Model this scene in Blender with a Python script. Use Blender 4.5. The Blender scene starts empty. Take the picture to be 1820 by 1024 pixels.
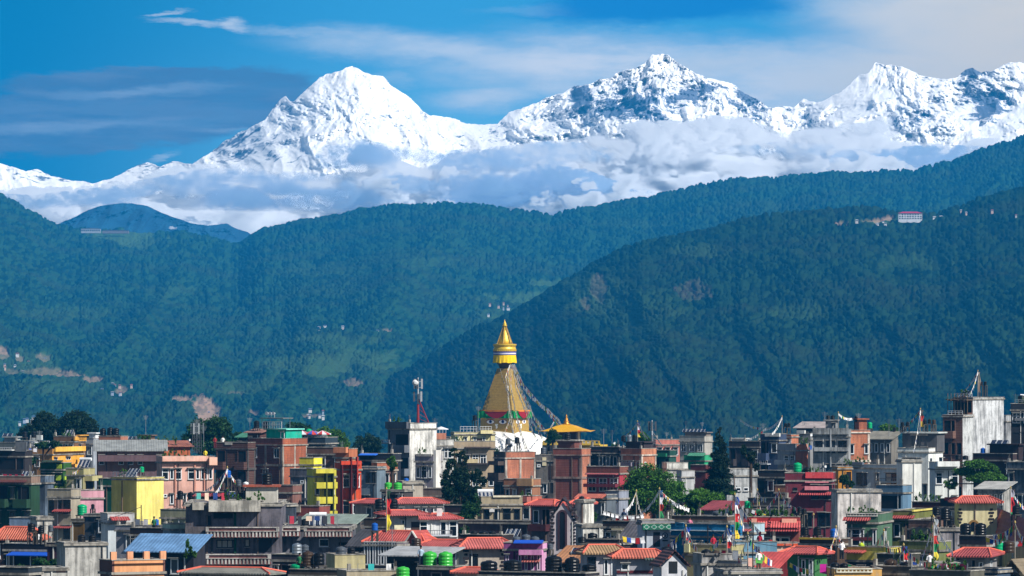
import bpy, math, random
import numpy as np
from mathutils import Vector, Matrix

# ------------------------------------------------------------------ camera, sky, sun, exposure
scene = bpy.context.scene
F = 10400.0            # focal length in photo pixels (1820 wide)
CX, HY, HC = 910.0, 632.0, 29.0
R = math.radians
cd = bpy.data.cameras.new('camera'); cam = bpy.data.objects.new('camera', cd)
scene.collection.objects.link(cam); scene.camera = cam
cam.location = (0, 0, HC); cam.rotation_euler = (R(90), 0, 0)
cd.sensor_width = 36; cd.lens = 36*F/1820; cd.shift_y = (HY-512)/1820
cd.clip_start = 1; cd.clip_end = 90000
cy = scene.cycles
scene.render.engine = 'CYCLES'
cy.max_bounces = 12; cy.diffuse_bounces = 2; cy.glossy_bounces = 2; cy.volume_bounces = 10
cy.transparent_max_bounces = 12; cy.use_denoising = True
scene.view_settings.view_transform = 'Standard'; scene.view_settings.look = 'None'
scene.view_settings.gamma = 1; scene.view_settings.exposure = 0.46
SUN_AZ, SUN_EL = 37.0, 41.0      # degrees: from +X turned towards the camera side; elevation
sd = Vector((math.cos(R(SUN_AZ))*math.cos(R(SUN_EL)), -math.sin(R(SUN_AZ))*math.cos(R(SUN_EL)), math.sin(R(SUN_EL))))
sl = bpy.data.lights.new('sun', 'SUN'); sun = bpy.data.objects.new('sun', sl)
scene.collection.objects.link(sun)
sl.energy = 5.0; sl.angle = R(0.5); sl.color = (1.0, 0.955, 0.88)
sun.rotation_euler = (-sd).to_track_quat('-Z', 'Y').to_euler()
sun.location = (300, -100, 400)

def lin(c):
    if isinstance(c, str):
        c = c.lstrip('#'); c = [int(c[i:i+2], 16) for i in (0, 2, 4)]
    c = [v/255 for v in c[:3]]
    return tuple(v/12.92 if v <= .04045 else ((v+.055)/1.055)**2.4 for v in c) + (1.0,)

class NT:
    """small node-tree writer"""
    def __init__(s, nt): s.nt = nt; s.n = nt.nodes; s.l = nt.links
    def new(s, t, **kw):
        n = s.n.new(t)
        for k, v in kw.items(): setattr(n, k, v)
        return n
    def put(s, sock, v):
        if v is None: return
        if hasattr(v, 'links'): s.l.new(v, sock)
        else: sock.default_value = v
    def m(s, op, a, b=None, c=None, clamp=False):
        n = s.new('ShaderNodeMath', operation=op); n.use_clamp = clamp
        s.put(n.inputs[0], a); s.put(n.inputs[1], b); s.put(n.inputs[2], c); return n.outputs[0]
    def mix(s, f, a, b, mode='MIX'):
        n = s.new('ShaderNodeMix', data_type='RGBA', blend_type=mode)
        s.put(n.inputs[0], f); s.put(n.inputs[6], a); s.put(n.inputs[7], b); return n.outputs[2]
    def sm(s, v, a, b, o0=0.0, o1=1.0):
        n = s.new('ShaderNodeMapRange', interpolation_type='SMOOTHSTEP')
        s.put(n.inputs[0], v); s.put(n.inputs[1], a); s.put(n.inputs[2], b); s.put(n.inputs[3], o0); s.put(n.inputs[4], o1)
        return n.outputs[0]
    def noise(s, vec, scale, detail=3, rough=.55, dist=0.0):
        n = s.new('ShaderNodeTexNoise'); s.put(n.inputs['Vector'], vec)
        n.inputs['Scale'].default_value = scale; n.inputs['Detail'].default_value = detail
        n.inputs['Roughness'].default_value = rough; n.inputs['Distortion'].default_value = dist
        return n.outputs[0]
    def mapping(s, vec, scale=(1, 1, 1), loc=(0, 0, 0), rot=(0, 0, 0)):
        n = s.new('ShaderNodeMapping'); s.put(n.inputs[0], vec)
        n.inputs[1].default_value = loc; n.inputs[2].default_value = rot; n.inputs[3].default_value = scale
        return n.outputs[0]

# sky: Nishita overhead, and above the northern horizon a blue low sky with banks of thin cloud
world = bpy.data.worlds.new('World'); scene.world = world; world.use_nodes = True
w = NT(world.node_tree); w.n.clear()
out = w.new('ShaderNodeOutputWorld'); bg = w.new('ShaderNodeBackground'); w.l.new(bg.outputs[0], out.inputs[0])
SKY_S = 0.058
bg.inputs[1].default_value = SKY_S
nish = w.new('ShaderNodeTexSky', sky_type='NISHITA'); nish.sun_disc = False
nish.sun_elevation = R(SUN_EL); nish.sun_rotation = R(90+SUN_AZ); nish.altitude = 1400
tc = w.new('ShaderNodeTexCoord'); sx = w.new('ShaderNodeSeparateXYZ'); w.l.new(tc.outputs['Generated'], sx.inputs[0])
ysafe = w.m('MAXIMUM', sx.outputs[1], 0.05)
U = w.m('MULTIPLY', w.m('DIVIDE', sx.outputs[0], ysafe), F/1000)     # tangent of bearing, in thousands of px
V = w.m('MULTIPLY', w.m('DIVIDE', sx.outputs[2], ysafe), F/1000)
uv = w.new('ShaderNodeCombineXYZ'); w.l.new(U, uv.inputs[0]); w.l.new(V, uv.inputs[1])
uvv = uv.outputs[0]
wx = w.noise(w.mapping(uvv, (2.6, 9, 1), (3.1, 0, 0)), 1.0, 7, .68)
wy = w.noise(w.mapping(uvv, (3.2, 12, 1), (9.7, 4, 0)), 1.0, 7, .68)
U2 = w.m('ADD', U, w.m('MULTIPLY', w.m('SUBTRACT', wx, .5), .24))
V2 = w.m('ADD', V, w.m('MULTIPLY', w.m('SUBTRACT', wy, .5), .075))
def blob(px, py, a, b, rot=0, soft=1.0, amt=1.0):
    u0, v0 = (px-CX)/1000, (HY-py)/1000; c, s_ = math.cos(R(rot)), math.sin(R(rot))
    du = w.m('SUBTRACT', U2, u0); dv = w.m('SUBTRACT', V2, v0)
    p = w.m('DIVIDE', w.m('ADD', w.m('MULTIPLY', du, c), w.m('MULTIPLY', dv, s_)), a/1000)
    q = w.m('DIVIDE', w.m('SUBTRACT', w.m('MULTIPLY', dv, c), w.m('MULTIPLY', du, s_)), b/1000)
    d = w.m('SQRT', w.m('ADD', w.m('MULTIPLY', p, p), w.m('MULTIPLY', q, q)))
    return w.m('MULTIPLY', w.sm(d, 1.0, 1.0-soft), amt)
def union(L):
    o = L[0]
    for x in L[1:]: o = w.m('MAXIMUM', o, x)
    return o
K = 1.0/SKY_S
TR, INS = .62, (.006, .055, .135)       # what the valley haze lets through and adds
def wc(rgb): c = lin(rgb); return tuple(max(v/1.376-i, .0)/TR*K for v, i in zip(c, INS)) + (1,)
base = w.mix(w.sm(V, .63, .30), wc((56, 152, 210)), wc((104, 180, 226)))
base = w.mix(w.sm(U, -.95, -.1), wc((14, 124, 182)), base)
streak = w.noise(w.mapping(uvv, (3, 22, 1), (0, 2, 0), (0, 0, R(6))), 1.0, 6, .65)
fine = w.noise(w.mapping(uvv, (9, 30, 1)), 1.0, 6, .6)
tex = w.sm(w.m('ADD', w.m('MULTIPLY', streak, .5), w.m('MULTIPLY', fine, .5)), .36, .62)
white = union([blob(800, 88, 420, 48, -3, .85, .75), blob(1080, 120, 460, 90, -2, .85, 1), blob(1380, 170, 420, 130, 0, .7, 1),
               blob(340, 40, 105, 9, -5, .9, .75), blob(420, 42, 50, 14, 0, .9, .8), blob(600, 62, 260, 14, -6, .9, .55), blob(300, 21, 60, 6, 3, .9, .7),
               blob(880, 175, 190, 40, 3, .9, .75), blob(720, 140, 70, 24, 0, .9, .35), blob(310, 280, 40, 12, 20, .9, .45), blob(950, 20, 160, 14, 0, .9, .2)])
white = w.m('MULTIPLY', white, w.m('ADD', .55, w.m('MULTIPLY', tex, .45)))
sky = w.mix(white, base, wc((192, 207, 228)))
grey = union([blob(1900, 60, 560, 170, -4, .5, 1), blob(1640, 130, 420, 100, 0, .7, 1), blob(1300, 110, 250, 40, 8, .9, .5)])
grey = w.m('MULTIPLY', grey, w.m('ADD', .84, w.m('MULTIPLY', fine, .3)), clamp=True)
sky = w.mix(grey, sky, w.mix(w.sm(U, .5, .95), wc((184, 199, 218)), wc((196, 199, 205))))
gap = w.m('MULTIPLY', blob(1180, 8, 330, 44, 3, .55, 1), .95)
sky = w.mix(gap, sky, wc((30, 128, 200)))
dark = union([blob(290, 150, 360, 42, 1, .5, .8), blob(220, 190, 400, 50, 1, .55, 1), blob(120, 240, 430, 46, 3, .55, 1), blob(430, 190, 190, 60, -2, .7, .9), blob(40, 250, 300, 45, 0, .8, .8)])
dark = w.m('MULTIPLY', w.sm(dark, .08, .6), w.m('ADD', .80, w.m('MULTIPLY', tex, .20)))
dl = union([blob(250, 158, 260, 16, 1, .9, 1), blob(110, 228, 380, 20, 2, .9, 1), blob(430, 232, 120, 10, 2, .9, .8)])
dcol = w.mix(w.m('ADD', w.m('MULTIPLY', dl, .75), w.m('MULTIPLY', w.sm(streak, .42, .62), .25)), wc((70, 122, 172)), wc((118, 154, 194)))
sky = w.mix(dark, sky, dcol)
pict = w.m('MULTIPLY', w.sm(sx.outputs[1], .05, .3), w.sm(V, 1.6, .8))
final = w.mix(pict, nish.outputs[0], sky)
w.l.new(final, bg.inputs[0])

# ------------------------------------------------------------------ helpers
COL = scene.collection
def tag(o, label=None, cat=None, group=None, kind=None):
    if label: o['label'] = label
    if cat: o['category'] = cat
    if group: o['group'] = group
    if kind: o['kind'] = kind
    return o
def empty(name, loc, rz=0.0):
    o = bpy.data.objects.new(name, None); COL.objects.link(o); o.location = loc; o.rotation_euler = (0, 0, rz)
    o.empty_display_size = .3
    return o
def link_mesh(name, me, parent=None, loc=None, rz=None):
    o = bpy.data.objects.new(name, me); COL.objects.link(o)
    if parent: o.parent = parent
    if loc is not None: o.location = loc
    if rz is not None: o.rotation_euler = (0, 0, rz)
    return o
class MB:
    """collects boxes, tubes, prisms ... and links them as ONE mesh"""
    def __init__(s): s.v = []; s.f = []; s.mi = []; s.cur = 0
    def poly(s, pts):
        b = len(s.v); s.v += [tuple(p) for p in pts]; s.f.append(tuple(range(b, b+len(pts)))); s.mi.append(s.cur)
    def raw(s, vs, fs):
        b = len(s.v); s.v += [tuple(p) for p in vs]
        for f in fs: s.f.append(tuple(b+i for i in f)); s.mi.append(s.cur)
    def box(s, x0, y0, z0, x1, y1, z1):
        s.raw([(x0, y0, z0), (x1, y0, z0), (x1, y1, z0), (x0, y1, z0), (x0, y0, z1), (x1, y0, z1), (x1, y1, z1), (x0, y1, z1)],
              [(0, 3, 2, 1), (4, 5, 6, 7), (0, 1, 5, 4), (1, 2, 6, 5), (2, 3, 7, 6), (3, 0, 4, 7)])
        return s
    def prof(s, rings, n=12, ctr=(0, 0), caps=True, sq=False):
        """lathe: rings = [(r, z), ...]"""
        vs = []; fs = []
        for r, z in rings:
            for i in range(n):
                a = 2*math.pi*(i+(.5 if sq else 0))/n; vs.append((ctr[0]+r*math.cos(a), ctr[1]+r*math.sin(a), z))
        for k in range(len(rings)-1):
            for i in range(n):
                j = (i+1) % n; fs.append((k*n+i, k*n+j, (k+1)*n+j, (k+1)*n+i))
        if caps:
            fs.append(tuple(range(n-1, -1, -1))); m_ = (len(rings)-1)*n; fs.append(tuple(m_+i for i in range(n)))
        s.raw(vs, fs); return s
    def tube(s, a, b, r, n=5, r2=None):
        a = Vector(a); b = Vector(b); d = (b-a)
        if d.length < 1e-6: return s
        r2 = r if r2 is None else r2
        u = d.normalized().orthogonal().normalized(); t = d.normalized().cross(u)
        vs = [a+(u*math.cos(2*math.pi*i/n)+t*math.sin(2*math.pi*i/n))*r for i in range(n)]
        vs += [b+(u*math.cos(2*math.pi*i/n)+t*math.sin(2*math.pi*i/n))*r2 for i in range(n)]
        s.raw(vs, [(i, (i+1) % n, n+(i+1) % n, n+i) for i in range(n)]+[tuple(range(n-1, -1, -1)), tuple(range(n, 2*n))])
        return s
    def mesh(s, name, mats, smooth=False):
        me = bpy.data.meshes.new(name); me.from_pydata(s.v, [], s.f)
        for m_ in (mats if isinstance(mats, (list, tuple)) else [mats]): me.materials.append(m_)
        if any(s.mi): me.polygons.foreach_set('material_index', s.mi)
        if smooth: me.polygons.foreach_set('use_smooth', [True]*len(s.f))
        me.update(); return me
    def build(s, name, mats, parent=None, loc=None, rz=None, smooth=False):
        return link_mesh(name, s.mesh(name, mats, smooth), parent, loc, rz)

def new_mat(name):
    m_ = bpy.data.materials.new(name); m_.use_nodes = True; t = NT(m_.node_tree); t.n.clear()
    o = t.new('ShaderNodeOutputMaterial'); p = t.new('ShaderNodeBsdfPrincipled'); t.l.new(p.outputs[0], o.inputs[0])
    p.inputs['Roughness'].default_value = .85
    try: p.inputs['Specular IOR Level'].default_value = .25
    except Exception: pass
    return m_, t, p, o

HAZE_D, HAZE_C = 0.000062, (0.02, 0.40, 0.95, 1)
# numpy noise
rs = np.random.RandomState(7)
PERM = rs.permutation(4096); VAL = rs.rand(4096)*2-1
def vnoise(x, y, seed=0):
    xi = np.floor(x).astype(np.int64); yi = np.floor(y).astype(np.int64); fx = x-xi; fy = y-yi
    sx_ = fx*fx*fx*(fx*(fx*6-15)+10); sy_ = fy*fy*fy*(fy*(fy*6-15)+10)
    def h(a, b): return VAL[PERM[(a+PERM[(b+seed*131) & 4095]) & 4095]]
    return (h(xi, yi)*(1-sx_)+h(xi+1, yi)*sx_)*(1-sy_)+(h(xi, yi+1)*(1-sx_)+h(xi+1, yi+1)*sx_)*sy_
def fbm(x, y, o=5, g=.5, seed=0):
    a = 1; s = 0; t = 0
    for k in range(o):
        s = s+a*vnoise(x*2**k+k*17.3, y*2**k+k*9.1, seed+k); t += a; a *= g
    return s/t
def ridged(x, y, o=6, g=.55, seed=0):
    a = 1; s = 0; t = 0; wgt = 1
    for k in range(o):
        n = 1-np.abs(vnoise(x*2**k+k*31.7, y*2**k+k*7.7, seed+k)); n = n*n*wgt; s = s+a*n; wgt = np.clip(n*1.6, 0, 1); t += a; a *= g
    return s/t
def bumps(x, y, jit=.8, seed=0, rmin=.45, rmax=.95):
    """canopy of round crowns: height 0..1 over a jittered grid; returns (height, id value)"""
    xi = np.floor(x).astype(np.int64); yi = np.floor(y).astype(np.int64)
    best = np.zeros_like(x); ident = np.zeros_like(x)
    def h(a, b, s): return (VAL[PERM[(a+PERM[(b+s*131) & 4095]) & 4095]]+1)/2
    for dx in (-1, 0, 1):
        for dy in (-1, 0, 1):
            a = xi+dx; b = yi+dy
            cx_ = a+.5+(h(a, b, seed+1)-.5)*jit; cy_ = b+.5+(h(a, b, seed+2)-.5)*jit
            r = rmin+(rmax-rmin)*h(a, b, seed+3); hh = .6+.4*h(a, b, seed+4)
            d2 = ((x-cx_)**2+(y-cy_)**2)/(r*r)
            v = np.sqrt(np.clip(1-d2, 0, 1))*hh
            m_ = v > best; best = np.where(m_, v, best); ident = np.where(m_, h(a, b, seed+5), ident)
    return best, ident
def grid_mesh(name, X, Y, Z, mat, smooth=True, attrs=None):
    nr, nc = X.shape
    me = bpy.data.meshes.new(name); me.vertices.add(nr*nc)
    co = np.stack([X, Y, Z], -1).reshape(-1).astype(np.float32); me.vertices.foreach_set('co', co)
    i = (np.arange(nr-1)[:, None]*nc+np.arange(nc-1)[None, :]).reshape(-1)
    q = np.stack([i, i+1, i+nc+1, i+nc], 1).astype(np.int32); nf = len(i)
    me.loops.add(nf*4); me.loops.foreach_set('vertex_index', q.reshape(-1))
    me.polygons.add(nf); me.polygons.foreach_set('loop_start', np.arange(nf, dtype=np.int32)*4)
    me.polygons.foreach_set('loop_total', np.full(nf, 4, np.int32))
    me.materials.append(mat); me.update(calc_edges=True)
    if smooth: me.polygons.foreach_set('use_smooth', np.ones(nf, bool))
    for k, a in (attrs or {}).items():
        at = me.attributes.new(k, 'FLOAT', 'POINT'); at.data.foreach_set('value', a.reshape(-1).astype(np.float32))
    o = bpy.data.objects.new(name, me); COL.objects.link(o); return o
def interp(pts, p):
    a = np.array(pts, float); return np.interp(p, a[:, 0], a[:, 1])
def P(px, y, D):
    """point seen at photo pixel (px, y) at distance D"""
    return Vector(((px-CX)*D/F, D, HC-(y-HY)*D/F))
# ------------------------------------------------------------------ ground
def mat_ground():
    m_, t, p, o = new_mat('ground_earth'); c = t.new('ShaderNodeTexCoord').outputs['Object']
    n = t.noise(c, .05, 6, .6); n2 = t.noise(c, .4, 4)
    col = t.mix(t.sm(n, .4, .6), lin((70, 66, 56)), lin((44, 62, 34))); col = t.mix(t.m('MULTIPLY', n2, .5), col, lin((40, 40, 38)))
    t.l.new(col, p.inputs['Base Color']); return m_
gy = np.array([-250, 0, 400, 1450, 1900, 3600, 4600, 7600, 10350.]); gz = np.array([0, 0, 0, 0, -12, -60, -75, -95, -100.])
GX, GY = np.meshgrid(np.linspace(-1400, 1400, 60), np.interp(np.linspace(0, 8, 120), range(9), gy))
GZ = np.interp(GY, gy, gz)+fbm(GX*.004, GY*.004, 3)*np.clip((GY-1500)/800, 0, 1)*4
tag(grid_mesh('ground', GX, GY, GZ, mat_ground()), kind='structure')

# ------------------------------------------------------------------ green hills
def mat_forest(name, c1, c2, c3):
    m_, t, p, o = new_mat(name)
    def at(n): a = t.new('ShaderNodeAttribute'); a.attribute_name = n; return a.outputs['Fac']
    big = t.noise(t.new('ShaderNodeTexCoord').outputs['Object'], .004, 5, .6)
    col = t.mix(t.sm(at('ident'), .1, .95), lin(c1), lin(c2))
    col = t.mix(t.m('MULTIPLY', t.sm(big, .45, .65), .5), col, lin(c3))
    col = t.mix(at('bare'), col, lin((150, 124, 104)))
    col = t.mix(at('field'), col, lin((66, 92, 52)))
    t.l.new(col, p.inputs['Base Color']); p.inputs['Roughness'].default_value = 1; p.inputs['Specular IOR Level'].default_value = 0
    return m_
def blobs(PXg, YYg, L, seed=0):
    """soft irregular patches on the hillside, L = (px, y, a, b, amount)"""
    o = np.zeros_like(PXg); wv = fbm(PXg/28, YYg/14, 5, .6, seed)
    for (a, b, ra, rb, am) in L:
        d = np.sqrt(((PXg-a)/ra)**2+((YYg-b)/rb)**2)+wv*.9
        o = np.maximum(o, np.clip((1.05-d)/.25, 0, 1)*am)
    return o
def hill(name, ridge, foot, D0, D1, px0, px1, nu, nt, mat, relief, cell, seed, bare=(), field=(), dfun=None, thin=()):
    pc = np.linspace(px0, px1, nu); t = np.linspace(0, 1, nt)
    back = np.array([1.02, 1.06, 1.12]); T = np.concatenate([t, back])
    PX, TT = np.meshgrid(pc, T)
    yr = interp(ridge, PX); yf = interp(foot, PX)
    tt = np.minimum(TT, 1)
    Y = yf+(yr-yf)*tt
    D = D0*(D1/D0)**(tt**.9)
    mac = relief(PX, Y)                       # spurs and gullies, metres along the line of sight
    D = D+mac*np.sin(np.pi*np.clip(tt, 0, 1))**.5*np.clip((1-tt)*6, 0, 1)
    Z = HC-(Y-HY)*D/F
    h, idv = bumps(PX/cell, Y/(cell*.62), seed=seed)
    h2, id2 = bumps(PX/(cell*1.9)+31, Y/(cell*1.2)+7, seed=seed+9)
    hh = np.maximum(h, h2*1.05*(id2 > .8)); idv = np.where(h2*1.05*(id2 > .8) > h, id2, idv)
    br = blobs(PX, Y, bare, seed) if bare else np.zeros_like(PX)
    fd = blobs(PX, Y, field, seed+3) if field else np.zeros_like(PX)
    sc = cell*D/F
    amp = (1-np.clip(br+fd*.8, 0, 1))
    amp = amp*(.6+.5*np.clip(fbm(PX/90, Y/60, 3, .5, seed+4)*3+.8, 0, 1))
    Z = Z+hh*sc*1.0*amp; D = D-hh*sc*1.1*amp
    bk = np.clip(TT-1, 0, 1)
    D = D+bk*5000*(TT > 1); Z = Z-bk*1400*(TT > 1)
    X = (PX-CX)*D/F
    o = grid_mesh(name, X, D, Z, mat, attrs={'ident': idv, 'bare': br*(.55+.45*np.clip(fbm(PX/6, Y/4, 3, .5, 5)*2+.6, 0, 1)), 'field': fd})
    return tag(o, kind='structure')
def ridge_jit(pts, amp=2.0, seed=1):
    x = np.arange(-140, 1980, 3.0); y = interp(pts, x)+fbm(x/22, x*0, 4, .6, seed)*amp*1.6
    return np.stack([x, y], 1)
back_ridge = ridge_jit([(-140, 330), (0, 350), (28, 362), (60, 380), (95, 398), (130, 409), (165, 410), (205, 411), (250, 414), (285, 417), (320, 415), (350, 419), (372, 424), (398, 431), (412, 436), (425, 434), (440, 421), (470, 408), (520, 398), (560, 389), (610, 380), (660, 370), (700, 366), (760, 366), (820, 364), (860, 367), (905, 373), (950, 377), (980, 386), (1010, 376), (1050, 368), (1100, 359), (1150, 352), (1200, 341), (1240, 331), (1280, 324), (1320, 319), (1380, 319), (1420, 313), (1500, 309), (1560, 308), (1620, 306), (1660, 297), (1700, 286), (1740, 271), (1780, 258), (1820, 243), (1980, 200)], 2.0, 1)
front_ridge = ridge_jit([(-140, 900), (480, 800), (560, 752), (600, 730), (650, 700), (700, 670), (750, 642), (800, 612), (850, 585), (900, 560), (950, 532), (1000, 500), (1040, 478), (1080, 455), (1130, 434), (1180, 424), (1240, 412), (1300, 396), (1340, 388), (1400, 381), (1450, 378), (1500, 372), (1550, 372), (1600, 383), (1650, 384), (1700, 372), (1740, 356), (1780, 343), (1820, 333), (1980, 300)], 2.2, 5)
def relief_back(PX, Y):
    n = ridged(PX/260+Y/300, Y/420+.3, 4, .5, 11); n2 = fbm(PX/75+Y/160, Y/120, 4, .5, 12)
    return -(n-.5)*800-n2*190
def relief_front(PX, Y):
    n = ridged(PX/330-Y/380+.4, Y/500+1.3, 4, .5, 21); n2 = fbm(PX/85-Y/150, Y/110, 4, .5, 22)
    return -(n-.5)*150-n2*130
m_back = mat_forest('hill_forest_far', (12, 34, 26), (36, 66, 40), (46, 58, 32))
m_front = mat_forest('hill_forest_near', (9, 22, 16), (30, 52, 30), (40, 46, 26))
hill('hill', back_ridge, [(-140, 840), (1980, 840)], 3700, 9300, -120, 1940, 1900, 560, m_back, relief_back, 6.4, 31,
     bare=[(8, 630, 14, 9, .9), (36, 640, 10, 7, .9), (78, 638, 13, 7, .9), (75, 662, 32, 7, .8), (20, 662, 12, 5, .7), (120, 668, 26, 5, .6), (165, 677, 20, 4, .6), (215, 697, 14, 7, .5),
           (362, 722, 26, 17, 1), (330, 712, 18, 5, .8), (368, 744, 18, 12, 1), (420, 700, 20, 3, .4), (452, 735, 14, 8, .7), (630, 682, 14, 8, .5), (560, 742, 18, 5, .5), (690, 590, 10, 3, .5)],
     field=[(225, 422, 62, 13, .9), (250, 430, 40, 18, .5), (50, 650, 60, 22, .45), (560, 650, 85, 22, .5), (650, 640, 60, 18, .5), (940, 530, 75, 9, .7), (1000, 508, 50, 8, .7), (880, 560, 60, 10, .4), (440, 690, 60, 14, .4), (300, 520, 50, 10, .25), (560, 480, 70, 12, .22), (120, 560, 70, 12, .25), (760, 470, 60, 10, .2), (1120, 400, 60, 7, .2), (90, 690, 90, 16, .3), (620, 610, 90, 12, .35)])
hill('hill', front_ridge, [(-140, 930), (1980, 930)], 2700, 5600, 470, 1960, 1400, 520, m_front, relief_front, 7.6, 57,
     bare=[(1065, 512, 14, 26, .45), (1040, 540, 12, 14, .35), (1230, 520, 30, 20, .14), (1545, 396, 26, 3, .9), (1500, 400, 14, 3, .6), (1580, 392, 12, 3, .8)],
     field=[(1250, 450, 60, 12, .3), (1420, 560, 70, 16, .25), (1640, 470, 80, 14, .25), (900, 660, 50, 16, .3), (1720, 640, 60, 20, .25), (1060, 520, 50, 40, .4), (1550, 398, 70, 6, .3), (1130, 560, 80, 40, .2)])

# blue mountain beyond the saddle
def mat_bluemt():
    m_, t, p, o = new_mat('bare_mountain'); c = t.new('ShaderNodeTexCoord').outputs['Object']
    n = t.noise(t.mapping(c, (1, .3, .6)), .012, 6, .65)
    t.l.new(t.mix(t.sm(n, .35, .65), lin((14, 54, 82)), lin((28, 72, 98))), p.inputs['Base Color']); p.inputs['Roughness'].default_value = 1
    return m_
bl = [(-60, 440), (60, 420), (95, 403), (120, 391), (150, 377), (176, 366), (205, 361), (235, 361), (262, 366), (290, 379), (320, 390), (345, 398), (370, 401), (392, 399), (404, 398), (420, 407), (440, 413), (480, 440), (560, 470)]
def relief_mtn(name, ridge, ybot, D1, depth, px0, px1, nu, nt, mat, amp, fx, fy, seed, attrs=None, skew=0.0, rj=0.0, kind='structure'):
    pc = np.linspace(px0, px1, nu); T = np.concatenate([np.linspace(0, 1, nt), [1.03, 1.08]])
    PX, TT = np.meshgrid(pc, T); tt = np.minimum(TT, 1)
    jit = (fbm(PX/26, PX*0+3, 5, .62, seed+5)*rj if rj else 0)
    yr = interp(ridge, PX)+jit; Y = ybot+(yr-ybot)*tt
    kx = np.arange(-200, 201, 4.0); kw = np.exp(-(kx/65)**2); kw /= kw.sum(); ys = sum(w_*interp(ridge, pc+x_) for w_, x_ in zip(kw, kx)); ys = ys[None, :]+PX*0
    sx_ = PX+skew*(Y-ys)+fbm(PX/150, Y/110, 2, .5, seed+40)*fx*.55
    Y0 = Y; Yw = Y+fbm(PX/120, Y/90, 2, .5, seed+44)*fy*.12
    n = .55*ridged(sx_/fx, Yw/fy, 4, .5, seed)+.45*ridged(sx_/(fx*.62)+5, Y/(fy*.33)+PX/(fx*2.2), 7, .6, seed+13)
    n2 = fbm(sx_/(fx*.24)+Y/(fx*.5), Y/(fx*.20), 5, .62, seed+20)*(.35+1.3*np.clip(fbm(PX/110, Y/70, 3, .5, seed+51)*1.6+.4, 0, 1))
    am = amp(PX) if callable(amp) else amp
    D = D1-depth*np.clip((Y-ys)/np.maximum(ybot-ys, 60), -.25, 1.3)-am*(n-.45)*np.clip((1-tt)*5+.15, 0, 1)-am*.26*n2
    bk = np.clip(TT-1, 0, 1)
    Z = HC-(Y-HY)*D/F-bk*9000; D = D+bk*30000
    X = (PX-CX)*D/F
    return tag(grid_mesh(name, X, D, Z, mat, attrs=attrs(PX, Y, tt, n) if attrs else None), kind=kind)
relief_mtn('mountain', bl, 460, 11800, 1500, -60, 560, 420, 120, mat_bluemt(), 450, 60, 130, 71, rj=2.0, skew=.5)

# ------------------------------------------------------------------ snow range
def mat_snow():
    m_, t, p, o = new_mat('snow_rock_and_shade'); g = t.new('ShaderNodeNewGeometry')
    def at(n): a = t.new('ShaderNodeAttribute'); a.attribute_name = n; return a.outputs['Fac']
    c = t.new('ShaderNodeTexCoord').outputs['Object']
    n = t.noise(t.mapping(c, (1, .5, .55), rot=(0, .5, 0)), .016, 8, .72)
    n2 = t.noise(t.mapping(c, (1, .4, .35)), .05, 5, .7)
    r = t.m('ADD', t.m('MULTIPLY', n, .65), t.m('MULTIPLY', n2, .35))
    rock_and_shade = t.sm(t.m('ADD', r, at('rock_and_shade')), .97, 1.03)
    t.l.new(t.mix(rock_and_shade, (.97, .97, .97, 1), lin((96, 110, 132))), p.inputs['Base Color'])
    p.inputs['Roughness'].default_value = .9
    return m_
snow = [(-120, 270), (0, 289), (20, 297), (45, 306), (66, 300), (90, 312), (130, 323), (165, 325), (195, 318), (225, 303), (250, 292), (262, 289), (285, 295), (305, 288), (345, 290), (370, 276), (400, 250), (440, 228), (470, 212), (483, 196), (498, 178), (508, 171), (517, 180), (524, 178), (545, 158), (568, 138), (590, 130), (612, 122), (626, 119), (640, 126), (660, 136), (680, 137), (694, 150), (715, 165), (738, 184), (752, 200), (768, 205), (800, 212), (830, 221), (860, 222), (885, 220), (905, 201), (940, 190), (970, 176), (1000, 165), (1022, 151), (1032, 153), (1045, 150), (1065, 140), (1090, 138), (1094, 129), (1120, 122), (1145, 113), (1158, 98), (1188, 98), (1205, 112), (1232, 128), (1255, 137), (1275, 139), (1300, 150), (1330, 168), (1350, 178), (1366, 191), (1385, 190), (1410, 192), (1428, 178), (1450, 181), (1475, 172), (1494, 162), (1510, 148), (1526, 132), (1545, 128), (1556, 113), (1575, 116), (1595, 115), (1615, 124), (1640, 137), (1680, 140), (1700, 136), (1715, 124), (1728, 119), (1745, 128), (1762, 126), (1780, 115), (1795, 110), (1812, 112), (1830, 122), (1940, 150)]
def snow_attr(PX, Y, tt, n):
    spot = np.full_like(PX, .34)
    L = [(1085, 190, 60, 34, .16), (1250, 165, 105, 28, .14), (1150, 200, 40, 40, .12), (1033, 170, 18, 22, .24), (1700, 170, 80, 40, .06), (1620, 215, 40, 30, .12), (1760, 190, 28, 34, .18), (1730, 125, 22, 12, .22), (1700, 140, 90, 30, .04),  # rock spots; on the second peak they also paint its blue shadows
         (440, 250, 90, 40, .07), (400, 262, 60, 30, .06), (60, 310, 60, 16, .1), (260, 300, 50, 10, .06), (600, 240, 120, 50, .02), (1440, 210, 50, 22, .08), (1340, 185, 40, 22, .12), (700, 145, 12, 16, .12), (900, 225, 40, 14, .08), (860, 240, 60, 16, .06)]
    for (a, b, ra, rb, am) in L:
        spot += am*np.exp(-(((PX-a)/ra)**2+((Y-b)/rb)**2))
    steep = np.clip(.62-n, -.1, .5)
    return {'rock_and_shade': spot+steep*.14+fbm(PX/16, Y/12, 4, .6, 88)*.06}
relief_mtn('snow_mountain', snow, 425, 21000, 3400, -60, 1880, 1500, 330, mat_snow(), (lambda p: np.interp(p, [300, 520, 820, 960, 1400, 1500, 1640, 1700], [480, 300, 300, 600, 560, 320, 420, 440])), 95, 125, 91, attrs=snow_attr, skew=-.35, rj=5.0)

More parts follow.
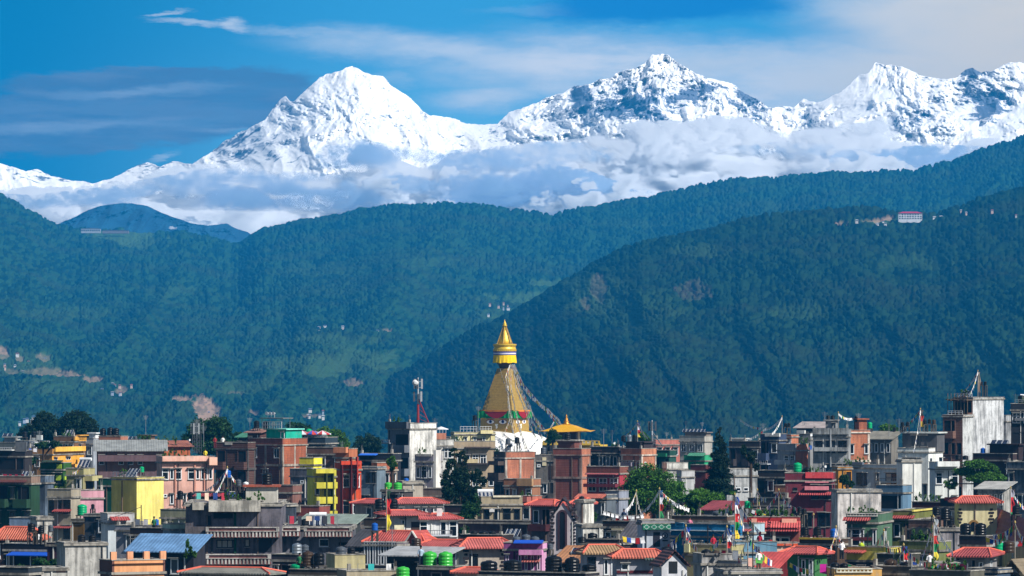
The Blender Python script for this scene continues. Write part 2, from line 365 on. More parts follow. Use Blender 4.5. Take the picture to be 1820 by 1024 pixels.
# ------------------------------------------------------------------ cloud bank: closed bodies of scattering droplets in front of the snow range
def mat_cloud(name, dens, col=(1, 1, 1, 1)):
    m_ = bpy.data.materials.new(name); m_.use_nodes = True; t = NT(m_.node_tree); t.n.clear()
    o = t.new('ShaderNodeOutputMaterial'); v = t.new('ShaderNodeVolumePrincipled'); t.l.new(v.outputs[0], o.inputs['Volume'])
    v.inputs['Color'].default_value = col; v.inputs['Density'].default_value = dens; v.inputs['Anisotropy'].default_value = .0
    return m_
def cloud_bank(name, top, bot, D, thick, px0, px1, nu, nt, mat, seed, fx=70, fy=34, label=None, soft=70, fill=.35):
    pc = np.linspace(px0, px1, nu); t = np.linspace(0, 1, nt)
    PX, T = np.meshgrid(pc, t)
    yt = interp(top, PX); yb = interp(bot, PX); Y = yb+(yt-yb)*T
    wob, _ = bumps(PX/fx+fbm(PX/50, Y/40, 3, .5, seed)*.5, Y/fy+fbm(PX/45, Y/30, 3, .5, seed+1)*.5, seed=seed+2, rmin=.6, rmax=1.0)
    wob2, _ = bumps(PX/(fx*.36)+fbm(PX/20, Y/20, 3, .5, seed+6)*.5, Y/(fy*.42), seed=seed+3, rmin=.6, rmax=1.0)
    fn = fbm(PX/12, Y/9, 5, .6, seed+4)
    edge = (Y-yt)+fn*13+wob*10-4                       # px below the billowing top
    e = np.clip(edge/soft, 0, 1)**1.1; eb = np.clip((yb-Y+fn*4)/(14 if soft > 50 else 22), 0, 1)**.8
    big = np.clip(fbm(PX/150, Y/60, 4, .55, seed+7)*1.7+.70, .03, 1.7)
    th = thick*np.minimum(e, eb)*(np.clip(.02+.72*wob+.34*wob2+.25*fn, 0, 2)*big+fill*np.clip((edge-60)/60, 0, 1))
    th = th*np.clip((PX-px0)/90+fn*.6, 0, 1)*np.clip((px1-PX)/90+fn*.6, 0, 1); th = np.clip(th, 0.0, None); th[0, :] = 0; th[-1, :] = 0; th[:, 0] = 0; th[:, -1] = 0
    def sheet(Dp): return (PX-CX)*Dp/F, Dp, HC-(Y-HY)*Dp/F
    X1, Y1, Z1 = sheet(D-th-.05); X2, Y2, Z2 = sheet(D+th*.6+.05)
    nr, nc = PX.shape; n = nr*nc
    V_ = np.concatenate([np.stack([X1, Y1, Z1], -1).reshape(-1, 3), np.stack([X2, Y2, Z2], -1).reshape(-1, 3)])
    i = (np.arange(nr-1)[:, None]*nc+np.arange(nc-1)[None, :]).reshape(-1)
    q1 = np.stack([i, i+1, i+nc+1, i+nc], 1); q2 = q1[:, ::-1]+n
    def strip(a): a = np.asarray(a); return np.stack([a[1:], a[:-1], a[:-1]+n, a[1:]+n], 1)
    b0 = np.arange(nc); b1 = (nr-1)*nc+np.arange(nc)[::-1]; b2 = np.arange(nr)*nc+nc-1; b3 = (np.arange(nr)*nc)[::-1]
    Q = np.concatenate([q1, q2, strip(b0), strip(b2), strip(b1), strip(b3)]).astype(np.int32); nf = len(Q)
    me = bpy.data.meshes.new(name); me.vertices.add(len(V_)); me.vertices.foreach_set('co', V_.astype(np.float32).reshape(-1))
    me.loops.add(nf*4); me.loops.foreach_set('vertex_index', Q.reshape(-1)); me.polygons.add(nf)
    me.polygons.foreach_set('loop_start', np.arange(nf, dtype=np.int32)*4); me.polygons.foreach_set('loop_total', np.full(nf, 4, np.int32))
    me.materials.append(mat); me.update(calc_edges=True)
    o = bpy.data.objects.new(name, me); COL.objects.link(o)
    return tag(o, label, 'cloud', kind='stuff')
ctop = [(-60, 345), (0, 338), (60, 330), (110, 332), (160, 330), (205, 322), (240, 322), (280, 300), (330, 292), (420, 290), (470, 290), (500, 302), (530, 312), (580, 312), (615, 298), (635, 262), (660, 250), (690, 262), (712, 285), (745, 298), (775, 292), (800, 272), (850, 268), (900, 258), (960, 252), (1040, 244), (1090, 226), (1140, 212), (1180, 214), (1230, 214), (1265, 204), (1330, 208), (1370, 226), (1400, 238), (1440, 226), (1480, 220), (1530, 218), (1585, 208), (1600, 232), (1630, 252), (1700, 258), (1740, 244), (1775, 246), (1820, 262), (1880, 280)]
cloud_bank('cloud', ctop, [(-60, 440), (1880, 440)], 13500, 1100, -160, 1980, 900, 150, mat_cloud('cloud_droplets', .032, (.965, .975, .99, 1)), 201,
           label='long bank of billowing grey and white cloud below the snow peaks')

mg = mat_cloud('shade_tinted_droplets', .012, (.50, .66, .86, 1))  # grey-blue tint puts the shaded cloud undersides into the droplet colour
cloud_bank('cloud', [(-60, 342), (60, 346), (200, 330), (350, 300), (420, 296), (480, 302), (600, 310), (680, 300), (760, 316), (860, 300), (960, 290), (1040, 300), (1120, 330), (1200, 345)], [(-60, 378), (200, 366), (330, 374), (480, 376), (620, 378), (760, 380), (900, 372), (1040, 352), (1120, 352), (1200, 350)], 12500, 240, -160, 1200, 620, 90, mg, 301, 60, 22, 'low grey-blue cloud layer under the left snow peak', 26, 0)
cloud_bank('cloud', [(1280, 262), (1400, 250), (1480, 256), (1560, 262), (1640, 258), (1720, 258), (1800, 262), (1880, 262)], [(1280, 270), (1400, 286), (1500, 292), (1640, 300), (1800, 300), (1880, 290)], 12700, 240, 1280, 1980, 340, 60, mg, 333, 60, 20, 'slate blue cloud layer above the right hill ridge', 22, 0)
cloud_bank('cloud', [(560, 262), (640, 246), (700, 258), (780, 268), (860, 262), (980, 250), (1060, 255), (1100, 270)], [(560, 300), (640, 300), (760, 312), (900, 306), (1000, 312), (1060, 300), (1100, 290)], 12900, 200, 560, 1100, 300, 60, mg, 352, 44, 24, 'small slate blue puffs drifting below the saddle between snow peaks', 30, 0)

# ------------------------------------------------------------------ haze over the valley
mh = mat_cloud('valley_haze', HAZE_D, HAZE_C)
hz = MB(); hz.box(-1600, -300, -112, 1600, 10450, 470).build('haze', mh); tag(bpy.data.objects['haze'], kind='stuff')
# ------------------------------------------------------------------ materials of the town
rng = random.Random(11)
_M = {}
def plaster(c, stain=.35, kind='P'):
    k = (kind, c, stain)
    if k in _M: return _M[k]
    m_, t, p, o = new_mat({'P': 'painted_plaster', 'C': 'weathered_concrete', 'B': 'brick_wall'}[kind])
    co = t.new('ShaderNodeTexCoord').outputs['Object']
    rnd = t.new('ShaderNodeObjectInfo').outputs['Random']
    ofs = t.new('ShaderNodeVectorMath', operation='ADD'); t.l.new(co, ofs.inputs[0])
    cmb = t.new('ShaderNodeCombineXYZ'); t.l.new(t.m('MULTIPLY', rnd, 90), cmb.inputs[0]); t.l.new(cmb.outputs[0], ofs.inputs[1]); co = ofs.outputs[0]
    big = t.noise(co, .35, 5, .65); run = t.noise(t.mapping(co, (2.2, 2.2, .22)), 1.0, 5, .65)
    s_ = t.m('ADD', t.m('MULTIPLY', big, .5), t.m('MULTIPLY', run, .5))
    b = lin(c)
    if kind == 'B':
        bt = t.new('ShaderNodeTexNoise'); t.put(bt.inputs['Vector'], t.mapping(co, (3, 3, 9))); bt.inputs['Detail'].default_value = 3
        col = t.mix(t.sm(bt.outputs[0], .35, .65), tuple(v*.62 for v in b[:3])+(1,), tuple(min(1, v*1.25) for v in b[:3])+(1,))
        # mortar courses
        sz = t.new('ShaderNodeSeparateXYZ'); t.l.new(co, sz.inputs[0])
        fr = t.m('FRACT', t.m('MULTIPLY', sz.outputs[2], 4.0)); col = t.mix(t.m('MULTIPLY', t.sm(fr, .16, .1), .45), col, lin((170, 150, 135)))
        col = t.mix(t.sm(s_, .62, .42, 0, .5), col, lin((70, 45, 40)))
    elif kind == 'C':
        col = t.mix(t.sm(s_, .40, .58), tuple(v*.34 for v in b[:3])+(1,), b)
        sp = t.noise(co, 3.0, 5, .7); col = t.mix(t.sm(sp, .52, .7, 0, .65), col, tuple(v*.3 for v in b[:3])+(1,))
    else:
        col = t.mix(t.sm(s_, .60, .40, 0, stain+.15), b, tuple(v*.36 for v in b[:3])+(1,))
        pt = t.noise(co, .9, 6, .75); gy_ = sum(b[:3])/3; col = t.mix(t.sm(pt, .56, .62, 0, .55), col, tuple(v*.45+gy_*.4 for v in b[:3])+(1,))
    t.l.new(col, p.inputs['Base Color']); p.inputs['Roughness'].default_value = .9
    bp = t.new('ShaderNodeBump'); bp.inputs['Strength'].default_value = .25; bp.inputs['Distance'].default_value = .05
    t.l.new(t.noise(co, 5, 4, .6), bp.inputs['Height']); t.l.new(bp.outputs[0], p.inputs['Normal'])
    _M[k] = m_; return m_
def W(spec):
    """'#rrggbb' plaster, 'C#..' weathered concrete, 'B#..' brick"""
    if not isinstance(spec, str): return spec
    if spec[0] == '#': return plaster(spec)
    return plaster(spec[1:], .5, spec[0])
def paint(c, rough=.5, name='paint', metal=0.0, emit=None, vary=.25):
    k = ('paint', c, rough, name, metal)
    if k in _M: return _M[k]
    m_, t, p, o = new_mat(name); co = t.new('ShaderNodeTexCoord').outputs['Object']
    b = lin(c); n = t.noise(co, 2.2, 4, .6)
    t.l.new(t.mix(t.sm(n, .6, .35, 0, vary), b, tuple(v*.45 for v in b[:3])+(1,)), p.inputs['Base Color'])
    p.inputs['Roughness'].default_value = rough; p.inputs['Metallic'].default_value = metal
    _M[k] = m_; return m_
def tiles(c, pitch=.26, name='roof_tiles', depth=.035):
    k = ('tiles', c, pitch, name)
    if k in _M: return _M[k]
    m_, t, p, o = new_mat(name); co = t.new('ShaderNodeTexCoord').outputs['Object']
    b = lin(c); g_ = sum(b[:3])/3; b = tuple((v*.74+(g_+.03)*.26)*.86 for v in b[:3])+(1,); n = t.noise(co, .8, 5, .65); n2 = t.noise(co, 6, 3)
    col = t.mix(t.sm(n, .62, .38, 0, .6), b, tuple(v*.4 for v in b[:3])+(1,)); col = t.mix(t.m('MULTIPLY', n2, .3), col, tuple(min(1, v*1.3) for v in b[:3])+(1,))
    t.l.new(col, p.inputs['Base Color']); p.inputs['Roughness'].default_value = .7
    sx_ = t.new('ShaderNodeSeparateXYZ'); t.l.new(co, sx_.inputs[0])
    h = t.m('ADD', t.m('SINE', t.m('MULTIPLY', sx_.outputs[0], 6.283/pitch)), t.m('MULTIPLY', t.m('FRACT', t.m('MULTIPLY', sx_.outputs[2], 4)), 1.0 if name == 'roof_tiles' else 0))
    bp = t.new('ShaderNodeBump'); bp.inputs['Strength'].default_value = 1.0; bp.inputs['Distance'].default_value = depth
    t.l.new(h, bp.inputs['Height']); t.l.new(bp.outputs[0], p.inputs['Normal'])
    _M[k] = m_; return m_
def glass_mat():
    if 'glass' in _M: return _M['glass']
    m_, t, p, o = new_mat('window_glass'); rnd = t.new('ShaderNodeObjectInfo').outputs['Random']
    col = t.mix(t.sm(rnd, .70, .80), lin((16, 22, 30)), lin((58, 66, 74)))
    col = t.mix(t.sm(rnd, .93, .95), col, lin((150, 148, 140)))
    t.l.new(col, p.inputs['Base Color']); p.inputs['Roughness'].default_value = .12
    try: p.inputs['Specular IOR Level'].default_value = .5
    except Exception: pass
    _M['glass'] = m_; return m_
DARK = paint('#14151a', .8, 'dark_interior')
GALV = paint('#9aa0a4', .45, 'galvanised_steel', .6)
STEEL = paint('#c9ccd0', .4, 'white_steel')
BLACKP = paint('#0b0c0f', .38, 'black_polyethylene', vary=.1)
PV = None
def pv_mat():
    global PV
    if PV: return PV
    m_, t, p, o = new_mat('solar_glass'); co = t.new('ShaderNodeTexCoord').outputs['Object']
    sx_ = t.new('ShaderNodeSeparateXYZ'); t.l.new(co, sx_.inputs[0])
    ln = t.sm(t.m('ABSOLUTE', t.m('SUBTRACT', t.m('FRACT', t.m('MULTIPLY', sx_.outputs[0], 6.0)), .5)), .38, .46)
    t.l.new(t.mix(ln, lin((22, 30, 52)), lin((96, 108, 128))), p.inputs['Base Color']); p.inputs['Roughness'].default_value = .18
    PV = m_; return m_

# ------------------------------------------------------------------ labels of repeated small things
REG = []
def reg(o, base, cat, group, px=0, tail=''):
    o['category'] = cat
    if group: o['group'] = group
    REG.append((o, base, px)); return o
ORD = ['first', 'second', 'third', 'fourth', 'fifth', 'sixth', 'seventh', 'eighth', 'ninth', 'tenth', 'eleventh', 'twelfth', 'thirteenth', 'fourteenth', 'fifteenth', 'sixteenth', 'seventeenth', 'eighteenth', 'nineteenth', 'twentieth', 'twenty-first', 'twenty-second', 'twenty-third', 'twenty-fourth', 'twenty-fifth']
NUM = ['zero', 'one', 'two', 'three', 'four', 'five', 'six', 'seven', 'eight', 'nine', 'ten', 'eleven', 'twelve', 'thirteen', 'fourteen', 'fifteen', 'sixteen', 'seventeen', 'eighteen', 'nineteen', 'twenty', 'twenty-one', 'twenty-two', 'twenty-three', 'twenty-four', 'twenty-five']
def finish_labels():
    d = {}
    for o, b, px in REG: d.setdefault(b, []).append((px, o))
    for b, L in d.items():
        L.sort(key=lambda q: q[0])
        if len(L) == 1: L[0][1]['label'] = b; continue
        for i, (px, o) in enumerate(L):
            if len(L) == 2: o['label'] = f"{'left' if i == 0 else 'right'} one of two: {b}"
            else: o['label'] = f"{ORD[i]} from left of {NUM[len(L)]}: {b}"

# ------------------------------------------------------------------ windows, shared by size and style
_WM = {}
def window_meshes(w_, h_, style, fc):
    k = (round(w_, 1), round(h_, 1), style, fc)
    if k in _WM: return _WM[k]
    w_, h_ = max(k[0], .3), max(k[1], .3); b = .09; f = MB()
    f.box(-w_/2, -.07, 0, -w_/2+b, 0, h_).box(w_/2-b, -.07, 0, w_/2, 0, h_).box(-w_/2+b, -.07, 0, w_/2-b, 0, b).box(-w_/2+b, -.07, h_-b, w_/2-b, 0, h_)
    n = max(1, int(round(w_/.62))) if style != 'plain' else 1
    for i in range(1, n): x = -w_/2+w_*i/n; f.box(x-.04, -.06, b, x+.04, 0, h_-b)
    if style == 'grid' and h_ > 1: f.box(-w_/2+b, -.055, h_*.66, w_/2-b, 0, h_*.66+.06)
    f.cur = 1
    if style != 'plain': f.box(-w_/2-.12, -.42, h_+.05, w_/2+.12, 0, h_+.14)
    f.box(-w_/2-.06, -.14, -.08, w_/2+.06, 0, -.005)
    fm = f.mesh('window', [paint(fc, .5, 'window_frame_paint'), plaster('#8d8a85')])
    g = MB(); g.box(-w_/2+b, -.03, b, w_/2-b, -.005, h_-b)
    _WM[k] = (fm, g.mesh('pane', glass_mat())); return _WM[k]

class House:
    def __init__(s, short, label, x0, xc, x1, yt, wall, side=None, D=None, a=None, st=3.0, par=.9, pc=None, roof='flat', front='', sidew='', fc='#dfe3e6',
                 band=None, cols=None, depth=9.0, rh=1.6, rc='#c0392f', ov=.5, extra=(), lit=None, name='house', cat='house', wh=1.35, group='houses of the crowded town', bal=None, skirt=None):
        s.short = short
        s.D = D = D or float(np.interp(yt, [700, 750, 780, 810, 830, 870, 900, 940, 970, 1000, 1015], [900, 960, 980, 860, 790, 710, 650, 585, 530, 495, 480]))
        if lit is not None: a, xc, depth = min(lit, 12), x0, 3.6; kw_ = 1; x1 = x1 if x1 > x0 else x0+5
        if a is None: a = -26 if x1 > xc+1 else 0
        s.a = a; s.x0, s.xc, s.x1, s.yt = x0, xc, x1, yt
        k = D/F; s.k = k; aa = R(abs(a))
        if a < 0:
            w_ = (xc-x0)*k/math.cos(aa); d = (x1-xc)*k/math.sin(aa) if x1 > xc+1 else depth; s.fs = (x0, xc); s.ss = (xc, x1); xl, xr = -w_, 0
        elif a > 0:
            w_ = (x1-xc)*k/math.cos(aa); d = (xc-x0)*k/math.sin(aa) if xc > x0+1 else depth; s.fs = (xc, x1); s.ss = (x0, xc); xl, xr = 0, w_
        else:
            w_ = (xc-x0)*k; d = depth; s.fs = (x0, xc); s.ss = (xc, xc); xl, xr = -w_, 0
        d = max(2.5, d)
        s.w, s.d, s.xl, s.xr = w_, d, xl, xr
        phi = math.atan((xc-CX)/F); s.rz = R(a)-phi
        s.loc = Vector(((xc-CX)*k, D, 0)); s.zt = HC-(yt-HY)*k
        s.e = empty(name, s.loc, s.rz); tag(s.e, label, cat, group)
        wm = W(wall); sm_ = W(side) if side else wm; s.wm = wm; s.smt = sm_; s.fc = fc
        flat = s.flat = roof == 'flat'
        rh = rh*(.44 if roof == 'hip' else 1); zr = s.zt-(par if flat else rh); s.zr = zr; s.par = par
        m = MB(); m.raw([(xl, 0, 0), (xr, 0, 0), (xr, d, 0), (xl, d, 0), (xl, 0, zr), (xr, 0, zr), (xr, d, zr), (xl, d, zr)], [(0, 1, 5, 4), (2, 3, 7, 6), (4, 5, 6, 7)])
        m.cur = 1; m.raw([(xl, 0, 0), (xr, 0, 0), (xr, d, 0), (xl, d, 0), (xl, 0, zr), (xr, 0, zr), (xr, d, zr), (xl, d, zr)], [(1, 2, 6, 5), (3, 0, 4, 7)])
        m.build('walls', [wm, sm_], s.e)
        if flat:
            g = .14; pm = W(pc) if pc else wm; m = MB()
            MB_in = [(xl-.05, -.05, xr+.05, g), (xl-.05, d-g, xr+.05, d+.05)]
            for q in MB_in: m.box(q[0], q[1], zr, q[2], q[3], s.zt-.07)
            m.cur = 1 if (side and not pc) else 0
            m.box(xl-.05, g, zr, xl+g, d-g, s.zt-.07); m.box(xr-g, g, zr, xr+.05, d-g, s.zt-.07)
            m.cur = 2; m.box(xl-.1, -.1, s.zt-.07, xr+.1, g+.04, s.zt); m.box(xl-.1, d-g-.04, s.zt-.07, xr+.1, d+.1, s.zt)
            m.box(xl-.1, g+.04, s.zt-.07, xl+g+.04, d-g-.04, s.zt); m.box(xr-g-.04, g+.04, s.zt-.07, xr+.1, d-g-.04, s.zt)
            m.build('parapet', [pm, pm if pc else sm_, W('C#a8a49c')], s.e)
            m = MB(); m.box(xl-.16, -.16, zr-.2, xr+.16, d+.16, zr-.003).build('roof_slab', W(band or 'C#9a958c'), s.e)
        else: s.roof(roof, rh, rc, ov)
        if band or cols: s.frame(band or 'C#b0a9a0', cols, st)
        s.st = st
        blank = any(q in s.short for q in ('wall', 'slab', 'blank', 'parapet', 'plinth', 'yard', 'lump', 'brick tower', 'lichen', 'scaffold', 'crenel', 'step'))
        r0 = random.Random(int(x0*7+yt)); front = front or ('' if blank or (extra and s.D < 640) else '.w.w.|w..w.|.w..w'); sidew = sidew or ('' if blank or s.d < 4 or cols else '.w.|w..|.w.')
        if not blank: front = ''.join(('w' if ch == '.' and r0.random() < .5 else ch) for ch in front)
        for face, rows in (('f', front), ('s', sidew)):
            if rows:
                for r_, row in enumerate(rows.split('|')): s.row(face, r_, row, st, wh, bal)
        for e in extra: getattr(s, e[0])(*e[1:])
    # -- mapping helpers
    def fb(s, m, face, u0, u1, o0, o1, z0, z1):
        if face == 'f': m.box(s.xl+u0, -o1, z0, s.xl+u1, -o0, z1)
        elif s.a < 0 or s.a == 0: m.box(s.xr+o0, u0, z0, s.xr+o1, u1, z1)
        else: m.box(s.xl-o1, s.d-u1, z0, s.xl-o0, s.d-u0, z1)
    def face_of(s, px):
        if s.fs[0]-.5 <= px <= s.fs[1]+.5: return 'f'
        return 's'
    def U(s, px, face):
        a, b = s.fs if face == 'f' else s.ss; L = s.w if face == 'f' else s.d
        return min(max((px-a)/max(b-a, .01)*L, -.3), L+.3)
    def z(s, y): return HC-(y-HY)*s.k
    def L(s, face): return s.w if face == 'f' else s.d
    # -- parts
    def frame(s, c, cols, st):
        m = MB(); n = int(s.zr//st)+1
        for k_ in range(1, n):
            z = s.zr-k_*st
            if z < .5: break
            m.box(s.xl-.14, -.14, z-.16, s.xr+.14, s.d+.14, z+.16)
        if cols:
            for face, ln in (('f', s.w), ('s', s.d)):
                q = max(1, round(ln/3.4))
                for i in range(q+1):
                    u = min(max(ln*i/q, .16), ln-.16)
                    s.fb(m, face, u-.16, u+.16, 0, .05, 0, s.zr-.2)
        m.build('concrete_frame', W(c), s.e)
    def row(s, face, r_, row, st, wh, bal):
        n = len(row); L_ = s.L(face); cw = L_/n; zf = s.zr-(r_+1)*st+.1
        if zf < 0: return
        i = 0
        while i < n:
            ch = row[i]; j = i
            while ch in 'lbL' and j+1 < n and row[j+1] == ch: j += 1
            u0, u1 = i*cw, (j+1)*cw; uc = (u0+u1)/2
            if ch == 'w': s.wnd(face, uc, zf+.95, min(1.0, cw*.6), wh)
            elif ch == 'W': s.wnd(face, uc, zf+.9, max(.9, cw*.74), wh+.1, 'grid')
            elif ch == 'p': s.wnd(face, uc, zf+.95, min(1.5, cw*.7), wh, 'plain')
            elif ch == 'v': s.wnd(face, uc, zf+.3, .55, 2.1, 'plain')
            elif ch == 'k': s.wnd(face, uc, zf+1.9, .5, .4, 'plain')
            elif ch == 'd': s.door(face, uc, zf, .95, 2.1)
            elif ch == 'o': s.hole(face, u0+cw*.14, u1-cw*.14, zf+.7, zf+2.4)
            elif ch in 'lbL':
                q = j-i+1
                if ch == 'L': s.hole(face, u0+.2, u1-.2, zf+.1, zf+2.5)
                else:
                    for g in range(q):
                        c_ = u0+cw*(g+.5)
                        (s.wnd(face, c_, zf+.2, min(2.0, cw*.6), 2.1, 'grid') if (g % 2 == 0) else s.door(face, c_, zf, .9, 2.1))
                s.balc(face, u0+.05, u1-.05, zf-.2, bal, 'rail' if ch == 'b' else 'solid')
            i = j+1
    def place(s, o, face, u, z, out=.004):
        if face == 'f': o.location = (s.xl+u, -out, z)
        elif s.a <= 0: o.location = (s.xr+out, u, z); o.rotation_euler = (0, 0, R(90))
        else: o.location = (s.xl-out, s.d-u, z); o.rotation_euler = (0, 0, R(-90))
    def wnd(s, face, u, z, w_, h_, style='bars', fc=None, out=.004):
        fm, gm = window_meshes(w_, h_, style, fc or s.fc)
        o = link_mesh('window', fm, s.e); s.place(o, face, u, z, out); g = link_mesh('pane', gm, o); return o
    def win(s, xa, xb, ya, yb, style='grid', fc=None, out=.004):
        f = s.face_of((xa+xb)/2); ua, ub = s.U(xa, f), s.U(xb, f)
        s.wnd(f, (ua+ub)/2, s.z(yb), ub-ua, (yb-ya)*s.k, style, fc, out)
    def door(s, face, u, z, w_, h_, c='#3a2a22'):
        m = MB(); m.box(-w_/2, -.04, 0, w_/2, 0, h_); o = m.build('door', paint(c, .6, 'door_paint'), s.e); s.place(o, face, u, z)
    def dr(s, xa, xb, ya, yb, c='#20242c'):
        f = s.face_of((xa+xb)/2); s.door(f, (s.U(xa, f)+s.U(xb, f))/2, s.z(yb), s.U(xb, f)-s.U(xa, f), (yb-ya)*s.k, c)
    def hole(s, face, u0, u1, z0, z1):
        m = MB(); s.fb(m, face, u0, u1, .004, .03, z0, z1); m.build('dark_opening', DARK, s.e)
        m = MB()
        for q in ((u0-.1, u0, z0-.1, z1+.1), (u1, u1+.1, z0-.1, z1+.1), (u0, u1, z1, z1+.1), (u0, u1, z0-.1, z0)): s.fb(m, face, q[0], q[1], .004, .12, q[2], q[3])
        m.build('opening_surround', s.wm if face == 'f' else s.smt, s.e)
    def hol(s, xa, xb, ya, yb):
        f = s.face_of((xa+xb)/2); s.hole(f, s.U(xa, f), s.U(xb, f), s.z(yb), s.z(ya))
    def balc(s, face, u0, u1, z, c=None, kind='solid', out=1.15, h=.95):
        m = MB(); s.fb(m, face, u0, u1, .0, out, z, z+.16)
        if kind == 'solid':
            s.fb(m, face, u0, u1, out-.12, out, z+.16, z+.16+h); s.fb(m, face, u0, u0+.12, .0, out-.12, z+.16, z+.16+h); s.fb(m, face, u1-.12, u1, .0, out-.12, z+.16, z+.16+h)
        o = m.build('balcony', W(c) if c else s.wm, s.e)
        if kind != 'solid':
            m = MB(); zt = z+.16+h; s.fb(m, face, u0, u1, out-.08, out-.02, zt-.07, zt); s.fb(m, face, u0, u1, out-.07, out-.03, zt-.45, zt-.4)
            n = max(2, int((u1-u0)/.28))
            for i in range(n+1): u = u0+.02+(u1-u0-.06)*i/n; s.fb(m, face, u, u+.04, out-.07, out-.03, z+.16, zt-.07)
            m.build('railing', STEEL if kind == 'rail' else paint('#5c5f63', .5, 'grey_rail'), o)
    def bal(s, xa, xb, ya, yb, c=None, kind='solid', out=1.15):
        """balcony whose parapet shows between photo rows ya and yb"""
        f = s.face_of((xa+xb)/2); z0 = s.z(yb); s.balc(f, s.U(xa, f), s.U(xb, f), z0, c, kind, out, max(.3, (yb-ya)*s.k-.16))
    def rib(s, xa, xb, ya, yb, c1='C#c4c0ba', c2='#7c5350'):
        """balcony apron of upright concrete ribs"""
        f = s.face_of((xa+xb)/2); z0, z1 = s.z(yb), s.z(ya); u0, u1 = s.U(xa, f), s.U(xb, f)
        m = MB(); s.fb(m, f, u0, u1, 0, 1.1, z0, z0+.12); s.fb(m, f, u0, u1, .95, 1.05, z0+.12, z1)
        o = m.build('balcony', W(c2), s.e); m = MB(); n = max(3, int((u1-u0)/.34))
        for i in range(n): u = u0+(u1-u0)*(i+.5)/n; s.fb(m, f, u-.08, u+.08, 1.052, 1.14, z0+.05, z0+(z1-z0)*.56)
        s.fb(m, f, u0, u1, 1.052, 1.2, z0+(z1-z0)*.56, z0+(z1-z0)*.62); s.fb(m, f, u0, u1, 1.052, 1.18, z1-.1, z1)
        q = max(1, round((u1-u0)/5))
        for i in range(q+1): u = min(max(u0+(u1-u0)*i/q, u0+.15), u1-.15); s.fb(m, f, u-.15, u+.15, 1.052, 1.16, z0+(z1-z0)*.62, z1-.1)
        m.build('ribs', W(c1), o)
    def pan(s, xa, xb, ya, yb, c, out=.12, name='wall_panel'):
        f = s.face_of((xa+xb)/2); m = MB(); s.fb(m, f, s.U(xa, f), s.U(xb, f), 0, out, s.z(yb), s.z(ya)); m.build(name, W(c), s.e)
    def awn(s, xa, xb, ya, yb, c='#b8322c', out=.9, name='awning', tile=True):
        f = s.face_of((xa+xb)/2); u0, u1 = s.U(xa, f), s.U(xb, f); z0, z1 = s.z(yb), s.z(ya); m = MB()
        t_ = .08
        def q(u, o, z): return (s.xl+u, -o, z) if f == 'f' else ((s.xr+o, u, z) if s.a <= 0 else (s.xl-o, s.d-u, z))
        vs = [q(u0, 0, z1), q(u1, 0, z1), q(u1, out, z0+t_), q(u0, out, z0+t_), q(u0, 0, z1-t_*2), q(u1, 0, z1-t_*2), q(u1, out, z0), q(u0, out, z0)]
        m.raw(vs, [(0, 3, 2, 1), (4, 5, 6, 7), (3, 7, 6, 2), (0, 4, 7, 3), (1, 2, 6, 5), (0, 1, 5, 4)])
        m.build(name, tiles(c) if tile else paint(c, .6, 'sheet'), s.e)
    def pent(s, xa, xb, ya, c, rows='', kind='slab', back=1.2, dep=4.0, cc=None, fc=None, yb=None):
        """a stair cabin or upper storey standing on the flat roof"""
        f = 'f'; ua, ub = s.U(xa, f), s.U(xb, f); z1 = HC-(ya-HY)*(s.D+back)/F; m = MB(); dep = min(dep, max(1.5, s.d-back-.2))
        zb = s.zr if yb is None else s.z(yb)
        m.box(s.xl+ua, back, zb, s.xl+ub, back+dep, z1-.18); o = m.build('rooftop_cabin', W(c), s.e)
        m = MB(); e = .3 if kind == 'slab' else .05
        if kind == 'shed':
            m.raw([(s.xl+ua-.3, back-.4, z1-.55), (s.xl+ub+.3, back-.4, z1-.55), (s.xl+ub+.3, back+dep+.3, z1), (s.xl+ua-.3, back+dep+.3, z1), (s.xl+ua-.3, back-.4, z1-.61), (s.xl+ub+.3, back-.4, z1-.61), (s.xl+ub+.3, back+dep+.3, z1-.06), (s.xl+ua-.3, back+dep+.3, z1-.06)], [(0, 1, 2, 3), (7, 6, 5, 4), (0, 4, 5, 1), (1, 5, 6, 2), (3, 2, 6, 7), (0, 3, 7, 4)])
            m.build('roof', tiles(cc or '#8a8d90', .36, 'corrugated_sheet', .012), o)
        elif kind == 'hip':
            s.hip(s.xl+ua-.35, s.xl+ub+.35, back-.35, back+dep+.35, z1-.18-.9, 1.1, cc or '#b03a2e', o)
        else:
            m.box(s.xl+ua-e, back-e, z1-.18, s.xl+ub+e, back+dep+e, z1); m.build('roof', W(cc or c), o)
        if rows:
            n = len(rows); cw = (ub-ua)/n; hh = z1-.18-zb
            for i, ch in enumerate(rows):
                if ch == '.': continue
                wv, hv, zz = {'w': (min(1, cw*.6), min(1.2, hh*.5), hh*.35), 'W': (cw*.76, min(1.4, hh*.6), hh*.28), 'd': (.9, min(2, hh*.8), .02), 'p': (cw*.6, hh*.45, hh*.35)}[ch]
                fm, gm = window_meshes(wv, hv, 'plain' if ch in 'dp' else 'bars', fc or s.fc)
                q = link_mesh('window' if ch != 'd' else 'door', fm, o); q.location = (s.xl+ua+cw*(i+.5), back-.004, zb+zz)
                if ch != 'd': pass
        s.pents = getattr(s, 'pents', []); s.pents.append((xa, xb, z1, back, dep)); return o
    def cren(s, xa, xb, ya, n, c=None):
        """upright blocks along the parapet"""
        f = s.face_of((xa+xb)/2); u0, u1 = s.U(xa, f), s.U(xb, f); m = MB(); z1 = s.z(ya)
        for i in range(n):
            u = u0+(u1-u0)*i/max(1, n-1); s.fb(m, f, u-.25, u+.25, -.2, .06, s.zt, z1)
        m.build('parapet_posts', W(c) if c else s.wm, s.e)
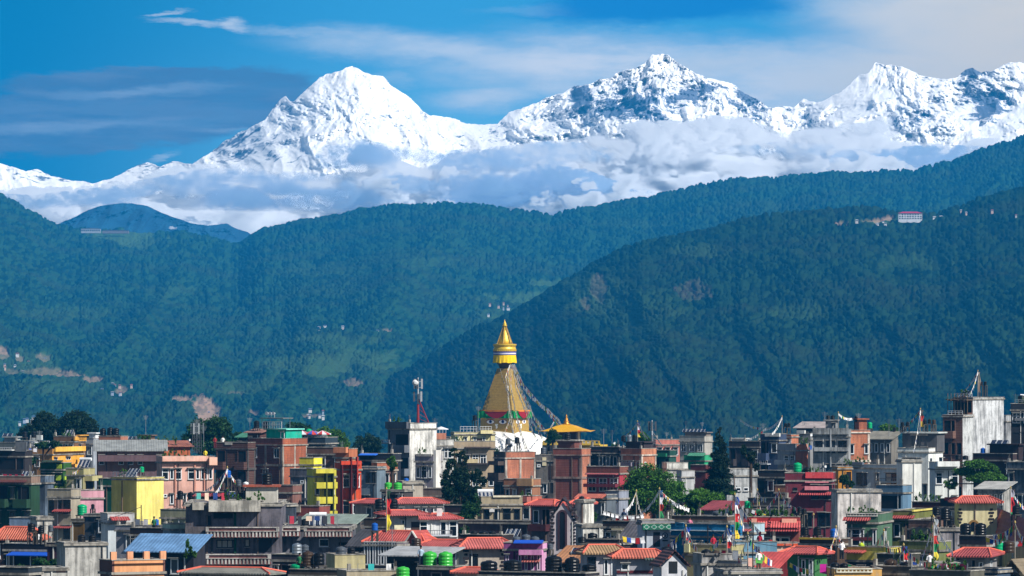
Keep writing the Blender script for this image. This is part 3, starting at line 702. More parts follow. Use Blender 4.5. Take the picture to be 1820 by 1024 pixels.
    def rail(s, xa, xb, ya, c=STEEL, h=1.0, face=None):
        f = face or s.face_of((xa+xb)/2); u0, u1 = s.U(xa, f), s.U(xb, f); m = MB(); z1 = s.z(ya); z0 = s.zt
        for zz in (z1-.06, z0+(z1-z0)*.5): s.fb(m, f, u0, u1, -.1, -.04, zz, zz+.06)
        n = max(2, int((u1-u0)/.5))
        for i in range(n+1): u = u0+(u1-u0-.05)*i/n; s.fb(m, f, u, u+.05, -.1, -.04, z0, z1-.06)
        m.build('railing', c, s.e)
    def balus(s, xa, xb, ya, yb, c='#c9c5bd'):
        f = s.face_of((xa+xb)/2); u0, u1 = s.U(xa, f), s.U(xb, f); m = MB(); z1, z0 = s.z(ya), s.z(yb)
        s.fb(m, f, u0, u1, .0, .2, z1-.1, z1); s.fb(m, f, u0, u1, .0, .2, z0, z0+.1); n = max(3, int((u1-u0)/.3))
        for i in range(n+1): u = u0+(u1-u0-.1)*i/n; s.fb(m, f, u, u+.1, .05, .15, z0+.1, z1-.1)
        m.build('balustrade', W(c), s.e)
    def quoin(s, px, ya, yb, c='#2a2426'):
        f = s.face_of(px); u = s.U(px, f); m = MB(); z = s.z(yb); i = 0
        while z < s.z(ya): s.fb(m, f, u-(.28 if i % 2 else .16), u+(.28 if i % 2 else .16), .0, .07, z, z+.2); z += .34; i += 1
        m.build('quoins', W(c), s.e)
    def arch(s, xa, xb, ya, yb, c='#2e2730', gl=True):
        u0, u1 = s.U(xa, 'f'), s.U(xb, 'f'); r = (u1-u0)/2; zc = s.z(ya)-r; uc = (u0+u1)/2; z0 = s.z(yb); m = MB()
        def ring(q, n=14): return [(s.xl+uc+q*math.cos(math.pi*i/n), zc+q*math.sin(math.pi*i/n)) for i in range(n+1)]
        o_, i_ = [(s.xl+uc+r, z0)]+ring(r)+[(s.xl+uc-r, z0)], [(s.xl+uc+r-.22, z0)]+ring(r-.22)+[(s.xl+uc-r+.22, z0)]
        for k_ in range(len(o_)-1):
            a, b, c2, d2 = o_[k_], o_[k_+1], i_[k_+1], i_[k_]
            m.raw([(a[0], -.12, a[1]), (b[0], -.12, b[1]), (c2[0], -.12, c2[1]), (d2[0], -.12, d2[1]), (a[0], 0, a[1]), (b[0], 0, b[1]), (c2[0], 0, c2[1]), (d2[0], 0, d2[1])], [(0, 1, 2, 3), (0, 4, 5, 1), (3, 2, 6, 7)])
        fr = m.build('window', W(c), s.e); m = MB(); m.poly([(x, -.02, z) for x, z in i_]); m.build('pane', glass_mat(), fr)
    def hip(s, xa, xb, ya, yb, z0, h, c, par, ridge=None, t_=.12):
        L_, Wd = xb-xa, yb-ya; r = min(L_*.22, 1.5); m = MB(); Wd = min(Wd, L_-.01)
        if L_ >= Wd: p, q = (xa+r, (ya+yb)/2), (xb-r, (ya+yb)/2)
        else: p, q = ((xa+xb)/2, ya+r), ((xa+xb)/2, yb-r)
        v = [(xa, ya, z0), (xb, ya, z0), (xb, yb, z0), (xa, yb, z0), (p[0], p[1], z0+h), (q[0], q[1], z0+h)]
        v += [(x, y, z-t_) for x, y, z in v[:4]]
        if L_ >= Wd: fs = [(0, 1, 5, 4), (1, 2, 5), (2, 3, 4, 5), (3, 0, 4)]
        else: fs = [(0, 1, 4), (1, 2, 5, 4), (2, 3, 5), (3, 0, 4, 5)]
        fs += [(0, 6, 7, 1), (1, 7, 8, 2), (2, 8, 9, 3), (3, 9, 6, 0), (6, 9, 8, 7)]
        m.raw(v, fs); o = m.build('roof', tiles(c), par); m = MB()
        for a, b in ((0, 4), (1, 5 if L_ >= Wd else 4), (2, 5), (3, 4 if L_ >= Wd else 5), (4, 5)): m.tube(Vector(v[a])+Vector((0, 0, .03)), Vector(v[b])+Vector((0, 0, .03)), .09, 5)
        m.build('ridge_tiles', paint('#d86a55', .7, 'ridge_tile'), o); return o
    def roof(s, kind, rh, rc, ov):
        xa, xb, ya, yb = s.xl-ov, s.xr+ov, -ov, s.d+ov; zr = s.zr
        if kind == 'hip': s.hip(xa, xb, ya, yb, zr+.002, rh, rc, s.e); return
        m = MB(); t_ = .1
        if kind == 'gable':     # gable end to the front
            xm = (s.xl+s.xr)/2
            v = [(xa, ya, zr), (xm, ya, zr+rh), (xb, ya, zr), (xa, yb, zr), (xm, yb, zr+rh), (xb, yb, zr)]; v += [(x, y, z+t_) for x, y, z in v]
            m.raw(v, [(6, 7, 10, 9), (7, 8, 11, 10), (0, 3, 4, 1), (1, 4, 5, 2), (0, 1, 7, 6), (1, 2, 8, 7), (3, 9, 10, 4), (4, 10, 11, 5), (0, 6, 9, 3), (2, 5, 11, 8)])
            m.build('roof', tiles(rc), s.e); k_ = rh/(xb-xa)*2*(xm-s.xl)
            m = MB(); m.poly([(s.xl, -.003, zr), (s.xr, -.003, zr), (xm, -.003, zr+k_)]); m.build('gable_wall', s.wm, s.e)
        else:                   # single slope, high at the back
            sh = {'shed': (0, rh), 'shedr': (rh, 0)}.get(kind, (0, rh)); zz = zr+.003
            v = [(xa, ya, zz+sh[0]), (xb, ya, zz+sh[0]), (xb, yb, zz+sh[1]), (xa, yb, zz+sh[1])]; v += [(x, y, z+t_) for x, y, z in v]
            m.raw(v, [(4, 5, 6, 7), (3, 2, 1, 0), (0, 1, 5, 4), (1, 2, 6, 5), (2, 3, 7, 6), (3, 0, 4, 7)])
            m.build('roof', tiles(rc, .36, 'corrugated_sheet', .012), s.e)
            m = MB(); m.raw([(s.xl+.02, .1, zr), (s.xr-.02, .1, zr), (s.xr-.02, s.d-.1, zr), (s.xl+.02, s.d-.1, zr), (s.xl+.02, s.d-.1, zr+rh*.9), (s.xr-.02, s.d-.1, zr+rh*.9)], [(1, 2, 5), (0, 4, 3), (2, 3, 4, 5)]); m.build('gable_wall', s.smt, s.e)
    # -- where something standing on this roof goes
    def on(s, px, back=1.6, top=True):
        for (xa, xb, z1, bk, dep) in (getattr(s, 'pents', []) if top else []):
            if xa-1 <= px <= xb+1: D = s.D+bk+min(dep*.4, 1.2); return Vector(((px-CX)*D/F, D, z1))
        f = s.face_of(px)
        if f == 'f': l = Vector((s.xl+s.U(px, f), min(back, s.d*.5), 0))
        elif s.a <= 0: l = Vector((s.xr-back, s.U(px, f), 0))
        else: l = Vector((s.xl+back, s.d-s.U(px, f), 0))
        p = s.loc+Matrix.Rotation(s.rz, 3, 'Z') @ l; p.z = s.zr
        p.x = (px-CX)*p.y/F; return p

# ------------------------------------------------------------------ things on roofs
TG = 'water tanks standing on the rooftops'
_TK = {}
def tank(px, ytop, wpx, h_, c='black', hr=1.15, squat=False):
    """h_: House or a distance"""
    p = h_.on(px) if isinstance(h_, House) else Vector(((px-CX)*h_/F, h_, None or 0))
    D = p.y; w_ = wpx*D/F; hh = w_*hr; zt = HC-(ytop-HY)*D/F; zb = zt-hh
    if isinstance(h_, House) and zb < p.z+.35: zb = p.z+.003; hh = min(max(w_*.8, zt-zb), w_*1.35)
    col = {'black': ('black ribbed', '#0e0f12'), 'green': ('bright green', '#3aa83a'), 'teal': ('sea green', '#0a9a63'), 'blue': ('blue', '#1554a8'), 'grey': ('grey', '#4a5058'), 'brown': ('brown', '#3a2c20'), 'steel': ('shiny steel', '#a9b0b6'), 'white': ('white', '#dfe3e6')}[c]
    k = (round(w_, 1), round(hh, 1), c)
    if k not in _TK:
        r = k[0]/2; H_ = k[1]; m = MB(); rings = [(r*.96, 0)]
        n = max(3, int(H_/.28)); top = H_*.84
        for i in range(n):
            z = top*i/n; dz = top/n; rings += [(r*.96, z+dz*.15), (r, z+dz*.35), (r, z+dz*.7), (r*.96, z+dz*.9)]
        rings += [(r*.96, top), (r*.78, top+(H_-top)*.55), (r*.42, top+(H_-top)*.8), (r*.3, top+(H_-top)*.82)]
        mat = paint(col[1], .35, c+'_tank_plastic' if c != 'steel' else 'stainless_steel', .8 if c == 'steel' else 0, vary=.12)
        m.prof(rings, 18); l = MB(); l.prof([(r*.34, top+(H_-top)*.82), (r*.34, H_), (r*.3, H_+.02)], 14)
        _TK[k] = (m.mesh('tank_body', mat), l.mesh('lid', mat))
    e = empty('water_tank', (p.x, p.y, zb), rng.random()*3)
    link_mesh('tank_body', _TK[k][0], e); link_mesh('lid', _TK[k][1], e)
    g0 = p.z if isinstance(h_, House) else zb-1.2
    if zb-g0 > .1:
        m = MB(); r = w_/2*.8; m.box(-w_*.52, -w_*.52, -.1, w_*.52, w_*.52, -.003)
        for sx_ in (-1, 1):
            for sy_ in (-1, 1): m.box(sx_*r-.05, sy_*r-.05, -(zb-g0), sx_*r+.05, sy_*r+.05, -.1)
        m.tube((-r, -r, -(zb-g0)*.9), (r, -r, -.12), .03, 4); m.build('stand', paint('#4a4640', .7, 'stand_iron'), e)
    sh = h_.short if isinstance(h_, House) else 'a low dark roof'
    reg(e, f"{col[0]} water tank on {sh}", 'water tank', TG, px); return e
def solar(xa, xb, ya, yb, h_, kind='heater', n=3):
    xm = (xa+xb)/2; p = h_.on(xm) if isinstance(h_, House) else Vector(((xm-CX)*h_/F, h_, HC-(yb-HY)*h_/F))
    D = p.y; w_ = (xb-xa)*D/F; z1 = HC-(ya-HY)*D/F; z0 = max(p.z+.02, HC-(yb-HY)*D/F); zb = p.z; H_ = max(.5, z1-z0)
    e = empty('solar_water_heater' if kind == 'heater' else 'solar_array', (p.x, p.y, zb), h_.rz if isinstance(h_, House) else 0); z0 -= zb; z1 -= zb; L_ = H_*1.1
    for i in range(n):
        m = MB(); a = -w_/2+w_*i/n+.03; b = -w_/2+w_*(i+1)/n-.05
        m.raw([(a, 0, z0), (b, 0, z0), (b, L_, z0+H_), (a, L_, z0+H_), (a, .03, z0-.06), (b, .03, z0-.06), (b, L_+.03, z0+H_-.06), (a, L_+.03, z0+H_-.06)], [(0, 1, 2, 3), (7, 6, 5, 4), (0, 4, 5, 1), (1, 5, 6, 2), (2, 6, 7, 3), (3, 7, 4, 0)])
        o = m.build('panel', pv_mat(), e); m = MB()
        for q in (a, b-.05): m.raw([(q, -.01, z0+.03), (q+.05, -.01, z0+.03), (q+.05, L_, z0+H_+.03), (q, L_, z0+H_+.03)], [(0, 1, 2, 3)])
        m.build('panel_frame', STEEL, o)
    m = MB()
    for q in (-w_/2+.1, w_/2-.1):
        m.tube((q, L_+.05, 0), (q, L_+.05, z0+H_), .035, 4); m.tube((q, 0, 0), (q, 0, z0), .035, 4); m.tube((q, 0, 0.05), (q, L_, .05), .03, 4)
    m.build('support_frame', GALV, e)
    if kind == 'heater':
        m = MB(); v0 = len(m.v); m.tube((-w_/2, L_+.12, z0+H_+.12), (w_/2, L_+.12, z0+H_+.12), .22, 10); m.build('tank_drum', paint('#e2e5e8', .35, 'white_drum'), e)
    sh = h_.short if isinstance(h_, House) else 'a low roof'
    reg(e, f"{'solar water heater' if kind == 'heater' else 'row of dark solar panels'} on {sh}", 'solar heater' if kind == 'heater' else 'solar panels', 'solar collectors on the rooftops', xm); return e
def dish(px, y, dpx, h_):
    p = h_.on(px, 1.0); D = p.y; r = dpx*D/F/2; zc = HC-(y-HY)*D/F; e = empty('satellite_dish', (p.x, p.y, p.z), R(35)); zc = max(zc-p.z, r+.1)
    m = MB(); n = 14; rings = 4; vs = [(0, .0, zc)]; fs = []
    for i in range(1, rings+1):
        q = r*i/rings
        for k in range(n): t_ = 2*math.pi*k/n; vs.append((q*math.cos(t_), -.35*q*q/r-.0, zc+q*math.sin(t_)))
    for k in range(n): fs.append((0, 1+k, 1+(k+1) % n))
    for i in range(rings-1):
        for k in range(n): a = 1+i*n+k; b = 1+i*n+(k+1) % n; fs.append((a, a+n, b+n, b))
    m.raw(vs, fs); m.build('reflector', paint('#d5d8da', .5, 'dish_enamel'), e)
    m = MB(); m.tube((0, .05, 0), (0, .05, zc), .04, 5); m.tube((0, 0, zc-r*.9), (0, -r*1.1, zc), .02, 4); m.build('mount', GALV, e)
    reg(e, f"pale satellite dish on {h_.short}", 'satellite dish', 'satellite dishes on the rooftops', px)
def mast(px, ytop, h_, kind='antenna'):
    p = h_.on(px, 2.0); D = p.y; H_ = max(.8, HC-(ytop-HY)*D/F-p.z); e = empty('antenna', (p.x, p.y, p.z), rng.uniform(-.8, .8)); m = MB()
    m.tube((0, 0, 0), (0, 0, H_), .045, 5, .03); m.build('pole', GALV, e); m = MB()
    for i in range(5): m.tube((-.5+i*.06, 0, H_-.15-i*.13), (.5-i*.06, 0, H_-.15-i*.13), .02, 4)
    m.tube((0, 0, H_-.75), (0, 0, H_-.1), .03, 4); m.build('crossbars', GALV, e)
    reg(e, f"thin metal antenna on {h_.short}", 'antenna', 'antennas on the rooftops', px)
FLAGC = None
def flag_mats():
    global FLAGC
    if not FLAGC: FLAGC = [paint(c, .9, 'flag_cloth', vary=.15) for c in ('#2348a0', '#e8e8ea', '#c42a2c', '#1e8a4a', '#e0c238')]
    return FLAGC
def flagline(pts, label, short='', size=.34, gap=.42, seed=0, sag=.0, pale=.3, group='strings of prayer flags'):
    """pts: 3-D points; bunting of small cloth squares on a cord"""
    r_ = random.Random(seed*7+int(pts[0][0]*10)); P_ = []
    for a, b in zip(pts[:-1], pts[1:]):
        n = max(3, int((b-a).length/.5))
        for i in range(n): t_ = i/n; q = a.lerp(b, t_); q.z -= sag*4*t_*(1-t_)*(b-a).length; P_.append(q)
    P_.append(pts[-1].copy()); base = P_[0].copy(); e = empty('prayer_flag_string', base)
    m = MB()
    for a, b in zip(P_[:-1], P_[1:]): m.tube(a-base, b-base, .018, 3)
    m.build('cord', paint('#b8b2a4', .8, 'cord'), e); m = MB(); acc = 0; ci = r_.randrange(5)
    for a, b in zip(P_[:-1], P_[1:]):
        L_ = (b-a).length; d = (b-a)/max(L_, 1e-4)
        while acc < L_:
            q = a+d*acc-base; w_ = size*r_.uniform(.8, 1.1); h = size*r_.uniform(.85, 1.2); sw = Vector((r_.uniform(-.2, .2), r_.uniform(-.3, .3), -1)).normalized()*h
            dd = d*w_; m.cur = 1 if r_.random() < pale else ci; ci = (ci+1) % 5
            mid = Vector((0, r_.uniform(-.06, .06), 0)); m.poly([q, q+dd, q+dd*.95+sw*.5+mid, q+dd*.05+sw*.5+mid]); m.poly([q+dd*.05+sw*.5+mid, q+dd*.95+sw*.5+mid, q+dd+sw, q+sw]); acc += gap
        acc -= L_
    m.build('flags', flag_mats(), e); reg(e, label, 'prayer flags', group, pts[-1][0])
    return e
def pole(px, ytop, h_, c='#8b8378', r=.06, banner=None, label=None):
    p = h_.on(px, 1.4); D = p.y; H_ = HC-(ytop-HY)*D/F-p.z; e = empty('flag_pole', p); m = MB()
    m.tube((0, 0, 0), (0, 0, H_), r, 6, r*.6).build('pole', paint(c, .7, 'pole_wood'), e)
    m = MB(); m.prof([(r, H_), (.09, H_+.05), (.07, H_+.14), (.01, H_+.25)], 8).build('finial', paint('#a08a4a', .5, 'brass'), e)
    if banner:
        m = MB(); hb = H_*.75; n = len(banner); ms = [paint(c_, .9, 'banner_cloth') for c_ in banner]
        N_ = n*5; wd = [.32+.1*math.sin(i*.9+px) for i in range(N_+1)]; of = [.14*math.sin(i*.7+px) for i in range(N_+1)]
        for i in range(N_):
            z1, z0 = H_*.97-hb*i/N_, H_*.97-hb*(i+1)/N_; m.cur = i//5
            for q in range(3): a, b = q/3, (q+1)/3; m.poly([(.05+wd[i]*a, of[i]*a+.05*(q % 2), z1), (.05+wd[i]*b, of[i]*b+.05*((q+1) % 2), z1), (.05+wd[i+1]*b, of[i+1]*b+.05*((q+1) % 2), z0), (.05+wd[i+1]*a, of[i+1]*a+.05*(q % 2), z0)])
        m.build('banner', ms, e)
    reg(e, label or f"{'prayer flag pole with long banner' if banner else 'slender flag pole'} on {h_.short}", 'flag pole', 'flag poles on the rooftops', px)
    return p+Vector((0, 0, H_))
def laundry(xa, xb, y, h_, cols, back=.7, lift=None):
    pa, pb = h_.on(xa, back), h_.on(xb, back); z = HC-(y-HY)*pa.y/F; z = max(z, pa.z+1.1); e = empty('clothes_line', pa); m = MB(); d = pb-pa; d.z = 0; L_ = d.length
    for q in (Vector((0, 0, 0)), d): m.tube(q, q+Vector((0, 0, z-pa.z+.05)), .03, 4)
    m.tube(Vector((0, 0, z-pa.z)), d+Vector((0, 0, z-pa.z)), .012, 3); m.build('line_and_posts', GALV, e)
    m = MB(); n = max(2, int(L_/.75)); u = d/L_; ms = [paint(c_, .9, 'laundry_cloth') for c_ in cols]
    for i in range(n):
        if rng.random() < .12: continue
        m.cur = rng.randrange(len(cols)); w_ = rng.uniform(.35, .65); h = rng.uniform(.45, .95); q = u*(i+.15)*L_/n+Vector((0, 0, z-pa.z)); o_ = Vector((0, rng.uniform(-.06, .06), 0))
        m.poly([q, q+u*w_, q+u*w_+o_-Vector((0, 0, h)), q+o_-Vector((0, 0, h*rng.uniform(.85, 1)))])
    m.build('hanging_clothes', ms, e); reg(e, f"clothes drying on a line on {h_.short}", 'laundry', 'clothes lines on the rooftops', xa)
LEAFM = {}
def leaf_mat(c1, c2):
    k = (c1, c2)
    if k in LEAFM: return LEAFM[k]
    m_, t, p, o = new_mat('foliage'); g = t.new('ShaderNodeNewGeometry'); co = t.new('ShaderNodeTexCoord').outputs['Object']
    n = t.noise(co, .45, 3); f = t.m('ADD', t.m('MULTIPLY', g.outputs['Random Per Island'], .6), t.m('MULTIPLY', t.sm(n, .35, .65), .5))
    t.l.new(t.mix(f, lin(c1), lin(c2)), p.inputs['Base Color']); p.inputs['Roughness'].default_value = .7
    tr = t.new('ShaderNodeBsdfTranslucent'); t.put(tr.inputs[0], tuple(v*1.2 for v in lin(c2)[:3])+(1,)); mx = t.new('ShaderNodeMixShader'); mx.inputs[0].default_value = .18
    t.l.new(p.outputs[0], mx.inputs[1]); t.l.new(tr.outputs[0], mx.inputs[2]); t.l.new(mx.outputs[0], o.inputs[0]); LEAFM[k] = m_; return m_
def crown_mesh(blobs_, n, leaf, mat, seed, cone=False):
    r_ = np.random.RandomState(seed); V_ = []; tot = sum(b[3]*b[4]*b[5] for b in blobs_)
    for (x, y, z, rx, ry, rz_) in blobs_:
        q = max(20, int(n*rx*ry*rz_/tot)); k = max(4, q//26)
        cu = r_.randn(k, 3); cu /= np.linalg.norm(cu, axis=1)[:, None]; cr = r_.uniform(.35, 1.0, k)**.6; cl = cu*cr[:, None]     # twig clusters
        ids = r_.randint(0, k, q); pos = cl[ids]+r_.randn(q, 3)*.13; V_.append(pos*np.array([rx, ry, rz_])+np.array([x, y, z]))
    Pp = np.concatenate(V_); q = len(Pp); a = r_.randn(q, 3); a /= np.linalg.norm(a, axis=1)[:, None]; b = np.cross(a, r_.randn(q, 3)); b /= np.linalg.norm(b, axis=1)[:, None]
    s_ = leaf*r_.uniform(.6, 1.3, q)[:, None]; a = a*s_; b = b*s_*.7
    co = np.stack([Pp-a-b*.3, Pp+b, Pp+a-b*.3], 1).reshape(-1, 3).astype(np.float32)
    me = bpy.data.meshes.new('crown'); me.vertices.add(q*3); me.vertices.foreach_set('co', co.reshape(-1)); me.loops.add(q*3); me.loops.foreach_set('vertex_index', np.arange(q*3, dtype=np.int32))
    me.polygons.add(q); me.polygons.foreach_set('loop_start', np.arange(q, dtype=np.int32)*3); me.polygons.foreach_set('loop_total', np.full(q, 3, np.int32)); me.materials.append(mat); me.update(calc_edges=True); return me
def tree(label, D, lobes, cols=('#0e2a10', '#3e6a22'), n=9000, leaf=.22, name='tree', trunk=True, seed=1, dep=.8, group='trees among the houses', base=None):
    """lobes in photo pixels: (px, y, rx, ry)"""
    k = D/F; xs = sum(l[0] for l in lobes)/len(lobes); e = empty(name, ((xs-CX)*k, D, 0 if base is None else base)); zb = 0 if base is None else base; tag(e, label, 'tree', group)
    r_ = random.Random(seed); B = []
    for (px, y, rx, ry) in lobes:
        for q in range(1 if len(lobes) > 6 else 3):
            B.append(((px-xs)*k+r_.uniform(-.25, .25)*rx*k*(q > 0), r_.uniform(-.6, .6)*rx*k*dep, HC-(y-HY)*k-zb+r_.uniform(-.25, .25)*ry*k*(q > 0), rx*k*(1 if q == 0 else .8), rx*k*dep, ry*k*(1 if q == 0 else .8)))
    link_mesh('crown', crown_mesh(B, n, leaf, leaf_mat(*cols), seed), e)
    if trunk:
        m = MB(); zc = min(b[2] for b in B); zt = max(b[2] for b in B); r0 = .28; m.tube((0, 0, 0), (0, 0, zc), r0, 8, r0*.7)
        m.tube((0, 0, zc), (0, 0, zc+(zt-zc)*.7+.1), r0*.7, 7, .07)
        for b in B[:10]: m.tube((0, 0, zc*.8+b[2]*.2), (b[0], b[1], b[2]), .12, 5, .04)
        m.build('trunk', paint('#3d3026', .9, 'bark'), e)
    return e
def plants(xa, xb, h_, n=6, hgt=.7, back=.45, flower=False):
    for i in range(n):
        px = xa+(xb-xa)*(i+rng.uniform(.2, .8))/n; p = h_.on(px, back, top=False); e = empty('potted_plant', p, rng.random()*3); m = MB()
        zz = h_.par+.02 if False else 0
        m.prof([(.12, 0), (.19, .34), (.21, .36)], 8).build('pot', paint(rng.choice(['#9a4a30', '#6d6a66', '#b8b4ac', '#3a3d42']), .8, 'pot'), e)
        hh = hgt*rng.uniform(.7, 1.5)+h_.par*.6
        B = [(0, 0, .36+hh*.5, .32*rng.uniform(.7, 1.3), .3, hh*.55)]
        link_mesh('foliage', crown_mesh(B, 130, .11, leaf_mat('#16330f', '#4f7a26'), rng.randrange(9999)), e)
        reg(e, f"potted plant on {h_.short}", 'potted plant', 'potted plants on the rooftops', px)

def clutter():
    """the small furniture of Kathmandu roofs: bare column stubs, pipes, cabins, drums, plants, washing"""
    r_ = random.Random(77)
    busy = {}
    for (o, b, px) in REG:
        for s_ in HS: 
            if b.endswith(s_): busy[s_] = busy.get(s_, 0)+1
    for s_, h_ in list(HS.items()):
        a, b = h_.fs; wpx = b-a; far = h_.D > 700
        m = MB()
        # drain pipe and cable runs on the front
        for i in range(1+(h_.w > 7)):
            u = h_.w*r_.uniform(.06, .94); h_.fb(m, 'f', u-.05, u+.05, .0, .1, 0, h_.zr-.25)
        m.build('drainpipe', paint(r_.choice(['#2a2c30', '#c9c9c4', '#6a5a50']), .6, 'pipe'), h_.e)
        if not hasattr(h_, 'flat') or not h_.flat: continue
        if h_.par > .35 and h_.w > 3.5 and r_.random() < .55:
            m = MB(); q = max(1, round(h_.w/3.5))
            for i in range(q+1):
                u = min(max(h_.w*i/q, .2), h_.w-.2); hh = r_.uniform(.2, .7)
                h_.fb(m, 'f', u-.14, u+.14, -.34, -.06, h_.zt, h_.zt+hh)
                for k in range(3): h_.fb(m, 'f', u-.1+k*.09, u-.085+k*.09, -.22, -.2, h_.zt+hh, h_.zt+hh+r_.uniform(.3, .8))
            m.build('column_stubs', W('C#aaa59c'), h_.e)
        if h_.w < 3 or h_.d < 4.2: continue
        n = busy.get(s_, 0)
        if not getattr(h_, 'pents', None) and r_.random() < .42 and n < 3 and h_.w > 4.5:
            w_ = r_.uniform(2.0, 3.4); w0 = w_/h_.w*wpx; xa = a+(wpx-w0)*r_.choice([.02, .98, r_.random()]); hh = r_.uniform(1.0, 1.9)
            ya = HY+(HC-(h_.zt+hh))*F/(h_.D+2.0)
            c_ = r_.choice(['C#aaa69c', '#c8c4b8', 'B#a05e48', '#8c9aa8', '#b8a890', '#7c7a78', '#a8b4b0'])
            h_.pent(xa, xa+w0, ya, c_, r_.choice(['w.', 'd.', '.d', 'wd', 'w', '.']), r_.choice(['slab', 'slab', 'shed']), 1.5, 3.0, r_.choice(['#8a8d90', '#a0523c', '#5a7a9a', '#7c8088']))
            if r_.random() < .7: tank(xa+w0*r_.uniform(.3, .7), ya-1.25*F/h_.D, 1.0*F/h_.D, h_, r_.choice(['black', 'black', 'grey', 'steel', 'black', 'blue']))
        elif r_.random() < (.4 if far else .6) and n < 3:
            for i in range(r_.choice([1, 2, 2])):
                px = a+wpx*(r_.uniform(.1, .5)+.35*i); w_ = r_.uniform(.9, 1.15)
                tank(px, HY+(HC-(h_.zt+r_.uniform(.4, 1.3)))*F/(h_.D+1.6), w_*F/h_.D, h_, r_.choice(['black', 'black', 'black', 'grey', 'steel', 'teal']))
        if r_.random() < .22: x = a+wpx*r_.uniform(.1, .6); solar(x, x+1.7*F/h_.D, HY+(HC-(h_.zt+1.0))*F/h_.D, HY+(HC-(h_.zt-.1))*F/h_.D, h_, r_.choice(['heater', 'pv']), 3)
        if r_.random() < .30: mast(a+wpx*r_.random(), HY+(HC-(h_.zt+r_.uniform(1.5, 3.2)))*F/h_.D, h_)
        if r_.random() < .16: dish(a+wpx*r_.uniform(.1, .9), HY+(HC-(h_.zt+.5))*F/h_.D, 1.0*F/h_.D, h_)
        if not far and r_.random() < .4 and h_.w > 4: laundry(a+wpx*.1, a+wpx*r_.uniform(.4, .8), HY+(HC-(h_.zt+.75))*F/h_.D, h_, ('#d8d8dc', '#b83a4c', '#2f4a88', '#e0c8b0', '#3a3c44', '#58a8a0'), back=1.2)
        if r_.random() < (.4 if far else .6): x = a+wpx*r_.random()*.6; plants(x, x+wpx*.3, h_, r_.choice([2, 3, 4]))
        if r_.random() < .3: h_.rail(a+wpx*r_.random()*.3, b-wpx*r_.random()*.2, HY+(HC-(h_.zt+.6))*F/h_.D, r_.choice([STEEL, GALV]))
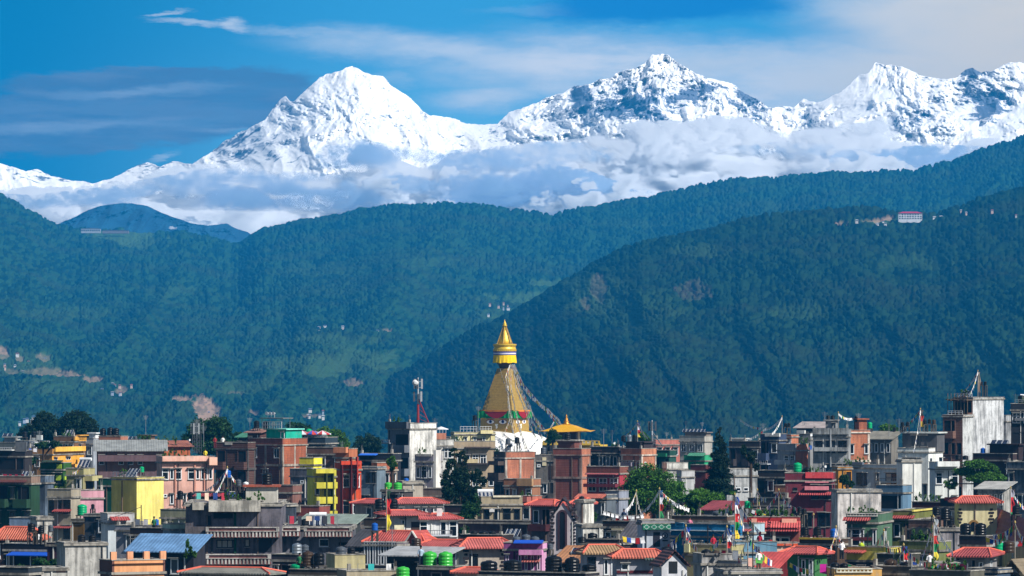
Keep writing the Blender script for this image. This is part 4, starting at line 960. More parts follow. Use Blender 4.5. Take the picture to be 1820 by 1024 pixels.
# ------------------------------------------------------------------ the great stupa
def stupa():
    D = 1200.0; k = D/F; cx = (897-CX)*k; e = empty('stupa', (cx, D+8, 0), 0); tag(e, 'great white domed stupa with gilded stepped spire and painted eyes', 'stupa')
    def z(y): return HC-(y-HY)*k
    GOLD = paint('#dcb840', .4, 'gilded_copper', .3, vary=.3); GOLD2 = paint('#a88a44', .55, 'old_gilding', .0, vary=.4); WH = plaster('#f1efe9', .12)
    m = MB(); rings = [(15.6, 0), (15.6, z(835)-1.5), (13.9, z(835)-1.4)]
    for i in range(15): t_ = math.pi/2*i/14*.86; rings.append((13.85*math.cos(t_), z(835)+(z(766)-z(835))*math.sin(t_)/math.sin(math.pi/2*.86)))
    m.prof(rings, 72).build('dome', WH, e, smooth=True)
    yaw = R(-26.6); h0 = 3.74
    def sq(m, w0, w1, z0, z1):
        v = [(-w0, -w0, z0), (w0, -w0, z0), (w0, w0, z0), (-w0, w0, z0), (-w1, -w1, z1), (w1, -w1, z1), (w1, w1, z1), (-w1, w1, z1)]
        m.raw(v, [(0, 3, 2, 1), (4, 5, 6, 7), (0, 1, 5, 4), (1, 2, 6, 5), (2, 3, 7, 6), (3, 0, 4, 7)])
    m = MB(); sq(m, h0+.5, h0+.5, z(770), z(767.4)); sq(m, h0, h0, z(767.4), z(729)); sq(m, h0+.25, h0+.3, z(731.5), z(729)); hb = m.build('painted_tower', GOLD2, e, rz=yaw)
    # eyes on the two faces seen
    EW, EI, ER = paint('#e9e4da', .6, 'eye_white', vary=0), paint('#1c3c86', .5, 'eye_blue', vary=0), paint('#7a1f1c', .5, 'eye_red', vary=0)
    for ry in (0, 1):
        for sx_ in (-1, 1):
            m = MB(); c = sx_*1.42; zc = z(750.5); n = 18
            def ell(cx_, cz, a, b, o_, q=1.0): m.poly([(cx_+a*math.cos(2*math.pi*i/n), -h0-o_, cz+b*math.sin(2*math.pi*i/n)*(q if math.sin(2*math.pi*i/n) < 0 else 1)) for i in range(n)])
            m.cur = 2; ell(c, zc+.04, 1.0, .52, .012); m.cur = 0; ell(c, zc, .88, .40, .02, 1.0); m.cur = 1; ell(c+.02, zc+.06, .34, .34, .03); m.cur = 3; ell(c+.02, zc+.08, .15, .15, .04)
            m.cur = 1; m.poly([(c-1.1, -h0-.03, zc+.62), (c-.5, -h0-.03, zc+.95), (c+.6, -h0-.03, zc+.9), (c+1.15, -h0-.03, zc+.5), (c+.6, -h0-.03, zc+.72), (c-.5, -h0-.03, zc+.78)])
            o = m.build('painted_eye', [EW, EI, ER, DARK], hb); 
            if ry: o.rotation_euler = (0, 0, R(90))
        m = MB(); q = [(-.26, 754.0), (.26, 754.0), (.36, 755.6), (.16, 757), (.3, 759.5), (.1, 762.5), (-.2, 762), (-.1, 759), (-.3, 757), (-.36, 755.6)]
        m.poly([(a, -h0-.03, z(b)) for a, b in q][::-1]); o = m.build('painted_nose', EW, hb)
        if ry: o.rotation_euler = (0, 0, R(90))
    GR, RD, OR_ = paint('#0c7d3e', .8, 'green_cloth', vary=.4), paint('#8e1426', .8, 'crimson_cloth', vary=.3), paint('#d9802c', .7, 'orange_cloth', vary=.3)
    m = MB(); n = 26; H1 = h0+.5
    for f in range(4):
        pts = []
        for i in range(n+1):
            u = -H1+2*H1*i/n; o_ = H1+.07*math.sin(i*2.4); pts.append((u, o_))
        ca, sa = math.cos(math.pi/2*f), math.sin(math.pi/2*f)
        for (u0, o0), (u1, o1) in zip(pts[:-1], pts[1:]):
            m.poly([(u0*ca+o0*sa, u0*sa-o0*ca, z(743.6+.5*math.sin(u0*5))), (u1*ca+o1*sa, u1*sa-o1*ca, z(743.6+.5*math.sin(u1*5))), (u1*ca+(o1-.15)*sa, u1*sa-(o1-.15)*ca, z(731)), (u0*ca+(o0-.15)*sa, u0*sa-(o0-.15)*ca, z(731))])
    cl = m.build('cloth_skirt', GR, hb); m = MB()
    for f in range(2):
        ca, sa = math.cos(math.pi/2*f), math.sin(math.pi/2*f); o_ = H1+.14; N_ = 16
        top = [(-2.3+4.6*i/N_*1.12-.1, z(731.5)) for i in range(N_+1)]; bot = [(-2.3+4.6*i/N_*1.12-.1, z(733+11*math.sin(math.pi*i/N_)**.8)) for i in range(N_+1)]
        for i in range(N_): q = [top[i], bot[i], bot[i+1], top[i+1]]; m.poly([(u*ca+o_*sa, u*sa-o_*ca, zz) for u, zz in q])
        m.cur = 1; q = [(-3.0, z(729.4)), (3.3, z(729.4)), (2.4, z(732.2)), (-1.9, z(732.2))]; m.poly([(u*ca+(o_+.05)*sa, u*sa-(o_+.05)*ca, zz) for u, zz in q]); m.cur = 0
    m.build('red_swag', [RD, OR_], hb)
    m = MB(); N_ = 26; w0, w1 = 3.45, 1.15; za, zb = z(729), z(655)
    for i in range(N_):
        a = w0+(w1-w0)*i/N_; b = w0+(w1-w0)*(i+.72)/N_; z0, z1 = za+(zb-za)*i/N_, za+(zb-za)*(i+1)/N_; sq(m, a, b, z0, z1-.08); sq(m, b+.03, b+.03, z1-.08, z1-.001)
    m.build('stepped_spire', GOLD2, e, rz=yaw)
    r1 = 20*k; m = MB(); m.prof([(1.0, z(656)), (1.25, z(650)), (1.6, z(646)), (1.9, z(644))], 24).build('spire_neck', paint('#4a3a20', .6, 'dark_bronze'), e)
    m = MB(); n = 60; rr = []
    for i in range(n): a = 2*math.pi*i/n; rr.append((a, r1+.14+.07*math.sin(i*1.9)))
    for i in range(n):
        (a, ra), (b, rb) = rr[i], rr[(i+1) % n]; yb = z(645+.6*math.sin(i*.8)); yb2 = z(645+.6*math.sin((i+1)*.8))
        m.poly([(ra*math.cos(a), ra*math.sin(a), yb), (rb*math.cos(b), rb*math.sin(b), yb2), (r1*math.cos(b), r1*math.sin(b), z(630)), (r1*math.cos(a), r1*math.sin(a), z(630))])
    m.build('yellow_cloth', paint('#eec400', .8, 'yellow_cloth', vary=.25), e)
    m = MB(); m.prof([(r1+.03, z(630.6)), (r1+.03, z(628.4)), (r1+.04, z(628.3)), (r1+.04, z(625))], 48, caps=False); m2 = m.build('cloth_band', paint('#d8d4e6', .8, 'pale_cloth', vary=0), e)
    m = MB(); m.prof([(r1+.07, z(630.8)), (r1+.07, z(629.6))], 48, caps=False); m.prof([(r1+.08, z(626.8)), (r1+.08, z(624.8))], 48, caps=False); m.build('blue_stripes', paint('#2a2f86', .8, 'blue_cloth', vary=0), m2)
    m = MB(); m.prof([(r1*.94, z(645)), (r1*.94, z(625)), (r1, z(624.6)), (r1+.05, z(620)), (r1-.1, z(617)), (r1+.12, z(613.5)), (r1+.12, z(611.5)), (r1*.7, z(611))], 48)
    for i in range(36): a = 2*math.pi*i/36; m.box(r1*math.cos(a)-.07, r1*math.sin(a)-.07, z(624.4), r1*math.cos(a)+.1, r1*math.sin(a)+.1, z(621))
    m.build('umbrella_ring', GOLD, e)
    m = MB(); m.prof([(1.35, z(611)), (1.3, z(606)), (1.05, z(601)), (.9, z(597)), (.62, z(592)), (.4, z(589)), (.28, z(586)), (.36, z(584)), (.22, z(581)), (.3, z(579))], 24).build('gilded_bell', GOLD, e, smooth=True)
    for i in range(6):
        a = 2*math.pi*i/6+.3; m = MB(); m.tube((1.62*math.cos(a), 1.62*math.sin(a), z(611)), (.28*math.cos(a), .28*math.sin(a), z(579)), .11, 6, .08).build('strut', GOLD2, e)
    m = MB(); m.prof([(.42, z(580)), (.5, z(578)), (.3, z(576)), (.36, z(574.5)), (.2, z(573)), (.1, z(570.5)), (.02, z(567))], 16).build('finial', GOLD, e, smooth=True)
stupa()
_fl = [[(906, 648), (899, 668), (903, 700), (908, 745), (917, 790)], [(909, 648), (906, 680), (914, 720), (921, 752), (934, 800)], [(911, 648), (916, 675), (930, 705), (945, 745), (966, 778)],
       [(913, 648), (926, 680), (945, 705), (968, 726), (1000, 763)], [(914, 647), (930, 682), (956, 712), (985, 745), (1003, 778)], [(905, 650), (902, 690), (906, 730), (913, 770), (930, 812)],
       [(910, 650), (918, 690), (932, 726), (944, 756), (950, 775)], [(889, 655), (893, 670), (900, 690), (908, 700)], [(909, 738), (904, 750), (897, 768)], [(912, 648), (922, 685), (938, 718), (950, 740), (975, 770)],
       [(908, 648), (909, 690), (918, 735), (928, 775), (942, 806)], [(985, 748), (978, 760)], [(907, 648), (900, 675), (905, 715), (915, 760), (925, 800)], [(913, 649), (924, 690), (941, 722), (953, 750), (985, 790)]]
r9 = random.Random(9)
_fl += [[(x+r9.uniform(-1, 1)+j*r9.uniform(-1.2, 2.2), y+r9.uniform(-1, 1)*(j > 0)) for j, (x, y) in enumerate(L)] for L in _fl if len(L) > 4][:9]
for i, L in enumerate(_fl):
    D1 = 1203.0; pts = [P(px, y, D1-16*j/max(1, len(L)-1)-1.5*(i % 3)) for j, (px, y) in enumerate(L)]
    flagline(pts, 'string of small prayer flags hanging from gilded stupa spire', size=.5, gap=.72, seed=i+1, pale=.42, group='prayer flags strung from the stupa')
# pagoda with a golden roof
def pagoda():
    D = 1110.0; k = D/F; cx = (1007-CX)*k; e = empty('pagoda_shrine', (cx, D+4, 0), R(-12)); tag(e, 'small temple with golden curved pyramid roof right of the white dome', 'temple', None)
    def z(y): return HC-(y-HY)*k
    G = paint('#d9a21a', .5, 'golden_roof', .15, vary=.2); m = MB(); H_ = 4.75; prof = [(H_, z(768)), (H_*.8, z(765.5)), (H_*.55, z(761.5)), (H_*.36, z(757.5)), (H_*.17, z(755))]
    vs = []
    for r, zz in prof: vs += [(-r, -r, zz+(.25 if r == H_ else 0)), (0, -r, zz), (r, -r, zz+(.25 if r == H_ else 0)), (r, 0, zz), (r, r, zz+(.25 if r == H_ else 0)), (0, r, zz), (-r, r, zz+(.25 if r == H_ else 0)), (-r, 0, zz)]
    fs = [(j*8+i, j*8+(i+1) % 8, (j+1)*8+(i+1) % 8, (j+1)*8+i) for j in range(4) for i in range(8)]+[tuple(range(7, -1, -1)), tuple(32+i for i in range(8))]
    m.raw(vs, fs); r = m.build('roof', G, e)
    m = MB(); m.prof([(.75, z(755)), (.8, z(753.5)), (.4, z(752)), (.55, z(749.5)), (.3, z(747.5)), (.36, z(745)), (.14, z(743)), (.2, z(741)), (.03, z(736.5))], 16).build('finial', paint('#b07a2c', .4, 'gilded_copper_finial', .5), r, smooth=True)
    m = MB(); m.box(-2.3, -2.3, z(800), 2.3, 2.3, z(767.6)).build('shrine_room', paint('#3a2622', .7, 'dark_timber'), e)
    for sx_ in (-1, -.33, .33, 1):
        m = MB(); m.box(sx_*3.0-.16, -3.1, z(785), sx_*3.0+.16, -2.8, z(767.8)).build('column', plaster('#d5cfc2'), e)
    m = MB(); m.box(-3.9, -3.9, z(815), 3.9, 3.9, z(786)).box(-4.3, -4.3, 0, 4.3, 4.3, z(815)).build('base_storey', plaster('#8f8a80'), e)
    m = MB(); m.box(-3.6, -5.2, z(791), 7.4, -3.92, z(788))
    for i in range(14): m.box(-3.5+i*.82, -5.2, z(788), -3.2+i*.82, -5.0, z(784))
    m.box(-3.6, -5.2, z(784), 7.4, -5.0, z(783)); m.box(3.95, -3.9, 0, 7.3, 3.5, z(791)); m.build('yellow_balustrade', plaster('#d8b23a'), e)
pagoda()

# ------------------------------------------------------------------ houses, from the back of the town to the front
HS = {}
def H(short, label, x0, xc, x1, yt, wall, side=None, **kw):
    h = House(short, label, x0, xc, x1, yt, wall, side, **kw); HS[short] = h; return h
BR, BRD, CO, COD = 'B#a85a40', 'B#7c4034', 'C#c2beb6', 'C#8c8a86'
# far skyline row -------------------------------------------------
H('the far left slate house', 'low slate grey house with pale ledge at the far left edge', -12, 30, 34, 786, '#5c6260', D=1010, front='wwww|wwww', extra=[('pent', 2, 24, 776, '#9aa0a0')])
H('the grey block by the left trees', 'grey rendered block with black tanks before the leftmost trees', 28, 52, 60, 783, 'C#8f9298', D=985, front='..w|...')
H('the white-topped stair tower', 'narrow dark house carrying a white water box near the left edge', 54, 76, 80, 784, '#3e3a38', D=995, front='w.w|...', extra=[('pan', 56, 76, 773.5, 782, '#c9ccca', .5, 'white_box')])
H('the tan flat-roofed house', 'tan flat-roofed house with brown parapet below the left trees', 96, 132, 152, 775, '#7a5a40', D=1000, front='ww.w|....', extra=[('pent', 133, 152, 773, '#e0a545'), ('pan', 131, 151, 776, 783, '#e0a545', .3)])
H('the white cube house', 'small house topped by a white cube right of the tan one', 152, 166, 172, 779, '#9aa0a8', D=1005, front='w', extra=[('pent', 153, 164, 769, '#e4e6e6')])
H('the long brown veranda house', 'long brown house with corrugated grey roof and white French windows', 172, 283, 292, 784, '#8a6452', roof='shed', rh=1.5, rc='#8c9190', D=850, ov=.5, front='w.w.w.w|w.w..w.|.w..w..',
  extra=[('bal', 174, 292, 809, 820, '#6b5458', 'solid', 1.4), ('bal', 174, 292, 838, 849, '#6b5458', 'solid', 1.4)], lit=0.1)
H('the orange tanks house', 'orange-topped brick house carrying three large black tanks', 176, 214, 224, 775, '#a8705a', D=905, front='....')
H('the overgrown brown house', 'brown rooftop overgrown with creepers behind the veranda house', 214, 268, 276, 781, '#5a4438', D=930, front='w..w', extra=[('pent', 244, 262, 773, '#6d5848')])
H('the terracotta sloping wall', 'terracotta coloured house with sloping upper wall beside pink house', 276, 322, 338, 785, '#b0603c', D=880, roof='shed', rh=.8, rc='#a8583a', front='....|w...', lit=15)
H('the saffron house', 'saffron yellow house with heavy rounded fascia at left', 50, 93, 149, 796, '#a87a44', '#e9a93c', D=905, a=-30, par=.95, pc=None, front='.W..|ww..', sidew='w.W..|.....',  # shaded front is a darkened copy of the sunlit side colour
  extra=[('bal', 94, 148, 794.5, 803, '#f2bd4e', 'solid', .5), ('bal', 92, 130, 818, 826, '#e0a040', 'solid', .8)])
H('the dark timber house', 'dark shabby house with verandas left of the saffron one', -10, 44, 52, 800, '#2e2a2c', D=870, front='LLLL|LLLL|....', extra=[('bal', 0, 26, 795, 801, '#c8cac8', 'rail', 1.0), ('pan', 28, 50, 786, 803, '#6d7074', .1)])
H('the olive corner house', 'tan olive house with solar heater below the saffron house', 118, 148, 168, 832, '#8d8a62', '#b0a878', D=785, a=-24, front='..|..', sidew='o|o|o', extra=[('bal', 150, 168, 846, 855, '#b0a878')])
H('the lime panelled house', 'dark green house dotted with bright lime panels', 72, 112, 126, 822, '#1e4a22', '#2e5a24', D=790, front='w.w|w.w|w.w|w.w', fc='#2a3a2a',
  extra=[('pan', 101, 110, 825, 833, '#a8c23a'), ('pan', 83, 89, 844, 854, '#b0cc40'), ('pan', 100, 109, 845, 854, '#b0cc40'), ('pan', 114, 122, 847, 853, '#a8c23a'), ('pan', 98, 104, 864, 872, '#b0cc40'), ('pan', 107, 113, 865, 871, '#b0cc40'), ('pan', 114, 122, 860, 871, '#a8c23a'), ('awn', 78, 112, 818, 822, '#27402a')])
H('the slate blue end wall', 'plain slate blue end wall between green houses at left', 56, 80, 84, 845, 'C#5e6c7c', D=745)
H('the green veranda house', 'green house with tan parapet and veranda at the left edge', -10, 55, 58, 846, '#24442e', D=730, pc='#8b7466', front='LL.LL|W.W.W|W.W.W', fc='#3a4a3c', extra=[('awn', -8, 48, 853, 858, '#6a2a26')])
H('the yellow wall house', 'tall house with a blank bright yellow side wall', 198, 243, 291, 848, '#e2d06c', '#e6d678', D=700, a=-40, par=.2, pc=None, front='...|...|...', extra=[('wnd', 's', 2.0, 7.4, .25, .35, 'plain'), ('wnd', 's', 2.0, 4.4, .25, .35, 'plain'), ('wnd', 's', .6, 8.5, .2, .3, 'plain')])
H('the dark green shed house', 'low dark green house topped by a bright green sheet', 176, 203, 206, 850, '#16503c', D=735, front='.|o')
H('the pink blank house', 'square house with a blank pink wall beside beige house', 127, 180, 184, 871, '#d09aa6', D=690, st=3.2, lit=20)
H('the beige three-window house', 'beige house with stacked dark windows and thin red awnings', 85, 126, 128, 869, '#a39a88', D=680, front='w.W|w.W|w.W', fc='#2a2d30', wh=1.5, extra=[('awn', 98, 127, 905, 910), ('awn', 98, 127, 934, 939)])
H('the pink terrace house', 'salmon pink house with bulging balcony band and white grilled windows', 288, 371, 380, 811, '#d8a898', D=800, par=.8, depth=10, front='W.W.W.W.|k.k.....|..p.p...|........', st=3.4,
  extra=[('bal', 287, 368, 811, 820, '#e8b4a0', 'solid', .7), ('bal', 369, 383, 813, 827, '#eab8a0', 'solid', 1.2), ('pan', 310, 312.5, 824, 900, '#c98f7c', .2, 'pilaster'), ('pan', 345, 347.5, 824, 900, '#c98f7c', .2, 'pilaster'), ('pan', 362, 364, 824, 900, '#c98f7c', .2, 'pilaster')], lit=22)
H('the dark column house', 'dark brown unfinished house with tall bare columns', 384, 440, 446, 786, 'B#4a302c', D=850, cols=1, band='C#5a5654', front='L.L|L.L|L.L|...', extra=[('pan', 400, 413, 787, 791, '#b9b4ac')])
H('the tall brick block', 'tall brick block with concrete bands and a turquoise rooftop flat', 442, 502, 546, 779, 'B#8a4a3c', 'B#b0603e', D=855, a=-36, cols=1, band='C#a89c90', st=3.05, front='...|...|...|...', sidew='...|...|...',  # front repeats the side brick darkened, its shade put into the colour
  extra=[('pent', 466, 501, 762, '#1fae94', '..w', 'slab', 1.0, 4.0, '#7fd8c6'), ('wnd', 'f', 2.8, 10, .5, 1.6)])
H('the rusty lean-to', 'brick stair tower with rusty tin lean-to left of turquoise flat', 440, 462, 466, 764, 'B#4a2c2a', D=875, roof='shed', rh=.5, rc='#a06a58', front='w.|..')
H('the green awning hut', 'small rooftop hut with green tin awnings', 424, 440, 444, 769, '#3c3a3a', D=880, roof='shed', rh=.8, rc='#2f8a6a')
H('the parasol terrace house', 'dark terrace house with three striped parasols above', 544, 578, 600, 777, '#2c3a44', D=900, front='LL|..', extra=[('rail', 522, 590, 774)])
H('the brown solar house', 'brown house with leaning solar panels behind the yellow balconies', 546, 604, 612, 795, '#6b5044', D=800, front='..w.w|.....|.....')
H('the small yellow penthouse', 'bright yellow rooftop flat above the slate grey wall', 533, 557, 568, 813, '#e0d23a', '#e8dc3e', D=765, front='.w', fc='#54555a')
H('the slate wall house', 'slate grey house with bare wall left of the yellow balconies', 516, 558, 561, 833, 'C#5b5c66', D=745, cols=1, band='C#6e6f78', front='.k.|...|...')
H('the yellow balcony house', 'narrow house of stacked bright yellow balconies', 557, 591, 597, 833, '#d8d04c', D=715, st=3.35, par=.9, front='w.w|w.w|w.w|w.w', fc='#dde0e2',
  extra=[('bal', 558, 590, 833, 841, '#d6cc48', 'solid', 1.3), ('bal', 559, 596, 857, 868, '#d6cc48', 'solid', 1.3), ('bal', 559, 596, 883, 895, '#d6cc48', 'solid', 1.3), ('bal', 559, 596, 908, 919, '#d6cc48', 'solid', 1.3), ('pan', 576, 578, 841, 920, '#4c5428', 1.36, 'pilaster'), ('pan', 588, 590, 841, 920, '#4c5428', 1.36, 'pilaster')], lit=14)
H('the orange red house', 'orange red house with white windows and thin maroon pillars', 606, 634, 642, 822, '#d0502c', D=725, st=3.3, front='WW|WW|WW|WW', par=.8, wh=1.5,
  extra=[('bal', 604, 640, 820, 826, '#c8452c', 'solid', .9), ('pan', 605, 607, 826, 918, '#5a1c20', 1.0, 'pilaster'), ('pan', 621, 623, 812, 918, '#5a1c20', 1.0, 'pilaster'), ('pan', 632, 634, 812, 870, '#b23a34', 1.0, 'pilaster')], lit=14)
H('the terracotta pot house', 'house with flaring terracotta roof blocks between brown and orange houses', 597, 620, 624, 797, '#b06a4a', D=790, par=1.2, front='..', extra=[('bal', 597, 619, 795, 805, '#c8805c', 'solid', .8)])
H('the tarpaulin house', 'dark house with blue tarpaulins strung under its roof', 640, 698, 704, 806, '#262a34', D=800, front='LLLL|....', extra=[('awn', 642, 672, 806, 810, '#2f6ad0', .9, 'blue_tarpaulin', False)])
H('the blue grey window house', 'blue grey house with one square window below the tarpaulins', 638, 670, 674, 829, '#6c7c88', D=745, front='.p.|o..|.o.', fc='#22262a', par=.2)
H('the palm brick house', 'brick house with pale edges beneath a bushy palm', 671, 700, 706, 822, 'B#c07050', D=760, cols=1, band='C#b8a898', front='...|...|...', lit=14)
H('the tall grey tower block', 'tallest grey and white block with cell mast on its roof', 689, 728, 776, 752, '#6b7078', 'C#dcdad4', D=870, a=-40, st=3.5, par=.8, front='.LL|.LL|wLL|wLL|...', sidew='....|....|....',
  extra=[('bal', 689, 727, 750, 762, '#5d6068', 'solid', .6), ('bal', 684, 700, 782, 789, '#7c8088', 'rail', 1.1)])
H('the white arcade house', 'white house with dark paired windows behind the grey tower', 768, 794, 806, 781, 'C#d8d6d0', D=900, front='.W|W.|W.|..', extra=[('rail', 776, 793, 763), ('pan', 772, 793, 770, 781, '#b87a62', .06)], lit=12)
H('the lilac grey house', 'lilac grey house with rows of white shuttered windows', 738, 770, 778, 808, '#8c8690', D=790, front='wW.|WW.|WW.|WW.', wh=1.5, st=3.3, extra=[('balus', 740, 768, 807, 811), ('pan', 770, 775, 800, 872, '#d8d4ce', .4, 'pilaster')])
H('the beige tank plinth', 'plain beige rooftop wall right of the green tanks', 716, 746, 752, 855, '#b0a698', D=700, par=.2, lit=16)
H('the cream rail house', 'cream upper storey with white railings just left of stupa', 808, 874, 880, 768, '#d8cd9a', D=1000, front='w.w..dw..|.........', par=.3, extra=[('rail', 818, 848, 758), ('rail', 853, 874, 758), ('pan', 853, 875, 765, 771, '#eee0a8', .9, 'balcony_edge')], lit=10)
H('the white awning roof', 'low house with pale parasol over a brick terrace', 778, 800, 806, 776, '#c9b8b0', D=1010)
H('the tan apartment house', 'wide tan apartment house with gridded blue windows below stupa', 796, 868, 880, 784, '#a5937a', D=945, st=3.6, par=1.1, front='...WW.|..WW..|..WW..|......', extra=[('bal', 826, 848, 816, 823, '#c9b890', 'solid', .7), ('awn', 826, 872, 794, 797, '#4a3a34'), ('awn', 812, 872, 823, 826, '#3c302c')], lit=8)
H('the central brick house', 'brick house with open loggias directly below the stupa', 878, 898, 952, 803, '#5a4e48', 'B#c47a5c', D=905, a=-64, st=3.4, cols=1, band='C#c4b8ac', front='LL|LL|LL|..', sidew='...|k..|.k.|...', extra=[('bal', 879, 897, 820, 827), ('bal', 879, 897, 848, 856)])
H('the ochre lower flat', 'ochre block with blue window below the central brick house', 896, 946, 954, 851, '#9c6c50', D=800, front='.w.W|....', extra=[('pan', 921, 948, 851, 864, '#b28e68', .5)])
H('the grey shutter house', 'grey concrete house with water tanks between the brick towers', 952, 986, 990, 808, 'C#6a6662', D=890, front='k.d|k.L|k.L|..L', a=-8, extra=[('pan', 964, 971, 813, 828, '#d5c8a4')])
H('the dark brick tower', 'slender dark brick tower right of the stupa dome', 984, 1033, 1049, 797, 'B#8a4a40', 'B#c87e60', D=855, a=-22, cols=1, band='C#9a8278', st=3.4, front='..|..|..|..', extra=[('pent', 990, 1019, 782, 'B#6e3c36', '', 'slab', .4, 4.0, 'C#a8a29a')])  # one brick in two tones: shaded front darker, sunlit side lighter
H('the slatted dark house', 'dark house with tilted pale solar panels behind maroon house', 1049, 1100, 1106, 794, '#2e2c32', D=865, front='..ww|....', extra=[('pent', 1050, 1066, 800, '#5a3e38', '', 'slab', .2)])
H('the maroon window house', 'maroon house with a row of tall white windows', 1043, 1101, 1106, 829, '#a03440', D=785, pc='B#7a4438', front='WWW|W.W|...', st=3.5, wh=1.7, extra=[('bal', 1043, 1100, 860, 866, '#6e2a34'), ('awn', 1044, 1100, 841, 844, '#c24a50')])
H('the flagpole brick house', 'brick and grey house crowned by prayer flag pole', 1104, 1140, 1166, 797, 'B#b87458', 'B#c98462', D=860, a=-34, cols=1, band='C#cfc2b4', st=3.5, front='WW.|...|...', sidew='k.|..|..', extra=[('pan', 1104, 1126, 822, 829, '#8c8490', .7, 'balcony_edge'), ('pent', 1104, 1136, 785, '#3c3438')])  # sunlit side painted as a lighter copy of the front brick
H('the salmon far roofs', 'row of salmon pink parapets on the far skyline', 1166, 1218, 1222, 781, '#c87a6c', D=1060, front='w.w.', lit=14)
H('the solar roof house', 'grey house under a wide bank of solar panels', 1208, 1252, 1266, 775, '#a8a49c', D=1040, front='w.w|...', extra=[('pent', 1212, 1250, 768, '#7c726c')])
H('the green sheet house', 'shabby house walled with bright green sheets', 1216, 1252, 1258, 808, '#2f9a6c', D=905, front='.o.|...', extra=[('awn', 1226, 1254, 805, 811, '#3aa87c')])
H('the green awning terrace house', 'low house with dark green awnings below far pink roofs', 1164, 1190, 1196, 800, '#1e4a40', D=950, front='o.o', extra=[('pan', 1164, 1186, 806, 812, '#1a6a4c', .6, 'sheet')])
H('the peeling white wall house', 'peeling white concrete wall right of the round tree', 1186, 1213, 1222, 822, 'C#dcdad2', D=860, front='k.k|...|...', lit=20)
H('the corrugated white hut', 'house with white corrugated shutter near the conifer', 1212, 1230, 1234, 836, '#c4c4c4', D=840, front='..', lit=15)
H('the dark red cabin', 'dark red walled house beside the tall conifer', 1228, 1254, 1258, 826, '#5c2a2c', D=870, front='...|.w.')
H('the canopy house', 'dark house under white canopy right of the conifer', 1296, 1350, 1360, 784, '#3a3436', D=930, front='L.L.|....', extra=[('pent', 1300, 1318, 779, '#c9c9c4', '', 'slab', .5)])
H('the blue dark house', 'blue grey house with white roof beam at right', 1352, 1384, 1392, 771, '#3c4a66', D=870, front='L.|L.|L.', extra=[('pan', 1362, 1392, 770, 776, '#cfcfca', .5, 'roof_beam'), ('bal', 1352, 1370, 818, 826, '#a8adb2', 'rail')])
H('the block and brick house', 'grey balcony house with raw brick corner left of grey twins', 1382, 1414, 1436, 789, '#868c92', 'B#c07250', D=855, a=-38, band='C#a09c98', st=3.3, front='.WW|...|...', sidew='..|..', extra=[('bal', 1384, 1413, 818, 826, '#a4aab0')])
H('the twin-window grey house', 'square grey house with four large dark windows', 1445, 1508, 1512, 763, 'C#a6a8a8', D=850, par=1.0, st=3.45, a=-5, front='.WW|.WW|....', fc='#25282c', wh=1.7, depth=9, extra=[('bal', 1445, 1508, 761, 772, 'C#8c8f90', 'solid', .5), ('bal', 1448, 1508, 795, 802, 'C#9c9fa0', 'solid', 1.0), ('pent', 1466, 1485, 746, 'C#8f9090', '.w'), ('pan', 1476, 1478, 763, 830, '#9a9ea2', .55, 'pilaster')])
H('the brick chimney house', 'raw brick house with tall square stair tower', 1508, 1540, 1546, 764, 'B#c47a58', D=862, cols=1, band='C#d8cabc', st=4.3, par=.3, depth=8, front='...|...|...', extra=[('pent', 1527, 1541, 744, 'B#b86a4c', '', 'slab', .1, 4.0, 'B#b86a4c')], lit=16)
H('the rusted roof house', 'dark house with pale pink corrugated roof on skyline', 1416, 1464, 1468, 751, '#3c3c44', D=960, roof='shed', rh=1.0, rc='#b4a4a0', front='w.w.|....')
H('the low grey sheds', 'long low grey roofs right of the brick tower', 1542, 1584, 1590, 768, '#77736c', D=900, roof='shed', rh=1.2, rc='#8d8878', front='w.w.|....')
H('the white stair house', 'white stepped apartment house with thin vertical windows', 1596, 1650, 1676, 796, '#d8dcd8', '#e6e8e4', D=775, a=-20, par=.5, st=3.4, front='.WW..|.W...|.....', sidew='v.w|v.w|v.w|v.w', fc='#3c4248',
  extra=[('pent', 1588, 1662, 768, '#5a5a5e', '.WW.', 'slab', 2.5, 5.0, '#c8ccc8')])
H('the terrace white house', 'white house with deep parapet balcony left of scaffolded tower', 1662, 1696, 1704, 821, '#dde0dc', D=765, front='W.W|w.w|...', extra=[('bal', 1663, 1702, 820, 829, '#e8eae6', 'solid', 1.3)], lit=12)
H('the pale blue long house', 'long pale blue white house with dark windows and balcony', 1512, 1606, 1610, 826, '#a9bcc8', D=755, st=3.4, par=.4, front='.W..w.WW.|..w.w.WW.|....w.WW.', fc='#2c3440', wh=1.6, extra=[('pan', 1510, 1536, 822, 827, '#5c6470', .6), ('bal', 1562, 1604, 850, 858, '#7f93a2', 'grey')])
H('the blank white slab', 'blank bright white slab wall in front of white apartments', 1604, 1634, 1638, 817, '#e6e6e0', D=735, par=.15, lit=22)
H('the scaffold tower', 'tall unfinished tower with timber scaffolding and raw concrete flank', 1694, 1729, 1784, 706, 'B#6a4c40', 'C#c8cacc', D=900, a=-38, st=3.2, par=.2, front='LLL|LLL|ooo|ooo|ooo|ooo')
H('the scaffold lower block', 'lower brick wing of scaffolded tower with ragged ledges', 1676, 1711, 1730, 737, 'B#6e5044', 'C#c2c4c4', D=885, a=-22, st=3.3, front='LL.|ooo|LL.|ooo|...', par=.2)
H('the right concrete step', 'weathered concrete step joined to right of the scaffolded tower', 1766, 1788, 1798, 738, 'C#a8aaac', D=912, a=-20, front='...|...')
H('the dark right edge tower', 'dark tower with blue windows at right edge of photo', 1797, 1836, 1840, 717, '#24262c', D=860, front='WW|LL|LL|..', a=-4, extra=[('pan', 1804, 1836, 743, 748, '#6a6e74', .5)])
